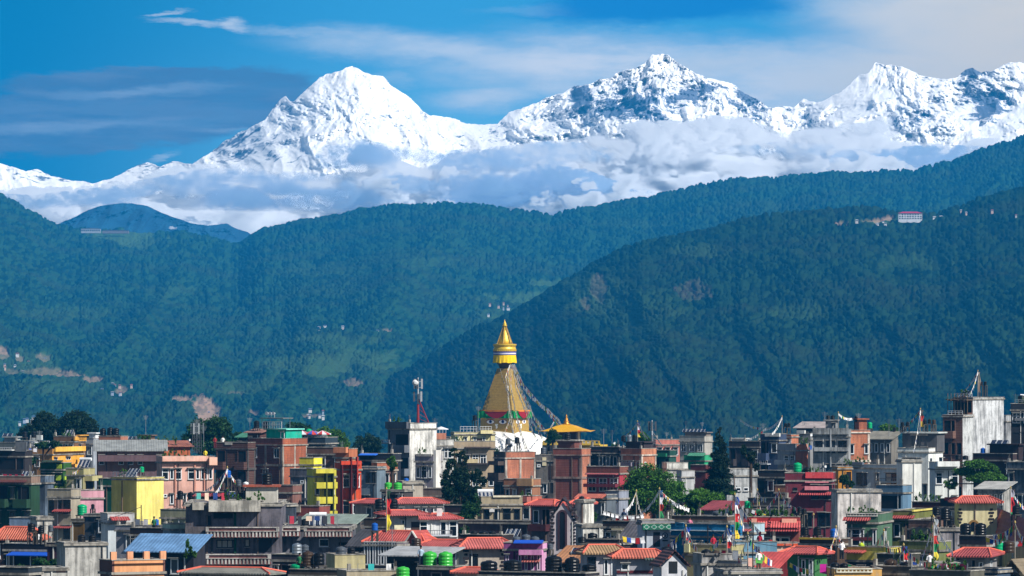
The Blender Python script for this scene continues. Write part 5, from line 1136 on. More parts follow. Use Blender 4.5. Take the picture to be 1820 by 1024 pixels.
H('the brown flat roof house', 'brown house with three bright solar panels at right', 1730, 1800, 1812, 806, '#3a2c2c', D=810, front='.L..w|.....|.....', extra=[('pent', 1752, 1806, 789, '#34282a')])
H('the grey right edge house', 'blue grey rendered house at the right edge', 1790, 1836, 1840, 821, 'C#5a6470', D=790, front='..w|...')
H('the pale gable shed', 'low pale concrete shed below the right edge tree', 1738, 1784, 1790, 858, 'C#a8a6a0', D=740, roof='shed', rh=.9, rc='#b4b2ac')
# middle row ----------------------------------------------------, lit=12)
H('the grey slab house', 'grey concrete house with slot windows in mid right', 1292, 1340, 1346, 833, 'C#b4b6b6', D=790, front='.pp.|...w|....', wh=.5, st=3.2, lit=16)
H('the cluttered dark court', 'dark low house with cluttered poles left of crimson house', 1344, 1396, 1400, 836, '#3a3434', D=800, front='o.o|L.L|..w')
H('the small brick room', 'small raw brick room with pink balcony below cluttered court', 1378, 1402, 1406, 862, 'B#b07a5c', D=730, front='.w|..', extra=[('bal', 1380, 1402, 896, 904, '#d09a8c')])
H('the crimson house', 'crimson house with bright pink red parapet and framed windows', 1396, 1478, 1484, 840, '#6e2c38', D=700, pc='#6e2c38', st=3.3, a=-4, front='.k..W.W|.w.W.W.|.k.L.W.|.......', fc='#16242a', wh=1.6,
  extra=[('pan', 1432, 1481, 839.5, 850, '#d84c50', .3, 'parapet_face'), ('pan', 1431, 1473, 856, 858, '#e08a94', .25), ('bal', 1431, 1473, 866, 871, '#e08a94', 'solid', .7), ('awn', 1420, 1488, 874, 880, '#c83038'), ('awn', 1478, 1490, 908, 913, '#c83038')])
H('the small orange room', 'small orange rooftop room left of the pale blue house', 1490, 1511, 1514, 829, '#c88a34', D=750, front='.o', par=.2, lit=12)
H('the tall pale end wall', 'tall blank pale concrete end wall beside the crimson house', 1489, 1560, 1566, 870, 'C#d2ccc8', D=665, par=.15, lit=20)
H('the cyan recess house', 'light blue house with dark recessed balconies in shade', 1558, 1604, 1610, 862, '#5c7a92', D=715, front='LL|dw|..', fc='#24303c')
H('the green balustrade house', 'sage green house with white window grilles and balustrade', 1505, 1560, 1586, 913, '#4f7058', D=610, a=-10, front='.W..w|.....', wh=1.7, st=3.5, extra=[('balus', 1506, 1560, 912, 918, '#c8c8c0'), ('awn', 1500, 1548, 919, 926), ('pan', 1508, 1550, 955, 961, '#5a2024')])
H('the olive lintel house', 'olive house with yellow coping and small red awning', 1585, 1622, 1662, 907, '#5a6030', '#5a6030', D=620, a=-14, pc='#6c7038', front='.o|..', extra=[('awn', 1587, 1626, 916, 922), ('pan', 1585, 1662, 906.5, 909.5, '#d8c868', .2)])
H('the lattice brick balcony house', 'house with brown lattice balcony above a blue awning', 1616, 1656, 1660, 924, 'B#7e6458', D=595, front='LL|.w', extra=[('pan', 1623, 1652, 938, 950, '#7c8074', .5, 'balcony_panel'), ('awn', 1593, 1628, 955, 966, '#2f7ad8', 1.2, 'blue_awning', False)])
H('the dark green terrace', 'dark house with terrace plants left of red roofed cream house', 1672, 1704, 1706, 886, '#2c3036', D=650, front='..|..', extra=[('pan', 1680, 1700, 884, 890, '#5c1c24', .2)])
H('the maroon planter roof', 'maroon walled terrace below the white apartments', 1622, 1674, 1678, 892, '#4a2428', D=660, front='....', extra=[('pan', 1582, 1612, 888, 904, '#1c2228', .1)])
H('the cream arched house', 'cream house with red tiled roof and dark arched door', 1705, 1762, 1772, 883, '#cfc49a', '#e0d28a', D=620, roof='hip', rh=1.3, rc='#d04a34', ov=.6, extra=[('quoin', 1706, 906, 930), ('quoin', 1762, 906, 930), ('arch', 1721, 1740, 924, 945, '#8a6a3a')], lit=8)
H('the rough concrete slab', 'rough blank concrete wall below the dark terrace at right', 1669, 1702, 1706, 938, 'C#a09ca0', D=590, par=.15, lit=8)
H('the red eaves grey house', 'grey house with wide red tiled eaves near lower right', 1698, 1750, 1772, 977, '#8d8a88', D=530, a=-8, roof='hip', rh=1.3, rc='#b83634', ov=.7, front='w.Lw')
H('the gabled cream house', 'cream gabled house with dark red verges at right edge', 1764, 1834, 1838, 930, '#cdb98a', D=575, a=4, roof='gable', rh=2.4, rc='#b23a30', ov=.7, extra=[('arch', 1796, 1812, 937, 962, '#5a3440')])
H('the corner gable cottage', 'tan tiled gable with round arch in bottom right corner', 1770, 1836, 1840, 996, '#c8ccd2', D=480, roof='gable', rh=2.6, rc='#8c7a5c', ov=.6, extra=[('arch', 1790, 1816, 1018, 1036, '#6a5a4a')])
H('the plinth of black tanks', 'dark rooftop room carrying black tanks below cream arched house', 1706, 1752, 1756, 952, '#3a3236', D=560, front='.o.|...')
H('the central beige bungalow', 'beige flat with wide window and air conditioner below tan apartments', 856, 924, 928, 882, '#9c9078', D=690, front='w.W.|....', fc='#1c242a', wh=1.7, st=3.4, extra=[('pan', 876, 925, 881, 884, '#d8d0b8', .25), ('pan', 869, 878, 904, 910, '#c8c8c8', .4, 'air_conditioner')], lit=8)
H('the small coral house', 'small coral pink house beside the beige bungalow', 925, 946, 950, 881, '#b86a58', D=700, front='w', extra=[('bal', 926, 944, 883, 892, '#b06a60')])
H('the white arch tower', 'white gabled tower with one very tall dark arched window', 980, 1021, 1025, 886, '#b8aeb2', D=610, a=-3, roof='gable', rh=2.2, rc='#3a2428', ov=.25, depth=9, extra=[('arch', 991, 1008, 906, 976, '#3c2830'), ('quoin', 981, 908, 972), ('quoin', 1020, 908, 972)])
H('the red eaves wing', 'recessed wing with low red tiled eaves left of arch tower', 944, 980, 983, 889, '#6e666c', D=622, roof='hip', rh=1.2, rc='#d0443a', ov=.6, front='.o|L.', extra=[('bal', 946, 978, 932, 944, '#4a2024')])
H('the red eaves right wing', 'short wing with red tiled eaves right of arch tower', 1020, 1034, 1036, 886, '#8a8488', D=640, roof='hip', rh=1.3, rc='#d0443a', ov=.5)
H('the tall lichen wall', 'tall lichen-spotted concrete wall right of arch tower', 1022, 1037, 1040, 888, 'C#dad8d0', D=613, par=.15)
H('the low lichen wall', 'low lichen-spotted concrete block right of arch tower', 1036, 1068, 1072, 932, 'C#d2d0c8', D=604, par=.15, lit=24)
H('the orange canopy house', 'grey house with bright orange awnings in the centre', 1030, 1078, 1082, 879, '#5c646c', D=680, front='....|o.ww', par=.4, extra=[('awn', 1028, 1078, 878, 886, '#e0623c', 1.2), ('awn', 1028, 1050, 886, 893, '#e0623c', 1.6)])
H('the dark long wall', 'long dark purple brown wall in the shade at centre', 812, 968, 972, 926, '#3c2e34', D=640, par=.2)
H('the white twin roof house', 'white house under two tiers of red tiled roofs', 706, 780, 788, 886, '#d8d2c8', D=680, roof='hip', rh=1.2, rc='#d0524a', ov=.6, front='..w.ww|......', lit=12)
H('the white lower roof house', 'white house with red tiled roof and tall shuttered windows', 744, 806, 814, 914, '#d6d6d6', D=640, roof='hip', rh=1.1, rc='#d0443c', ov=.5, front='W.wW|W.w.', wh=1.6, extra=[('bal', 746, 800, 942, 953, '#b8bcc4', 'grey')], lit=14)
H('the left red roof flat', 'low flat with red tiled roof behind the black tanks', 630, 700, 706, 888, '#a89a90', D=700, roof='hip', rh=1.0, rc='#b83a38', ov=.5, front='.ww.|....')
H('the scarlet awning house', 'white house with scarlet tiled eaves and scarlet sheet awning', 700, 738, 744, 908, '#dcd8d2', D=630, roof='hip', rh=.9, rc='#d85048', ov=1.2, front='...d|....', extra=[('awn', 640, 700, 916, 925, '#d03a2a', 1.5, 'red_sheet', False), ('pan', 700, 717, 931, 950, '#e0d8b8', .3, 'blind')], lit=14)
H('the dark undercroft', 'dark terrace house beneath the scarlet sheet awning', 648, 702, 706, 921, '#4a4038', D=640, front='oo.|...')
H('the apricot stair house', 'apricot and brown house behind concrete balconies', 470, 520, 526, 862, '#7c5850', D=730, front='..d|..d|...', st=3.2)
H('the white gable end', 'narrow white walled house behind the balcony building', 462, 478, 482, 866, '#c8ccd0', D=735, roof='shed', rh=1.2, rc='#8a9498', lit=14)
H('the crimson awning flat', 'dark rooftop flat with crimson awning above grey balconies', 346, 398, 404, 874, '#2c3036', D=640, front='....', extra=[('awn', 348, 396, 877, 883, '#b02a30', 1.0)])
# near row: the grey balcony building ------------------------------
H('the grey balcony building', 'broad grey concrete building with ribbed balcony aprons', 330, 500, 508, 893, 'C#6c6870', D=575, a=-2, pc='C#b4b0a6', st=4.6, depth=11, cols=None, par=.2, front='', fc='#22262c',
  extra=[('bal', 343, 363, 892, 906, 'C#b4afa4', 'solid', .9), ('bal', 372, 463, 889, 909, 'C#c4bfb4', 'solid', 1.2), ('rib', 367, 497, 936, 955), ('rib', 367, 482, 984, 1003), ('pan', 330, 366, 936, 955, 'C#5c5658', .7), ('pan', 330, 366, 985, 1003, 'C#5c5658', .7),  # dark left panels carry the shade of that side in their colour
         ('hol', 380, 414, 912, 921), ('hol', 367, 375, 917, 934), ('win', 385, 414, 959, 974), ('win', 435, 444, 957, 972, 'plain'), ('dr', 460, 483, 957, 981), ('pan', 416, 420, 911, 983, '#1c4a38', .12, 'drainpipe'), ('pan', 375, 379, 957, 984, '#3a3c40', .1, 'pilaster')])
H('the grey balcony wing', 'right wing of grey building with red ribbed apron', 500, 627, 632, 935, 'C#6a6a72', D=578, a=-2, st=4.4, depth=8, par=.15, extra=[('rib', 499, 534, 936, 953), ('rib', 541, 627, 936, 954), ('win', 567, 585, 958, 972, 'plain'), ('hol', 603, 624, 965, 969)])
H('the tin roofed terrace', 'patched tin roof sheltering the terrace of grey building', 530, 622, 628, 917, '#35393a', D=592, roof='shed', rh=1.2, rc='#84988c', ov=.6, front='LLL')
H('the charcoal wall', 'charcoal rendered blank wall behind the grey balconies', 462, 508, 512, 895, 'C#3c4450', D=610, par=.15, front='...|.w.')
H('the maroon top flat', 'maroon and beige low parapets right of charcoal wall', 508, 567, 572, 899, '#8c4a44', D=625, par=1.2, front='....', extra=[('pan', 508, 535, 898, 911, 'C#b0a89a', .2)])
H('the rooftop shed with glazing', 'dark leaning shed roof beside the glazed lean-to', 625, 660, 664, 944, '#3c3a40', D=570, roof='shed', rh=1.6, rc='#44444c')
H('the glazed lean-to', 'lean-to with tall metal framed glazing panels', 646, 704, 708, 964, '#6c6670', D=552, par=.2, front='pppppp', wh=2.2)
H('the scarlet gable house', 'low house with scarlet tiled roof and white outlined gable', 654, 752, 756, 945, '#c9bdb4', D=560, roof='hip', rh=2.4, rc='#d2402e', ov=.5, front='....')
H('the lower red eaves house', 'shadowed house below a long red tiled roof', 742, 826, 830, 961, '#3a3238', D=548, roof='hip', rh=1.3, rc='#c8423a', ov=.4, front='..W.')
H('the quoined beige house', 'beige house with red hipped roof and dark quoins', 827, 900, 908, 958, '#b8ada0', D=538, roof='hip', rh=1.8, rc='#d4564a', ov=.7, extra=[('quoin', 828, 976, 1014), ('quoin', 894, 976, 1014), ('win', 834, 850, 984, 1010, 'plain', '#1c2026')], lit=10)
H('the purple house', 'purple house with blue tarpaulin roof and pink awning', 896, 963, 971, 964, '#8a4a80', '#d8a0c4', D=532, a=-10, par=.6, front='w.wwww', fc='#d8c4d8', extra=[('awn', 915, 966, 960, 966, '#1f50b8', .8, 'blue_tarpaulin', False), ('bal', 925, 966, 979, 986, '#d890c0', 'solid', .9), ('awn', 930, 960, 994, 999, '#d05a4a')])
H('the dark rail roof', 'dark flat roof with a row of low tanks at centre', 820, 892, 896, 950, '#2e2628', D=575, par=.6)
H('the brown tile lean-to', 'low brown tiled roof carrying dark solar panels', 990, 1052, 1056, 974, '#4a3c38', D=525, roof='shed', rh=1.4, rc='#b8763a', front='.w.w')
H('the straw tiled house', 'house with straw coloured hipped tile roof', 1044, 1104, 1110, 970, '#c0bcc0', D=520, roof='hip', rh=1.5, rc='#b58a54', ov=.5, front='.....', extra=[('win', 1044, 1059, 990, 1012, 'plain', '#1c1c20')], lit=10)
H('the orange tiled long house', 'long grey house with an orange tiled roof', 1096, 1178, 1182, 978, '#a8a8b0', D=512, roof='hip', rh=1.4, rc='#d8603a', ov=.5, extra=[('dr', 1160, 1170, 998, 1014, '#6a4a34'), ('win', 1104, 1118, 1002, 1014), ('awn', 1145, 1172, 990, 995, '#4a6a5c', 1.0), ('pan', 1096, 1178, 1014, 1019, '#5c1c20', .1)], lit=6)
H('the white gable cottage', 'small white gabled cottage with dark doorway', 1176, 1218, 1221, 979, '#d0d2d8', D=502, roof='gable', rh=1.4, rc='#6a3c38', ov=.3, extra=[('dr', 1189, 1204, 998, 1019, '#1c2024')], lit=20)
H('the green diamond house', 'white house with band of green and white diamonds', 1142, 1194, 1198, 924, '#bcc4d0', D=565, par=.3, pc='#8c8a90', extra=[('pan', 1141, 1194, 931.5, 941.5, '#1f6a50', .5, 'green_band'), ('dr', 1161, 1173, 946, 972, '#1c1e2c')], lit=8)
H('the sloped stair wall', 'grey sloping stair wall left of diamond banded house', 1104, 1140, 1144, 930, '#6c6870', D=572, roof='shed', rh=2.0, rc='#55535c')
H('the teal blue house', 'long house with a strong teal blue wall', 1193, 1298, 1304, 931, '#1a6c98', D=560, par=1.2, front='.....o...', extra=[('pan', 1192, 1300, 943, 944.5, '#d0dce4', .3, 'white_string_course'), ('hol', 1202, 1214, 932, 936)])
H('the flag terrace', 'low terrace house hung with pale flags below round tree', 1072, 1142, 1146, 926, '#3c3434', D=590, par=.6, front='.W..|....', extra=[('pan', 1088, 1110, 940, 953, '#c8bc98', .2)])
H('the red lean-to roof', 'low hut with dark red lean-to roof right of trees', 1252, 1302, 1306, 893, '#5c6470', D=620, roof='shed', rh=.9, rc='#9c2c38', front='o..')
H('the pebble roof', 'low brown roof terrace crowded with drums and pots', 1190, 1292, 1298, 917, '#5c4a40', D=600, par=.5)
H('the tiered red roof house', 'house with tiered red roofs and garden terrace on top', 1322, 1420, 1424, 918, '#8a4a42', D=590, a=-3, par=.8, pc='#9c2c2c', st=4.4, front='.WWWW.', wh=2.0, extra=[('awn', 1346, 1424, 926, 938, '#d83a34', 1.2), ('awn', 1352, 1424, 939, 944, '#c02c2c', 1.8), ('pan', 1390, 1416, 922, 931, '#e8aa94', .35), ('pan', 1336, 1345, 922, 930, '#e8aa94', .35)])
H('the brick panel terrace', 'terrace parapet of orange panels framed in white', 1376, 1422, 1426, 965, '#e8c4b0', D=556, par=1.1, extra=[('pan', 1380, 1392, 966.5, 970, '#d0522c', .3), ('pan', 1395, 1406, 966.5, 970, '#d0522c', .3), ('pan', 1409, 1419, 966.5, 970, '#d0522c', .3)], lit=14)
H('the pale teal wall house', 'pale grey blue terrace wall hung with prayer flags', 1298, 1376, 1380, 962, '#6a94ac', D=555, par=1.0, front='W.....', lit=8)
H('the blue stripe hut', 'white and blue rooftop hut with small balcony', 1300, 1338, 1342, 930, '#a8c0cc', D=578, front='.W.', extra=[('awn', 1298, 1336, 940, 945, '#d0484a')])
H('the yellow coping house', 'dark slate house with yellow parapet and red trim', 1506, 1578, 1582, 972, '#3a3a42', D=520, pc='#d8c85c', par=1.2, front='....', extra=[('awn', 1496, 1540, 978, 984, '#c84028')])
H('the leaf green house', 'leaf green house with one red sloping roof', 1396, 1448, 1454, 973, '#3f7a44', D=515, roof='hip', rh=1.2, rc='#d0443c', ov=.5, front='....')
H('the tank scaffold house', 'dark house topped by yellow rail and large tanks', 1422, 1488, 1492, 957, '#4c3a2c', D=545, par=.5, front='o.o..', extra=[('pan', 1422, 1486, 956.5, 959.5, '#c8a83c', .3)])
H('the scarlet tent roof hut', 'dark red hut under a scarlet sheet roof', 1338, 1378, 1382, 985, '#5c1418', D=508, roof='shed', rh=1.4, rc='#d83028', ov=.4)
H('the wooden bench terrace', 'low cream terrace in front of the teal blue wall', 1216, 1300, 1304, 968, '#a8a074', D=535, par=.9, extra=[('pan', 1218, 1227, 968, 983, '#e0dca8', .3)])
H('the stained parapet', 'stained grey concrete parapet at lower centre right', 1248, 1296, 1300, 984, 'C#a8a6a4', D=495, par=.8, extra=[('balus', 1252, 1280, 983, 987, '#6e6c6a')], lit=14)
H('the long tin wall', 'long grey tin sheet wall at bottom right of centre', 1288, 1384, 1388, 1012, 'C#b0b0b2', D=480, par=.2, lit=12)
H('the maroon cloth house', 'house end hung with maroon and white cloths', 1278, 1318, 1322, 996, '#7c8086', D=494, par=.3, front='')
H('the cream balustrade house', 'cream balustrade and orange trim at bottom edge', 1484, 1560, 1566, 1010, '#d8a860', D=478, par=.9, extra=[('balus', 1486, 1550, 1010, 1018, '#e0dcc8')], lit=10)
H('the shaded slate shed', 'slate blue sheet wall near lower right gable', 1720, 1772, 1776, 1010, '#3c5068', D=478, par=.2)
H('the bright terrace wall', 'pale terrace parapet behind the rooftop garden', 1616, 1700, 1704, 1000, '#b8b4a4', D=500, par=.9, lit=14)
H('the dark plant terrace', 'dim olive house behind rooftop garden and drying clothes', 1600, 1668, 1672, 962, '#6c7444', D=545, par=.8, front='.w.')
H('the left low green house', 'dim low house with mossy parapet at far right bottom', 1560, 1612, 1616, 984, '#3c3c34', D=515, par=.8)
# near left --------------------------------------------------------
H('the dark grey block', 'dark grey block wall left of white awning house', 150, 192, 196, 913, 'C#3a424c', D=645, par=.15, front='.w|..')
H('the mustard stair house', 'narrow mustard house between beige and dark grey', 127, 149, 152, 922, '#6a5020', D=655, par=.2, front='.|.')
H('the small white awning house', 'small white walled house under a short red awning', 192, 232, 238, 912, '#c0c8cc', D=620, par=1.0, pc='#b8b8b8', extra=[('awn', 195, 228, 918, 925, '#c8342c', 1.0)], lit=16)
H('the powder blue house', 'powder blue low house behind orange tiled roof', 18, 66, 70, 920, '#8298b4', D=640, front='.W..', st=3.4)
H('the concrete lump', 'mossy pale concrete parapet beside powder blue house', 66, 90, 93, 918, 'C#c4c0b8', D=622, par=.2, lit=20)
H('the orange hip roof house', 'house with bright orange tiled hip roof at left edge', -14, 62, 68, 938, '#4a3a3a', D=575, roof='hip', rh=2.6, rc='#e0602c', ov=.4, front='..o.', depth=8)
H('the cobalt awning house', 'black shaded house with long cobalt blue awning', 8, 92, 96, 966, '#16161c', D=560, par=.6, front='....', extra=[('awn', 22, 94, 981, 988, '#1a50b8', 1.4, 'blue_awning', False)])
H('the purple shade wall', 'maroon shaded wall with leaning blue ladders', 84, 114, 118, 964, '#3c2030', D=545, par=.2)
H('the lichen concrete tower', 'tall lichen grey concrete wall at lower left', 116, 184, 189, 964, 'C#b8b6b0', D=505, par=.1, lit=20)
H('the lichen lower wall', 'lower lichen grey wall with pink patch at left', 50, 118, 120, 1009, 'C#aeaca6', D=490, par=.1, extra=[('pan', 100, 116, 1010.5, 1018, '#b8887c', .02, 'pink_patch')], lit=20)
H('the salmon crenel house', 'salmon house with castle-like parapet blocks', 178, 200, 292, 995, '#6e4c44', '#d89a6c', D=470, a=-66, par=1.0, extra=[('cren', 202, 290, 981, 4, '#e0a078'), ('pan', 200, 292, 1002, 1003.5, '#4a2c24', .2, 'string_course')])  # shade of the narrow face is painted in as darker brown
H('the blue roof workshop', 'workshop under a broad bright blue corrugated roof', 232, 344, 352, 953, '#2c2c34', D=535, roof='shed', rh=1.55, rc='#4f8fc8', ov=.5, depth=9)
H('the pale shed house', 'small pale blue shed with toothed coping', 303, 330, 334, 931, '#8c9aa8', D=580, par=.5, pc='#b8ccb8', lit=12)
H('the dark long roof', 'dark low roof behind the blue corrugated roof', 232, 304, 308, 938, '#261e20', D=590, par=.7)
H('the cream window terrace', 'terrace below the yellow wall with drying clothes', 206, 296, 300, 934, '#8c8c94', D=610, par=.5, front='.w..w.')
H('the olive parapet house', 'olive grey terrace between yellow wall and grey balconies', 286, 330, 336, 905, '#8c8c74', D=640, par=.9, front='.o..')
H('the skylight roof', 'flat grey roof with slanting parapet at bottom left', 322, 476, 484, 1011, 'C#8c8a7c', D=475, roof='hip', rh=.9, rc='#8c8c80', ov=.3)
H('the beige balcony corner', 'beige balcony corner carrying two dark tanks', 596, 644, 648, 985, '#b8ae84', D=505, par=1.3, front='....', lit=18)
H('the laundry terrace', 'tan terrace wall with teal clothes drying above', 617, 704, 708, 1014, '#a89c84', D=476, par=.6, lit=12)
H('the tin canopy terrace', 'terrace under grey tin canopy beside green tanks', 690, 786, 790, 976, '#2e3038', D=512, roof='shed', rh=.7, rc='#a8acb0', ov=.7, front='LL..')
H('the red curb roof', 'low red tiled curb at bottom centre', 808, 856, 860, 1010, '#b8a090', D=478, roof='hip', rh=.8, rc='#d0503c', ov=.3)
H('the black tank yard', 'dark low rooftop crowded with big black tanks', 850, 1040, 1044, 1018, '#2c2a30', D=470, par=.3)
H('the brown tank yard', 'low dim rooftop with tanks below grey balconies', 516, 600, 604, 1012, '#4c443c', D=482, par=.5, front='')
H('the tank row house', 'dim house with row of drums at bottom centre left', 484, 530, 534, 985, '#3c3840', D=520, par=.5, front='.o.')
H('the plain green patio', 'dim terrace at bottom between trees and garden', 1550, 1620, 1624, 1006, '#4c4c48', D=480, par=.6)
H('the bottom right garden house', 'low house carrying a planted roof garden', 1618, 1724, 1728, 1014, '#5c5a50', D=474, par=.6)
H('the bottom left shed', 'dark low shed with coloured posts at bottom left', -14, 50, 54, 1008, '#2c343c', D=486, par=.5)
H('the dark mid court', 'dark courtyard house in front of the central tree', 790, 826, 830, 898, '#3a2c30', D=700, front='..|..')
H('the shaded bank house', 'dim house between grey tower and central tree', 752, 806, 810, 868, '#7c7068', D=730, front='..w.|..w.')
H('the mid right dim house', 'dim grey house behind the prayer flag poles', 1330, 1400, 1404, 885, '#4c4648', D=700, front='w..w|....')
H('the tree court house', 'small grey blue house below the round tree', 1076, 1100, 1104, 872, '#8c92a0', D=700, front='w|.')
H('the skyline brick hut', 'small brick hut among the skyline clutter at right', 1392, 1406, 1410, 772, 'B#c87a58', D=880, par=.3)
H('the skyline pale hut', 'pale hut with white roof block on skyline', 1418, 1440, 1444, 770, '#8c8c8c', D=890, front='w.', extra=[('pan', 1418, 1432, 765, 771, '#dcdcd8', .4)])
H('the bottom dim row house', 'dim house behind tanks below the arch tower', 1036, 1100, 1104, 958, '#3c3236', D=560, par=.4)

H('the green tank yard', 'low dim rooftop below the tin canopy carrying bright green tanks', 744, 808, 812, 1006, '#3c3e44', D=492, par=.15, front='.o.')
H('the twin tank roof', 'low dim roof carrying two small green tanks before beige plinth', 678, 718, 722, 870, '#4a4444', D=694, par=.1, front='.o.')
h = HS
# tanks (pixel x, top y, width px, house, colour)
for t_ in [(44, 767, 9, 'the grey block by the left trees', 'black'), (60, 767, 9, 'the grey block by the left trees', 'black'), (183, 761, 12, 'the orange tanks house', 'black'), (196, 759.5, 12, 'the orange tanks house', 'black'), (206, 760.5, 11, 'the orange tanks house', 'black'),
           (241, 775, 8, 'the overgrown brown house', 'grey'), (456, 748, 11, 'the rusty lean-to', 'black'), (472, 748, 11, 'the tall brick block', 'black'),
           (690, 858, 14, 'the twin tank roof', 'green'), (707, 858, 15, 'the twin tank roof', 'green'), (722, 863, 9, 'the beige tank plinth', 'blue'), (844, 738, 8, 'the cream rail house', 'black'),
           (903, 779, 9, 'the central brick house', 'grey'), (919, 777, 9, 'the central brick house', 'black'), (966, 795, 10, 'the grey shutter house', 'grey'), (977, 793, 8, 'the grey shutter house', 'black'),
           (1008, 770, 12, 'the dark brick tower', 'black'), (1108, 774, 9, 'the flagpole brick house', 'black'), (1119, 773, 9, 'the flagpole brick house', 'steel'), (1128, 773, 9, 'the flagpole brick house', 'black'),
           (1196, 805, 10, 'the green awning terrace house', 'grey'), (1396, 752, 6, 'the skyline brick hut', 'black'), (1402, 752, 6, 'the skyline brick hut', 'black'), (1438, 815, 11, 'the block and brick house', 'blue'), (1452, 818, 9, 'the block and brick house', 'black'),
           (1472, 739, 7, 'the twin-window grey house', 'black'), (1480, 739, 7, 'the twin-window grey house', 'black'), (1522, 740, 8, 'the brick chimney house', 'black'), (1546, 751, 9, 'the brick chimney house', 'teal'), (1604, 750, 7, 'the white stair house', 'black'), (1613, 750, 7, 'the white stair house', 'black'),
           (1644, 746, 7, 'the white stair house', 'black'), (1652, 745, 7, 'the white stair house', 'black'), (1660, 746, 7, 'the white stair house', 'brown'), (1744, 678, 6, 'the scaffold tower', 'black'), (1751, 678, 6, 'the scaffold tower', 'black'), (1703, 852, 11, 'the brown flat roof house', 'black'), (1716, 851, 10, 'the brown flat roof house', 'black'),
           (1747, 796, 9, 'the brown flat roof house', 'blue'), (146, 896, 17, 'the mustard stair house', 'teal'), (165, 896, 7, 'the dark grey block', 'black'), (229, 928, 13, 'the small white awning house', 'black'),
           (320, 873, 12, 'the olive parapet house', 'black'), (339, 875, 11, 'the olive parapet house', 'black'), (405, 836, 11, 'the crimson awning flat', 'blue'), (424, 852, 10, 'the crimson awning flat', 'grey'), (437, 856, 9, 'the crimson awning flat', 'white'), (278, 923, 9, 'the dark long roof', 'blue'),
           (56, 930, 13, 'the purple shade wall', 'black'), (73, 934, 12, 'the purple shade wall', 'black'), (90, 933, 10, 'the purple shade wall', 'grey'), (145, 951, 14, 'the lichen concrete tower', 'black'), (164, 951, 15, 'the lichen concrete tower', 'black'), (63, 942, 8, 'the purple shade wall', 'brown'),
           (666, 929, 12, 'the glazed lean-to', 'blue'), (674, 886, 16, 'the dark undercroft', 'black'), (699, 886, 16, 'the dark undercroft', 'black'), (529, 1003, 25, 'the brown tank yard', 'teal'), (547, 980, 22, 'the brown tank yard', 'brown'), (567, 982, 20, 'the brown tank yard', 'black'), (528, 966, 17, 'the tank row house', 'steel'), (542, 969, 13, 'the tank row house', 'grey'),
           (606, 972, 19, 'the beige balcony corner', 'grey'), (624, 973, 14, 'the beige balcony corner', 'black'), (764, 980, 25, 'the green tank yard', 'green'), (792, 980, 26, 'the green tank yard', 'green'), (716, 1014, 24, 'the laundry terrace', 'green'),
           (842, 943, 12, 'the dark rail roof', 'black'), (859, 943, 17, 'the dark rail roof', 'black'), (875, 944, 12, 'the dark rail roof', 'black'), (918, 950, 16, 'the purple house', 'grey'), (935, 950, 15, 'the purple house', 'grey'), (951, 950, 16, 'the purple house', 'grey'),
           (869, 998, 30, 'the black tank yard', 'black'), (911, 996, 32, 'the black tank yard', 'black'), (984, 988, 31, 'the black tank yard', 'black'), (1017, 990, 27, 'the black tank yard', 'black'), (1047, 1010, 26, 'the black tank yard', 'black'),
           (978, 966, 9, 'the brown tile lean-to', 'grey'), (1034, 960, 14, 'the bottom dim row house', 'black'), (1052, 960, 20, 'the bottom dim row house', 'black'), (1078, 964, 14, 'the bottom dim row house', 'black'), (1184, 974, 18, 'the wooden bench terrace', 'black'), (1275, 907, 17, 'the pebble roof', 'grey'), (1258, 917, 9, 'the pebble roof', 'blue'), (1199, 909, 9, 'the pebble roof', 'blue'), (1212, 894, 10, 'the pebble roof', 'black'), (1188, 897, 9, 'the flag terrace', 'black'), (1082, 910, 10, 'the flag terrace', 'black'),
           (1328, 890, 11, 'the tiered red roof house', 'teal'), (1411, 903, 9, 'the tiered red roof house', 'black'), (1421, 901, 9, 'the tiered red roof house', 'black'), (1429, 903, 9, 'the tank scaffold house', 'black'), (1431, 936, 13, 'the tank scaffold house', 'black'), (1453, 936, 13, 'the tank scaffold house', 'black'), (1482, 940, 13, 'the tank scaffold house', 'blue'),
           (1464, 972, 27, 'the yellow coping house', 'black'), (1484, 1000, 17, 'the cream balustrade house', 'black'), (1500, 1000, 16, 'the cream balustrade house', 'black'), (1255, 976, 18, 'the stained parapet', 'black'), (1272, 976, 16, 'the stained parapet', 'brown'),
           (1583, 993, 23, 'the plain green patio', 'brown'), (1610, 998, 22, 'the plain green patio', 'black'), (1716, 930, 21, 'the plinth of black tanks', 'black'), (1743, 929, 20, 'the plinth of black tanks', 'black'), (1690, 918, 13, 'the rough concrete slab', 'black'), (1806, 898, 14, 'the gabled cream house', 'black'), (1776, 960, 15, 'the red eaves grey house', 'teal'), (1793, 962, 22, 'the red eaves grey house', 'brown'), (1680, 902, 18, 'the rough concrete slab', 'black'), (1664, 900, 14, 'the rough concrete slab', 'black')]:
    tank(t_[0], t_[1], t_[2], h[t_[3]], t_[4])
tank(252, 829, 9, h['the dark green shed house'], 'teal'); tank(1034, 880, 10, h['the red eaves right wing'], 'black'); tank(740, 957, 18, h['the lower red eaves house'], 'brown'); tank(1590, 760, 6, h['the low grey sheds'], 'black')
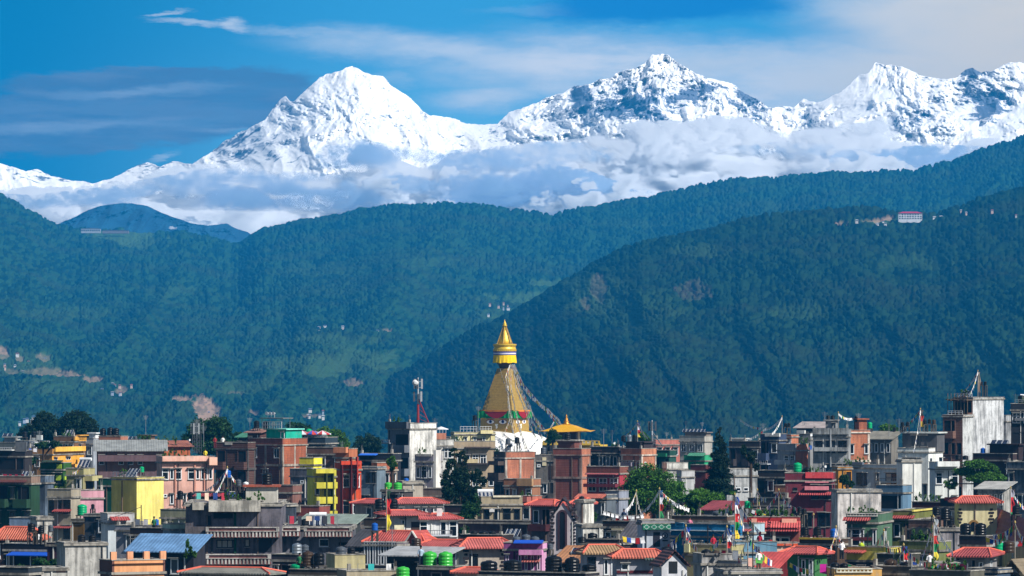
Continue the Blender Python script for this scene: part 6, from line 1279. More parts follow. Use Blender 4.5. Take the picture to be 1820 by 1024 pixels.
# solar collectors
for s_ in [(135, 157, 818, 831, 'the olive corner house', 'heater', 3), (36, 58, 838, 847, 'the green veranda house', 'pv', 3), (210, 235, 776, 782, 'the overgrown brown house', 'pv', 3), (3, 22, 777, 784, 'the far left slate house', 'pv', 2), (582, 598, 796, 807, 'the brown solar house', 'pv', 3),
           (851, 879, 875, 890, 'the central beige bungalow', 'heater', 4), (676, 722, 949, 962, 'the scarlet gable house', 'pv', 3), (892, 920, 941, 958, 'the dark rail roof', 'pv', 3), (1012, 1046, 975, 984, 'the brown tile lean-to', 'pv', 2), (1079, 1104, 803, 813, 'the slatted dark house', 'pv', 3),
           (1210, 1254, 775, 789, 'the solar roof house', 'pv', 6), (1758, 1792, 796, 808, 'the brown flat roof house', 'pv', 3), (310, 320, 966, 974, 'the blue roof workshop', 'pv', 1), (1714, 1734, 891, 899, 'the cream arched house', 'pv', 1), (846, 850, 762, 768, 'the cream rail house', 'pv', 1)]:
    solar(s_[0], s_[1], s_[2], s_[3], h[s_[4]], s_[5], s_[6])
for d_ in [(485, 754, 10, 'the tall brick block'), (288, 838, 6, 'the pink terrace house'), (918, 900, 5, 'the central beige bungalow'), (1467, 829, 5, 'the crimson house'), (764, 832, 5, 'the lilac grey house'), (337, 782, 4, 'the terracotta sloping wall'), (1442, 773, 6, 'the block and brick house'), (1092, 788, 5, 'the slatted dark house')]: dish(d_[0], d_[1], d_[2], h[d_[3]])
for a_ in [(259, 738, 'the overgrown brown house'), (444, 742, 'the rusty lean-to'), (850, 722, 'the cream rail house'), (1073, 762, 'the slatted dark house'), (1088, 764, 'the slatted dark house'), (1219, 748, 'the solar roof house'), (1248, 750, 'the solar roof house'), (1466, 732, 'the twin-window grey house'), (1526, 735, 'the brick chimney house'), (773, 743, 'the tall grey tower block'),
           (1512, 902, 'the green balustrade house'), (1543, 890, 'the green balustrade house'), (608, 784, 'the terracotta pot house'), (1426, 826, 'the crimson house'), (1497, 812, 'the small orange room'), (1580, 745, 'the low grey sheds'), (1598, 744, 'the white stair house'), (1137, 960, 'the flag terrace'), (350, 745, 'the terracotta sloping wall'), (362, 757, 'the terracotta sloping wall'), (16, 880, 'the green veranda house'), (1185, 768, 'the salmon far roofs'), (1430, 750, 'the rusted roof house'), (130, 762, 'the tan flat-roofed house'), (697, 936, 'the lower red eaves house'), (1356, 752, 'the blue dark house'), (1805, 700, 'the dark right edge tower')]: mast(a_[0], a_[1], h[a_[2]])
# loudspeakers and white rail over the turquoise flat
def small_canopy():
    hh = h['the tall brick block']; p = hh.on(488, 1.5); k = p.y/F; e = empty('rooftop_canopy', p, hh.rz); tag(e, 'thin steel canopy with white rail above the turquoise rooftop flat', 'canopy'); z = HC-(744-HY)*k-p.z; m = MB()
    for x in (-1.7, 1.9):
        for y in (-.8, 1.2): m.tube((x, y, 0), (x, y, z), .05, 4)
    m.build('posts', GALV, e); MB().box(-1.9, -1.1, z, 2.3, 1.5, z+.12).build('canopy_sheet', paint('#6a6e70', .6, 'sheet_metal'), e)
    m = MB()
    for zz in (.5, 1.0): m.box(-1.0, -1.6, zz, 2.4, -1.54, zz+.06)
    for i in range(9): m.box(-1.0+i*.42, -1.6, 0, -.95+i*.42, -1.54, 1.0)
    m.build('railing', STEEL, e)
    for i in range(3):
        m = MB(); x = -1.2+i*.6; m.tube((x, 0, z+.1), (x, 0, z+.7), .03, 4); m.tube((x, .1, z+.75), (x, -.35, z+.75), .08, 10, .26); m.build('loudspeaker', paint('#c8ccd0', .5, 'horn_enamel'), e)
small_canopy()
# cell mast on the grey tower, lattice mast by the left tree, twin cell poles
def cell_mast(px, ybase, ytop, D, label, lattice=False, panels=6, col='#8a2e34'):
    k = D/F; z0 = HC-(ybase-HY)*k; z1 = HC-(ytop-HY)*k; e = empty('cell_mast', ((px-CX)*k, D, z0)); tag(e, label, 'antenna mast', 'telephone masts'); H_ = z1-z0; m = MB()
    if lattice:
        n = int(H_/.6)
        for (a, b) in ((-.35, -.3), (.35, -.3), (0, .35)): m.tube((a, b, 0), (a*.6, b*.6, H_), .05, 4)
        for i in range(n):
            q0, q1 = H_*i/n, H_*(i+1)/n; f0, f1 = 1-.4*i/n, 1-.4*(i+1)/n
            m.tube((-.35*f0, -.3*f0, q0), (.35*f1, -.3*f1, q1), .025, 3); m.tube((.35*f0, -.3*f0, q0), (-.35*f1, -.3*f1, q1), .025, 3); m.tube((-.35*f0, -.3*f0, q0), (0, .35*f1, q1), .025, 3)
        m.build('lattice', paint('#4a4e54', .6, 'lattice_steel'), e)
    else:
        m.tube((0, 0, 0), (0, 0, H_), .16, 8, .09); m.build('pole', [paint('#a8adb2', .5, 'pole_steel')], e)
        m = MB(); m.tube((0, 0, 0), (0, 0, H_*.42), .19, 8, .17); m.tube((1.6, .4, 0), (.1, 0, H_*.52), .09, 6); m.tube((-.2, 1.6, 0), (.0, 0, H_*.5), .09, 6)
        for i in range(4): m.tube((1.6*(1-i/5)+.05, .4*(1-i/5), H_*.52*i/5), (.05, 0, H_*.52*(i+1)/5), .04, 4)
        m.build('red_braces', paint(col, .6, 'red_oxide'), e)
    for i in range(panels):
        a = 2*math.pi*i/panels+.4; m = MB(); r = .62; zz = H_-.2-(1.9 if i % 2 else 0)*(panels > 3); x, y = r*math.cos(a), r*math.sin(a)
        q_ = .09 if lattice else .14; m.box(x-q_, y-.08, zz-1.5, x+q_, y+.08, zz); m.tube((0, 0, zz-.4), (x, y, zz-.4), .03, 4); m.tube((0, 0, zz-1.3), (x, y, zz-1.3), .03, 4); m.build('antenna_panel', paint(rng.choice(['#a4a8ac', '#6e7478', '#4c5056']), .5, 'panel_plastic'), e)
    if panels > 3:
        m = MB(); m.prof([(.45, 0), (.5, .1), (.2, .35)], 12); d = m.build('microwave_drum', paint('#d0d2d2', .5, 'drum_white'), e); d.location = (-.35, -.5, H_-.8); d.rotation_euler = (R(90), 0, 0)
cell_mast(743, 752, 671, 877, 'tall red and grey telephone mast on the grey tower block')
cell_mast(346, 806, 750, 812, 'dark lattice mast in front of the tree behind pink house', lattice=True, panels=3)
cell_mast(354, 806, 749, 815, 'second slimmer mast right of the dark lattice mast', lattice=True, panels=2)
cell_mast(1159, 792, 747, 930, 'slim telephone mast with two white panels right of flagpole house', panels=3, col='#6a6e74')
# parasols
for i, (px, cc) in enumerate([(537, ('#a8322f', '#c8ccd2')), (555, ('#2f58b0', '#c04038')), (573, ('#b8383a', '#d0d4da'))]):
    hh = h['the parasol terrace house']; p = Vector(((px-CX)*901.5/F, 901.5, hh.zr)); zt = HC-(765-HY)*p.y/F-p.z; e = empty('parasol', p); m = MB(); n = 12; r = 1.35
    for j in range(n):
        a, b = 2*math.pi*j/n, 2*math.pi*(j+1)/n; m.cur = j % 2; m.poly([(0, 0, zt), (r*math.cos(a), r*math.sin(a), zt-.5), (r*math.cos(b), r*math.sin(b), zt-.5)]); m.poly([(r*math.cos(a), r*math.sin(a), zt-.5), (r*math.cos(a), r*math.sin(a), zt-.65), (r*math.cos(b), r*math.sin(b), zt-.65), (r*math.cos(b), r*math.sin(b), zt-.5)])
    m.build('canopy', [paint(cc[0], .8, 'canvas'), paint(cc[1], .8, 'canvas')], e); MB().tube((0, 0, 0), (0, 0, zt), .04, 6).build('pole', GALV, e)
    tag(e, ['red and grey striped parasol, leftmost on the dark terrace', 'blue and red striped parasol in the middle of the dark terrace', 'red and white striped parasol, rightmost on the dark terrace'][i], 'parasol', 'parasols on the dark terrace')
p = h['the white awning roof'].on(784, 1); e = empty('parasol', p); zt = 2.6; m = MB(); m.prof([(1.3, zt-.5), (1.25, zt-.4), (.05, zt)], 14, caps=False).build('canopy', paint('#d8dade', .8, 'canvas'), e); MB().tube((0, 0, 0), (0, 0, zt), .04, 6).build('pole', GALV, e); tag(e, 'single pale parasol right of the grey tower block', 'parasol')

# flag poles and strings
def fl(a, b, label, short='', sag=.06, **kw): flagline([a, b], label, sag=sag, **kw)
T = {}
def poleflags(px, yt, hn, ends, banner=None, size=.34, pale=.35, what=None, back=None):
    hh = h[hn]; top = pole(px, yt, hh, banner=banner); 
    for j, (ex, ey) in enumerate(ends):
        D = top.y+(-6 if j % 2 else 5) if back is None else top.y+back; b = P(ex, ey, D); flagline([top, b], f"flag string from pole on {hn}", sag=.05, size=size, gap=size*1.25, seed=j+int(px), pale=pale)
B5 = ('#2348a0', '#e8e8ea', '#c42a2c', '#1e8a4a', '#e0c238')
poleflags(1133, 750, 'the flagpole brick house', [(1108, 776), (1152, 778)], banner=('#1c2c60', '#c8c8d8', '#b02a30', '#c8b040'))
poleflags(404, 832, 'the crimson awning flat', [(364, 872), (382, 876), (424, 858)], pale=.8)
poleflags(1390, 741, 'the blue dark house', [(1362, 762), (1372, 770)], pale=.9)
poleflags(1738, 660, 'the scaffold tower', [(1706, 702), (1724, 700)], pale=.8, banner=('#8a8478', '#7a6a60'))
poleflags(1636, 728, 'the white stair house', [(1600, 762), (1624, 800), (1630, 792)], banner=('#4a4440', '#b03a30', '#c8a83c'), pale=.7)
poleflags(1490, 734, 'the twin-window grey house', [(1513, 743)], pale=.5)
poleflags(1172, 870, 'the flag terrace', [(1140, 910), (1206, 895), (1226, 904)], banner=('#2c5a8c', '#c8c8d0', '#a83a34', '#2c7a4c'), pale=.9)
poleflags(1131, 874, 'the flag terrace', [(1140, 912), (1112, 905)], pale=.9)
poleflags(1219, 936, 'the wooden bench terrace', [(1172, 976), (1238, 972), (1212, 962)], banner=('#2348a0', '#e8e8ea', '#c42a2c', '#1e8a4a'), size=.5, pale=.2)
poleflags(1292, 938, 'the stained parapet', [(1262, 972), (1308, 962)], banner=('#2348a0', '#e8e8ea', '#c42a2c', '#3a3a40'), size=.45, pale=.3)
poleflags(1306, 880, 'the pale teal wall house', [(1322, 935), (1352, 945), (1290, 905)], banner=B5, size=.5, pale=.2)
poleflags(1346, 872, 'the tiered red roof house', [(1330, 900), (1362, 885), (1355, 915)], size=.4, pale=.3)
poleflags(1384, 872, 'the tiered red roof house', [(1352, 910), (1414, 902)], size=.4, pale=.25)
poleflags(1329, 950, 'the long tin wall', [(1372, 996), (1350, 972), (1312, 992)], size=.5, pale=.15)
poleflags(1446, 916, 'the tank scaffold house', [(1447, 972)], pale=.5)
poleflags(1486, 938, 'the yellow coping house', [(1500, 964), (1476, 972)], pale=.5)
poleflags(1571, 944, 'the yellow coping house', [(1540, 978), (1588, 985), (1552, 1000)], size=.42, pale=.5)
poleflags(1659, 920, 'the bright terrace wall', [(1640, 985), (1694, 982), (1652, 990)], banner=('#9098a0', '#b0b4b8', '#b83a34', '#2c8a5a', '#c8b83c'), pale=.5)
poleflags(1606, 970, 'the plain green patio', [(1590, 1000), (1650, 1000), (1570, 970)], banner=('#2348a0', '#c42a2c', '#e8e8ea'), size=.42, pale=.2)
poleflags(1796, 868, 'the gabled cream house', [(1822, 902)], banner=('#9a9aa8', '#c02a30', '#c02a30', '#1e8a4a', '#d8c83a'), pale=.4)
poleflags(1804, 930, 'the corner gable cottage', [(1766, 950), (1822, 955), (1768, 960)], size=.45, pale=.15)
poleflags(142, 830, 'the olive corner house', [(160, 860), (128, 838)], pale=.1)
poleflags(687, 870, 'the scarlet gable house', [(684, 905)], banner=('#1e3a2a', '#c42a2c', '#b83a3c', '#d8c030', '#d8d030'), pale=.2)
for (a, b, lb, kw) in [((1072, 908, 588), (1140, 915, 588), 'long string of pale flags sagging below the round tree', dict(pale=.9)), ((1106, 953, 560), (1142, 955, 560), 'row of coloured flags beside the diamond band house', dict(size=.5)),
                       ((1506, 1002, 500), (1570, 1006, 498), 'row of coloured flags before the slate house at lower right', dict(size=.5, pale=.1)), ((1622, 998, 492), (1700, 1000, 492), 'row of yellow and orange flags above the rooftop garden', dict(size=.5, pale=.1)),
                       ((1404, 1000, 500), (1440, 1012, 498), 'short string of flags in front of the leaf green house', dict(size=.4)), ((1752, 955, 550), (1822, 960, 548), 'string of flags across the gabled cream house', dict(size=.5, pale=.1)), ((1316, 745, 940), (1352, 760, 935), 'pale flags over the canopy house on the skyline', dict(pale=.9)),
                       ((1362, 760, 930), (1318, 785, 932), 'drooping pale flags left of the skyline flag pole', dict(pale=.9)), ((895, 770, 1000), (925, 785, 995), 'flag string over the central brick house tanks', dict(pale=.3)), ((1336, 905, 600), (1420, 920, 600), 'colourful flag string above the tiered red roofs', dict(size=.45, pale=.2))]:
    fl(P(*a), P(*b), lb, **kw)
# clothes lines
for l_ in [(4, 46, 858, 'the green veranda house', ('#c02a4a', '#e0d8d8', '#a83040')), (142, 168, 858, 'the olive corner house', ('#20242c', '#d8d8dc', '#30343c')), (238, 268, 941, 'the cream window terrace', ('#e0e0e4', '#8890a0')), (636, 700, 1004, 'the laundry terrace', ('#3ab0b0', '#d8e0e0', '#58c0c0', '#c8d0d0', '#e8e8e8')), (1092, 1132, 918, 'the flag terrace', ('#c03030', '#e0e0e0', '#3050a0')),
           (1280, 1318, 1000, 'the maroon cloth house', ('#8a1c34', '#e4e4e6')), (1328, 1354, 1000, 'the long tin wall', ('#e0b0a0', '#e8e8ea', '#58a848')), (1440, 1470, 1006, 'the cream balustrade house', ('#d02aa0', '#2c5ca0', '#d8309a')), (1620, 1660, 1006, 'the bottom right garden house', ('#243c78', '#d0302c', '#e0b0b8', '#20408a')), (1668, 1720, 1012, 'the bottom right garden house', ('#e07a98', '#e8e0e4', '#d84a70')),
           (758, 790, 938, 'the white lower roof house', ('#d8c0a0', '#3a3a44', '#c8c0c0')), (1350, 1378, 962, 'the pale teal wall house', ('#e8e8e8', '#c83c34', '#2c2c34')), (50, 66, 815, 'the dark timber house', ('#5060a0', '#c0c0c8'))]:
    laundry(l_[0], l_[1], l_[2], h[l_[3]], l_[4])
# potted plants along roof edges
for q in [(98, 130, 'the tan flat-roofed house', 4), (278, 318, 'the terracotta sloping wall', 5), (290, 330, 'the pink terrace house', 6), (798, 822, 'the tan apartment house', 5), (1346, 1410, 'the tiered red roof house', 12), (1420, 1440, 'the block and brick house', 4), (1500, 1545, 'the pale blue long house', 6), (1508, 1556, 'the green balustrade house', 6), (1624, 1670, 'the maroon planter roof', 7), (1652, 1716, 'the bottom right garden house', 9),
          (240, 268, 'the overgrown brown house', 5), (612, 622, 'the terracotta pot house', 3), (1200, 1240, 'the pebble roof', 5), (1618, 1660, 'the dark plant terrace', 6), (56, 92, 'the dark timber house', 0), (450, 470, 'the grey balcony building', 2), (916, 946, 'the small coral house', 2), (1082, 1102, 'the slatted dark house', 2), (1280, 1300, 'the pebble roof', 3), (30, 60, 'the concrete lump', 0), (740, 760, 'the lilac grey house', 3), (958, 980, 'the red eaves wing', 0)]:
    if q[3]: plants(q[0], q[1], h[q[2]], q[3])
# emblem and diamonds of the green band house
hh = h['the green diamond house']; m = MB(); f = 'f'
for i in range(4):
    c = 1148+i*13.2; u0, u1, z0, z1 = hh.U(c-6, f)+hh.xl, hh.U(c+6, f)+hh.xl, hh.z(941), hh.z(932)
    m.poly([((u0+u1)/2, -.52, z0), (u1, -.52, (z0+z1)/2), ((u0+u1)/2, -.52, z1), (u0, -.52, (z0+z1)/2)]); m.cur = 1; a = .3
    m.poly([((u0+u1)/2, -.525, z0+.07), (u1-.1, -.525, (z0+z1)/2), ((u0+u1)/2, -.525, z1-.07), (u0+.1, -.525, (z0+z1)/2)]); m.cur = 0
m.build('diamond_pattern', [plaster('#a8c4bc'), plaster('#2a7a5c')], hh.e)
m = MB(); u = hh.U(1182, f)+hh.xl; zc = hh.z(952)
m.poly([(u+.30*math.cos(a*math.pi/8), -.03, zc+.3*math.sin(a*math.pi/8)) for a in range(16)][::1]); m.cur = 1
m.poly([(u+.22*math.cos(a*math.pi/8), -.04, zc+.22*math.sin(a*math.pi/8)) for a in range(16)]); m.cur = 0; m.poly([(u-.1, -.05, zc-.14), (u+.1, -.05, zc-.14), (u+.1, -.05, zc), (u, -.05, zc+.14), (u-.1, -.05, zc)])
m.box(u-.26, -.05, zc-.55, u+.26, -.01, zc-.42); m.build('emblem', [paint('#2a2c3a', .7, 'emblem_dark'), plaster('#b0b4c0')], hh.e)
# white outlined gable of the scarlet roof
hh = h['the scarlet gable house']; xa, xb = hh.U(723, 'f')+hh.xl, hh.U(754, 'f')+hh.xl; z0 = hh.zr; z1 = hh.zt+.1; m = MB()
m.raw([(xa, -.7, z0), (xb, -.7, z0), ((xa+xb)/2, -.7, z1), (xa, 2.6, z0), (xb, 2.6, z0), ((xa+xb)/2, 2.6, z1)], [(0, 1, 2), (0, 2, 5, 3), (1, 4, 5, 2), (3, 5, 4), (0, 3, 4, 1)]); g_ = m.build('gable', tiles('#cc3c2c'), hh.e); m = MB(); m.tube((xa+.2, -.75, z0+.08), ((xa+xb)/2, -.75, z1-.05), .1, 5); m.tube((xb-.2, -.75, z0+.08), ((xa+xb)/2, -.75, z1-.05), .1, 5); m.build('bargeboard', plaster('#e8e4dc'), g_)
# gable trim of the arch tower
hh = h['the white arch tower']; xm = (hh.xl+hh.xr)/2; m = MB(); n = 12
for i in range(n):
    a, b = math.pi*i/n, math.pi*(i+1)/n; m.tube((xm+.75*math.cos(a), -.1, hh.z(899)+.5*math.sin(a)), (xm+.75*math.cos(b), -.1, hh.z(899)+.5*math.sin(b)), .07, 5)
m.build('arched_moulding', paint('#2c2228', .6, 'dark_trim'), hh.e)
# scaffolding of the unfinished tower
hh = h['the scaffold tower']; e = empty('scaffolding', hh.loc+Vector((0, -.4, 0)), hh.rz); tag(e, 'rickety timber scaffolding on shaded face of unfinished tower', 'scaffolding'); r_ = random.Random(5)
for lv in range(6):
    z = hh.zr-lv*3.15-.3; m = MB()
    for i in range(26): x = hh.xl+hh.w*i/26; m.box(x, -1.6-r_.uniform(0, .5), z+r_.uniform(-.12, .12), x+.25, -.1, z+.1+r_.uniform(0, .1))
    m.build('plank_deck', paint('#5a4a3c', .9, 'old_planks'), e)
for i in range(7):
    x = hh.xl+hh.w*i/6; MB().tube((x, -1.5, 2), (x+.1, -1.5, hh.zr+.8), .05, 5).build('upright', paint('#6c5a44', .9, 'bamboo'), e)
# people
def person(px, h_, top, trousers, label, skin='#7a5238', arm=0):
    p = h_.on(px, .8); e = empty('person', p, R(rng.uniform(-30, 30))); tag(e, label, 'person', 'people on the rooftops')
    me = bpy.data.meshes.new('body'); vs = [(0, 0, .95), (0, 0, 1.15), (0, 0, 1.38), (0, 0, 1.5), (0, -.01, 1.62), (0, -.01, 1.72), (-.19, 0, 1.40), (-.25, -.02, 1.12), (-.24, -.1-.15*arm, .9+.25*arm), (.19, 0, 1.40), (.25, -.02, 1.12), (.24, -.12, .9), (-.1, 0, .9), (-.11, -.02, .5), (-.11, .02, .08), (-.12, -.14, .04), (.1, 0, .9), (.11, -.03, .5), (.12, .03, .08), (.13, -.13, .04)]
    es = [(0, 1), (1, 2), (2, 3), (3, 4), (4, 5), (2, 6), (6, 7), (7, 8), (2, 9), (9, 10), (10, 11), (0, 12), (12, 13), (13, 14), (14, 15), (0, 16), (16, 17), (17, 18), (18, 19)]
    rad = [.15, .13, .15, .06, .095, .07, .06, .045, .04, .06, .045, .04, .09, .065, .045, .035, .09, .065, .045, .035]
    me.from_pydata(vs, es, []); me.materials.append(paint(skin, .7, 'skin', vary=0)); o = link_mesh('body', me, e); sk = o.modifiers.new('skin', 'SKIN'); sv = me.skin_vertices[0].data
    for i, r in enumerate(rad): sv[i].radius = (r, r*.8)
    sv[0].use_root = True; o.modifiers.new('sub', 'SUBSURF').levels = 1; o.modifiers['sub'].render_levels = 1
    m = MB(); m.prof([(.17, .92), (.165, 1.1), (.19, 1.35), (.12, 1.47), (.07, 1.5)], 12)
    for sx_ in (-1, 1): m.tube((sx_*.14, 0, 1.42), (sx_*.255, -.02, 1.1), .085, 8, .065)
    m.build('shirt', paint(top, .9, 'shirt_cloth', vary=.1), e); m = MB()
    for sx_ in (-1, 1): m.tube((sx_*.09, 0, .98), (sx_*.115, .01, .1), .115, 8, .08)
    m.build('trousers', paint(trousers, .9, 'trouser_cloth', vary=.1), e); m = MB(); m.prof([(.10, 1.66), (.105, 1.72), (.08, 1.79), (.02, 1.82)], 10).build('hair', paint('#0e0b0a', .7, 'hair', vary=0), e)
for q in [(365, 'the pink terrace house', '#d8c83a', '#c8b83a', 'person in yellow clothes on the pink terrace house roof'), (382, 'the dark column house', '#8a2a30', '#5a2024', 'person in dark red clothes beside the dark column house'), (396, 'the dark column house', '#e4e4e0', '#c8c8c4', 'person in white clothes on the dark column house'),
          (1496, 'the yellow coping house', '#f0f0f2', '#20242c', 'person in white shirt near the yellow coping'), (1531, 'the yellow coping house', '#b8d03a', '#2c2c34', 'person in lime shirt behind the yellow parapet'), (748, 'the green tank yard', '#9fb4c8', '#283040', 'person in pale blue shirt beside the big green tanks')]:
    person(q[0], h[q[1]], q[2], q[3], q[4])

r5 = random.Random(21); PK = [k_ for k_ in HS if HS[k_].D < 680 and HS[k_].w > 4 and getattr(HS[k_], 'flat', False)]
for i, k_ in enumerate(r5.sample(PK, 12)):
    hh = HS[k_]; a_, b_ = hh.fs; tc = r5.choice([('white', '#e0e0e0'), ('red', '#a8283a'), ('navy', '#22304c'), ('green', '#2c6a44'), ('pink', '#c87890')])
    person(a_+(b_-a_)*r5.uniform(.15, .85), hh, tc[1], r5.choice(['#22262e', '#5a4a3c', '#30343c']), f"person in {tc[0]} top standing on {k_}")
# cables slung between roofs
for i in range(14):
    ka, kb = HS[r5.choice(PK)], HS[r5.choice(PK)]; pa, pb = ka.on(sum(ka.fs)/2, .3), kb.on(sum(kb.fs)/2, .3)
    if ka is kb or abs(pa.x-pb.x) > 16 or abs(pa.y-pb.y) > 70: continue
    pa = pa+Vector((0, 0, 2.4)); pb = pb+Vector((0, 0, 2.4)); e = empty('overhead_cable', pa); m = MB(); prev = Vector((0, 0, 0))
    for q in range(1, 17): t_ = q/16; nx = (pb-pa)*t_-Vector((0, 0, 1.6*4*t_*(1-t_)*.5)); m.tube(prev, nx, .028, 4); prev = nx
    m.tube((0, 0, -2.4), (0, 0, .2), .05, 5); m.tube((pb-pa)+Vector((0, 0, -2.4)), (pb-pa)+Vector((0, 0, .2)), .05, 5)
    m.build('cable_and_posts', paint('#1c1c20', .7, 'cable'), e); reg(e, f"sagging cable leading off {ka.short}", 'cable', 'cables slung between the roofs', pa.x)

# ------------------------------------------------------------------ trees in the town
G1, G2, G3 = ('#081c0c', '#25501e'), ('#0c260c', '#4d7d22'), ('#06140c', '#1c3c22')
tree('wide dark tree at far left, first behind the rooftops', 1060, [(60, 766, 24, 14), (80, 752, 23, 19), (92, 768, 24, 18), (44, 774, 14, 9)], G3, 13000, .24, seed=3)
tree('tall dark round tree right of the far left tree', 1055, [(133, 749, 24, 20), (152, 762, 20, 18), (120, 768, 22, 14), (164, 768, 12, 9), (160, 750, 9, 9)], G3, 13500, .24, seed=4)
tree('broad green tree behind the lattice masts', 960, [(358, 768, 24, 22), (384, 760, 24, 22), (376, 790, 38, 18), (400, 775, 14, 22), (334, 783, 16, 14)], G1, 15000, .24, seed=5)
tree('green tree behind the parasols, left of two', 1040, [(535, 765, 18, 14), (522, 762, 14, 12)], G1, 5000, .24, seed=6)
tree('low dark treetops on the far left skyline', 1070, [(20, 786, 14, 6), (178, 778, 9, 7), (212, 778, 8, 6)], G3, 3500, .22, seed=31)
tree('feathery green treetop left of the turquoise flat', 1040, [(425, 778, 12, 9), (412, 785, 9, 7)], G1, 3200, .22, seed=32)
tree('sprawling green tree behind the terracotta house', 1030, [(575, 772, 22, 13), (600, 782, 20, 18), (615, 798, 14, 18), (585, 790, 20, 12)], G2, 8500, .24, seed=7)
tree('rounded dark tree left of the grey tower block', 1045, [(655, 786, 20, 14), (645, 798, 22, 14), (668, 795, 14, 14)], G3, 7000, .24, seed=8)
tree('bushy palm-like plant on the palm brick house', 757, [(697, 816, 6, 5), (697, 830, 5, 6), (692, 824, 5, 5), (702, 826, 4, 5)], G2, 1400, .2, seed=9, base=11, name='palm')
tree('straggling tall tree with open crown before tan apartments', 705, [(822, 815, 9, 14), (806, 806, 7, 9), (800, 825, 10, 12), (795, 850, 12, 14), (820, 850, 16, 20), (845, 845, 12, 12), (858, 855, 9, 9), (800, 875, 14, 14), (828, 880, 16, 18), (845, 872, 12, 10), (810, 895, 10, 12), (788, 862, 7, 7)], G3, 12000, .17, seed=10, dep=.7)
tree('bright topped bush low beside the straggling tree', 690, [(838, 905, 16, 14), (848, 890, 9, 12), (830, 918, 16, 12)], G1, 6000, .16, seed=11)
tree('large round tree in front of the peeling white wall', 715, [(1150, 850, 30, 24), (1178, 860, 26, 22), (1125, 870, 22, 22), (1200, 872, 20, 18), (1160, 885, 42, 26), (1120, 895, 22, 20), (1205, 895, 24, 20)], G2, 22000, .17, seed=12)
tree('lower leafy tree between round tree and conifer', 690, [(1245, 885, 26, 16), (1272, 888, 18, 14), (1225, 898, 20, 18), (1255, 900, 26, 12), (1300, 878, 8, 6)], G2, 11000, .17, seed=13)
cl = []
for i in range(13): t_ = i/12; cl.append((1279-1*t_+4*math.sin(i*2.3)*t_, 762+112*t_, 3+24*t_**.8, 7))
tree('tall dark conifer standing right of centre', 770, cl, ('#04120c', '#12301e'), 16000, .17, seed=14, name='conifer_tree', dep=.9)
tree('flat-topped bright green tree at right below scaffolded tower', 755, [(1735, 825, 24, 8), (1757, 832, 16, 8), (1715, 838, 20, 7), (1765, 850, 20, 10), (1740, 848, 24, 9), (1690, 860, 12, 9), (1775, 842, 8, 7)], G2, 12000, .17, seed=15)
tree('small dark tree in front of the golden pagoda', 1090, [(982, 772, 10, 9), (990, 780, 8, 8), (975, 784, 7, 7)], G1, 3000, .22, seed=16)
tree('little green bush behind the prayer flag pole', 960, [(1143, 777, 9, 8), (1150, 783, 8, 6)], G2, 2600, .2, seed=17)
tree('low green treetop on skyline right of brick tower', 1000, [(1576, 762, 12, 8), (1588, 764, 9, 7)], G2, 3200, .22, seed=18)
tree('shrubby plants on the court before slab house', 760, [(1336, 812, 8, 10), (1322, 800, 6, 10), (1345, 830, 6, 7)], G3, 2600, .17, seed=19)
tree('bush by the dark left verandas', 880, [(75, 792, 14, 6), (96, 790, 10, 6), (60, 818, 7, 6)], G1, 3000, .2, seed=20)
tree('thin dark tree left of the far skyline hut', 1000, [(1800, 845, 8, 14)], G1, 1500, .2, seed=21)
tree('shrub at the foot of the crimson house', 690, [(1500, 852, 8, 9), (1512, 860, 6, 6)], G1, 1800, .17, seed=22)
tree('green bush below the orange awnings', 640, [(1046, 925, 9, 8), (1056, 918, 6, 8), (1040, 932, 8, 6)], G2, 2200, .15, seed=23)
tree('dark shrubs in the yard of lower left wall', 520, [(72, 1000, 14, 8), (98, 1004, 14, 9), (110, 998, 8, 8), (35, 1008, 8, 5)], G1, 4000, .12, seed=24)
tree('creeper hanging over the blue corrugated roof', 528, [(333, 965, 3, 10), (338, 980, 4, 8), (345, 985, 5, 5), (330, 985, 3, 8)], G2, 1800, .12, seed=25, trunk=False, base=8)
tree('green shrub left of the dark long wall', 600, [(822, 945, 9, 7), (828, 938, 5, 7)], G1, 1800, .14, seed=26)

# ------------------------------------------------------------------ buildings far up on the hills
def hill_building(px, yb, w_, hpx, D, label, wall='#d8d8d8', roofc=None, cat='house', group=None, name='hill_house', rows=0):
    k = D/F; e = empty(name, ((px-CX)*k, D, HC-(yb-HY)*k)); ww = w_*k; hh = hpx*k; tag(e, label, cat, group)
    MB().box(-ww/2, 0, -2.5, ww/2, ww*.5+2, hh).build('walls', plaster(wall), e)
    m = MB(); o_ = .6; d = ww*.5+2; z0 = hh; rh = max(.6, hh*.25)
    m.raw([(-ww/2-o_, -o_, z0), (ww/2+o_, -o_, z0), (ww/2+o_, d+o_, z0), (-ww/2-o_, d+o_, z0), (-ww*.3, d/2, z0+rh), (ww*.3, d/2, z0+rh)], [(0, 1, 5, 4), (1, 2, 5), (2, 3, 4, 5), (3, 0, 4), (0, 3, 2, 1)]); m.build('roof', paint(roofc or '#9a9a98', .7, 'far_roof'), e)
    for r_ in range(rows):
        n = 9
        for i in range(n):
            x = -ww/2+ww*(i+.5)/n; z = hh*(.12+.86*r_/rows); m = MB(); m.box(x-ww*.033, -.06, z, x+ww*.033, -.001, z+hh*.5/rows); m.build('window', glass_mat(), e)
hill_building(1618, 391, 42, 12, 5480, 'long white monastery with crimson roof high on right hill', '#d4d8de', '#b02a40', 'monastery', None, 'monastery', 3)
hill_building(161, 411.5, 34, 5, 9080, 'long low white building on the grassy left saddle', '#a4a8b0', '#5a5a60', 'building', None, 'hilltop_building', 1)
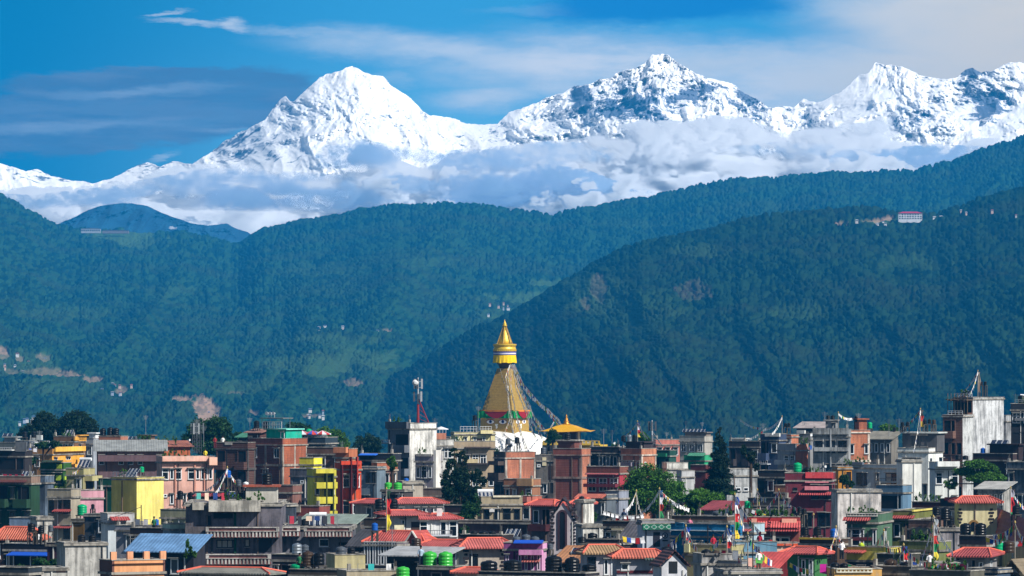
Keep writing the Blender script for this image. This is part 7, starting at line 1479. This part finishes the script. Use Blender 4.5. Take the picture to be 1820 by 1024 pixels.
hill_building(205, 412, 46, 2.5, 9090, 'very low dark roofed row right of the saddle building', '#7a7070', '#6a4a48', 'building', None, 'hilltop_building', 0)
r_ = random.Random(3)
def cluster(n, px0, px1, y0, y1, D, label, s=(3, 7)):
    for i in range(n):
        px, y = r_.uniform(px0, px1), r_.uniform(y0, y1); tt = (815-y)/(815-360)
        hill_building(px, y, r_.uniform(*s), r_.uniform(1.5, 3.2), D, label, r_.choice(['#e0e0e0', '#c8c4c0', '#d4b8a8', '#a8b4c8']), r_.choice(['#8a8c90', '#b8bcc0', '#8a5a50', '#5a6a88']), 'house', label)
def hd(y, D0, D1, yf, yr): t_ = max(0, min(1, (yf-y)/(yf-yr))); return D0*(D1/D0)**(t_**.9)
for (n, a, b, c, d_, lb) in [(14, 5, 95, 628, 670, 'tiny pale house in the clearings low on the left hillside'), (8, 180, 235, 680, 700, 'tiny pale house on the spur above the veranda house'), (12, 320, 470, 685, 745, 'tiny pale house around the quarry on the left hillside'), (7, 560, 700, 580, 590, 'tiny pale house on the slope left of the stupa spire'), (7, 855, 905, 533, 560, 'tiny pale house in the valley above the stupa spire'), (6, 545, 580, 728, 742, 'tiny pale house low in the valley behind the parasols'), (10, 20, 60, 740, 770, 'tiny pale house at the foot of the left hill')]:
    for i in range(n):
        px, y = r_.uniform(a, b), r_.uniform(c, d_); yr = float(np.interp(px, back_ridge[:, 0], back_ridge[:, 1])); D = hd(y, 3700, 9300, 840, yr)-90
        hill_building(px, y, r_.uniform(2.5, 6), r_.uniform(1.2, 2.4), D, lb, r_.choice(['#e0e0e0', '#c8c4c0', '#d4b8a8', '#a8b4c8']), r_.choice(['#8a8c90', '#b8bcc0', '#8a5a50', '#5a6a88']), 'house', lb)
for (n, a, b, c, d_, lb) in [(4, 1510, 1580, 392, 400, 'tiny pale house left of the crimson roofed monastery'), (6, 1655, 1815, 368, 388, 'tiny pale house right of the crimson roofed monastery')]:
    for i in range(n):
        px, y = r_.uniform(a, b), r_.uniform(c, d_); yr = float(np.interp(px, front_ridge[:, 0], front_ridge[:, 1])); y = max(y, yr+5); D = hd(y, 2700, 5600, 930, yr)-50
        hill_building(px, y, r_.uniform(2.5, 6), r_.uniform(1.2, 2.4), D, lb, r_.choice(['#e0e0e0', '#c8c4c0', '#d4b8a8']), r_.choice(['#8a8c90', '#b8bcc0', '#8a5a50']), 'house', lb)
clutter()
finish_labels()
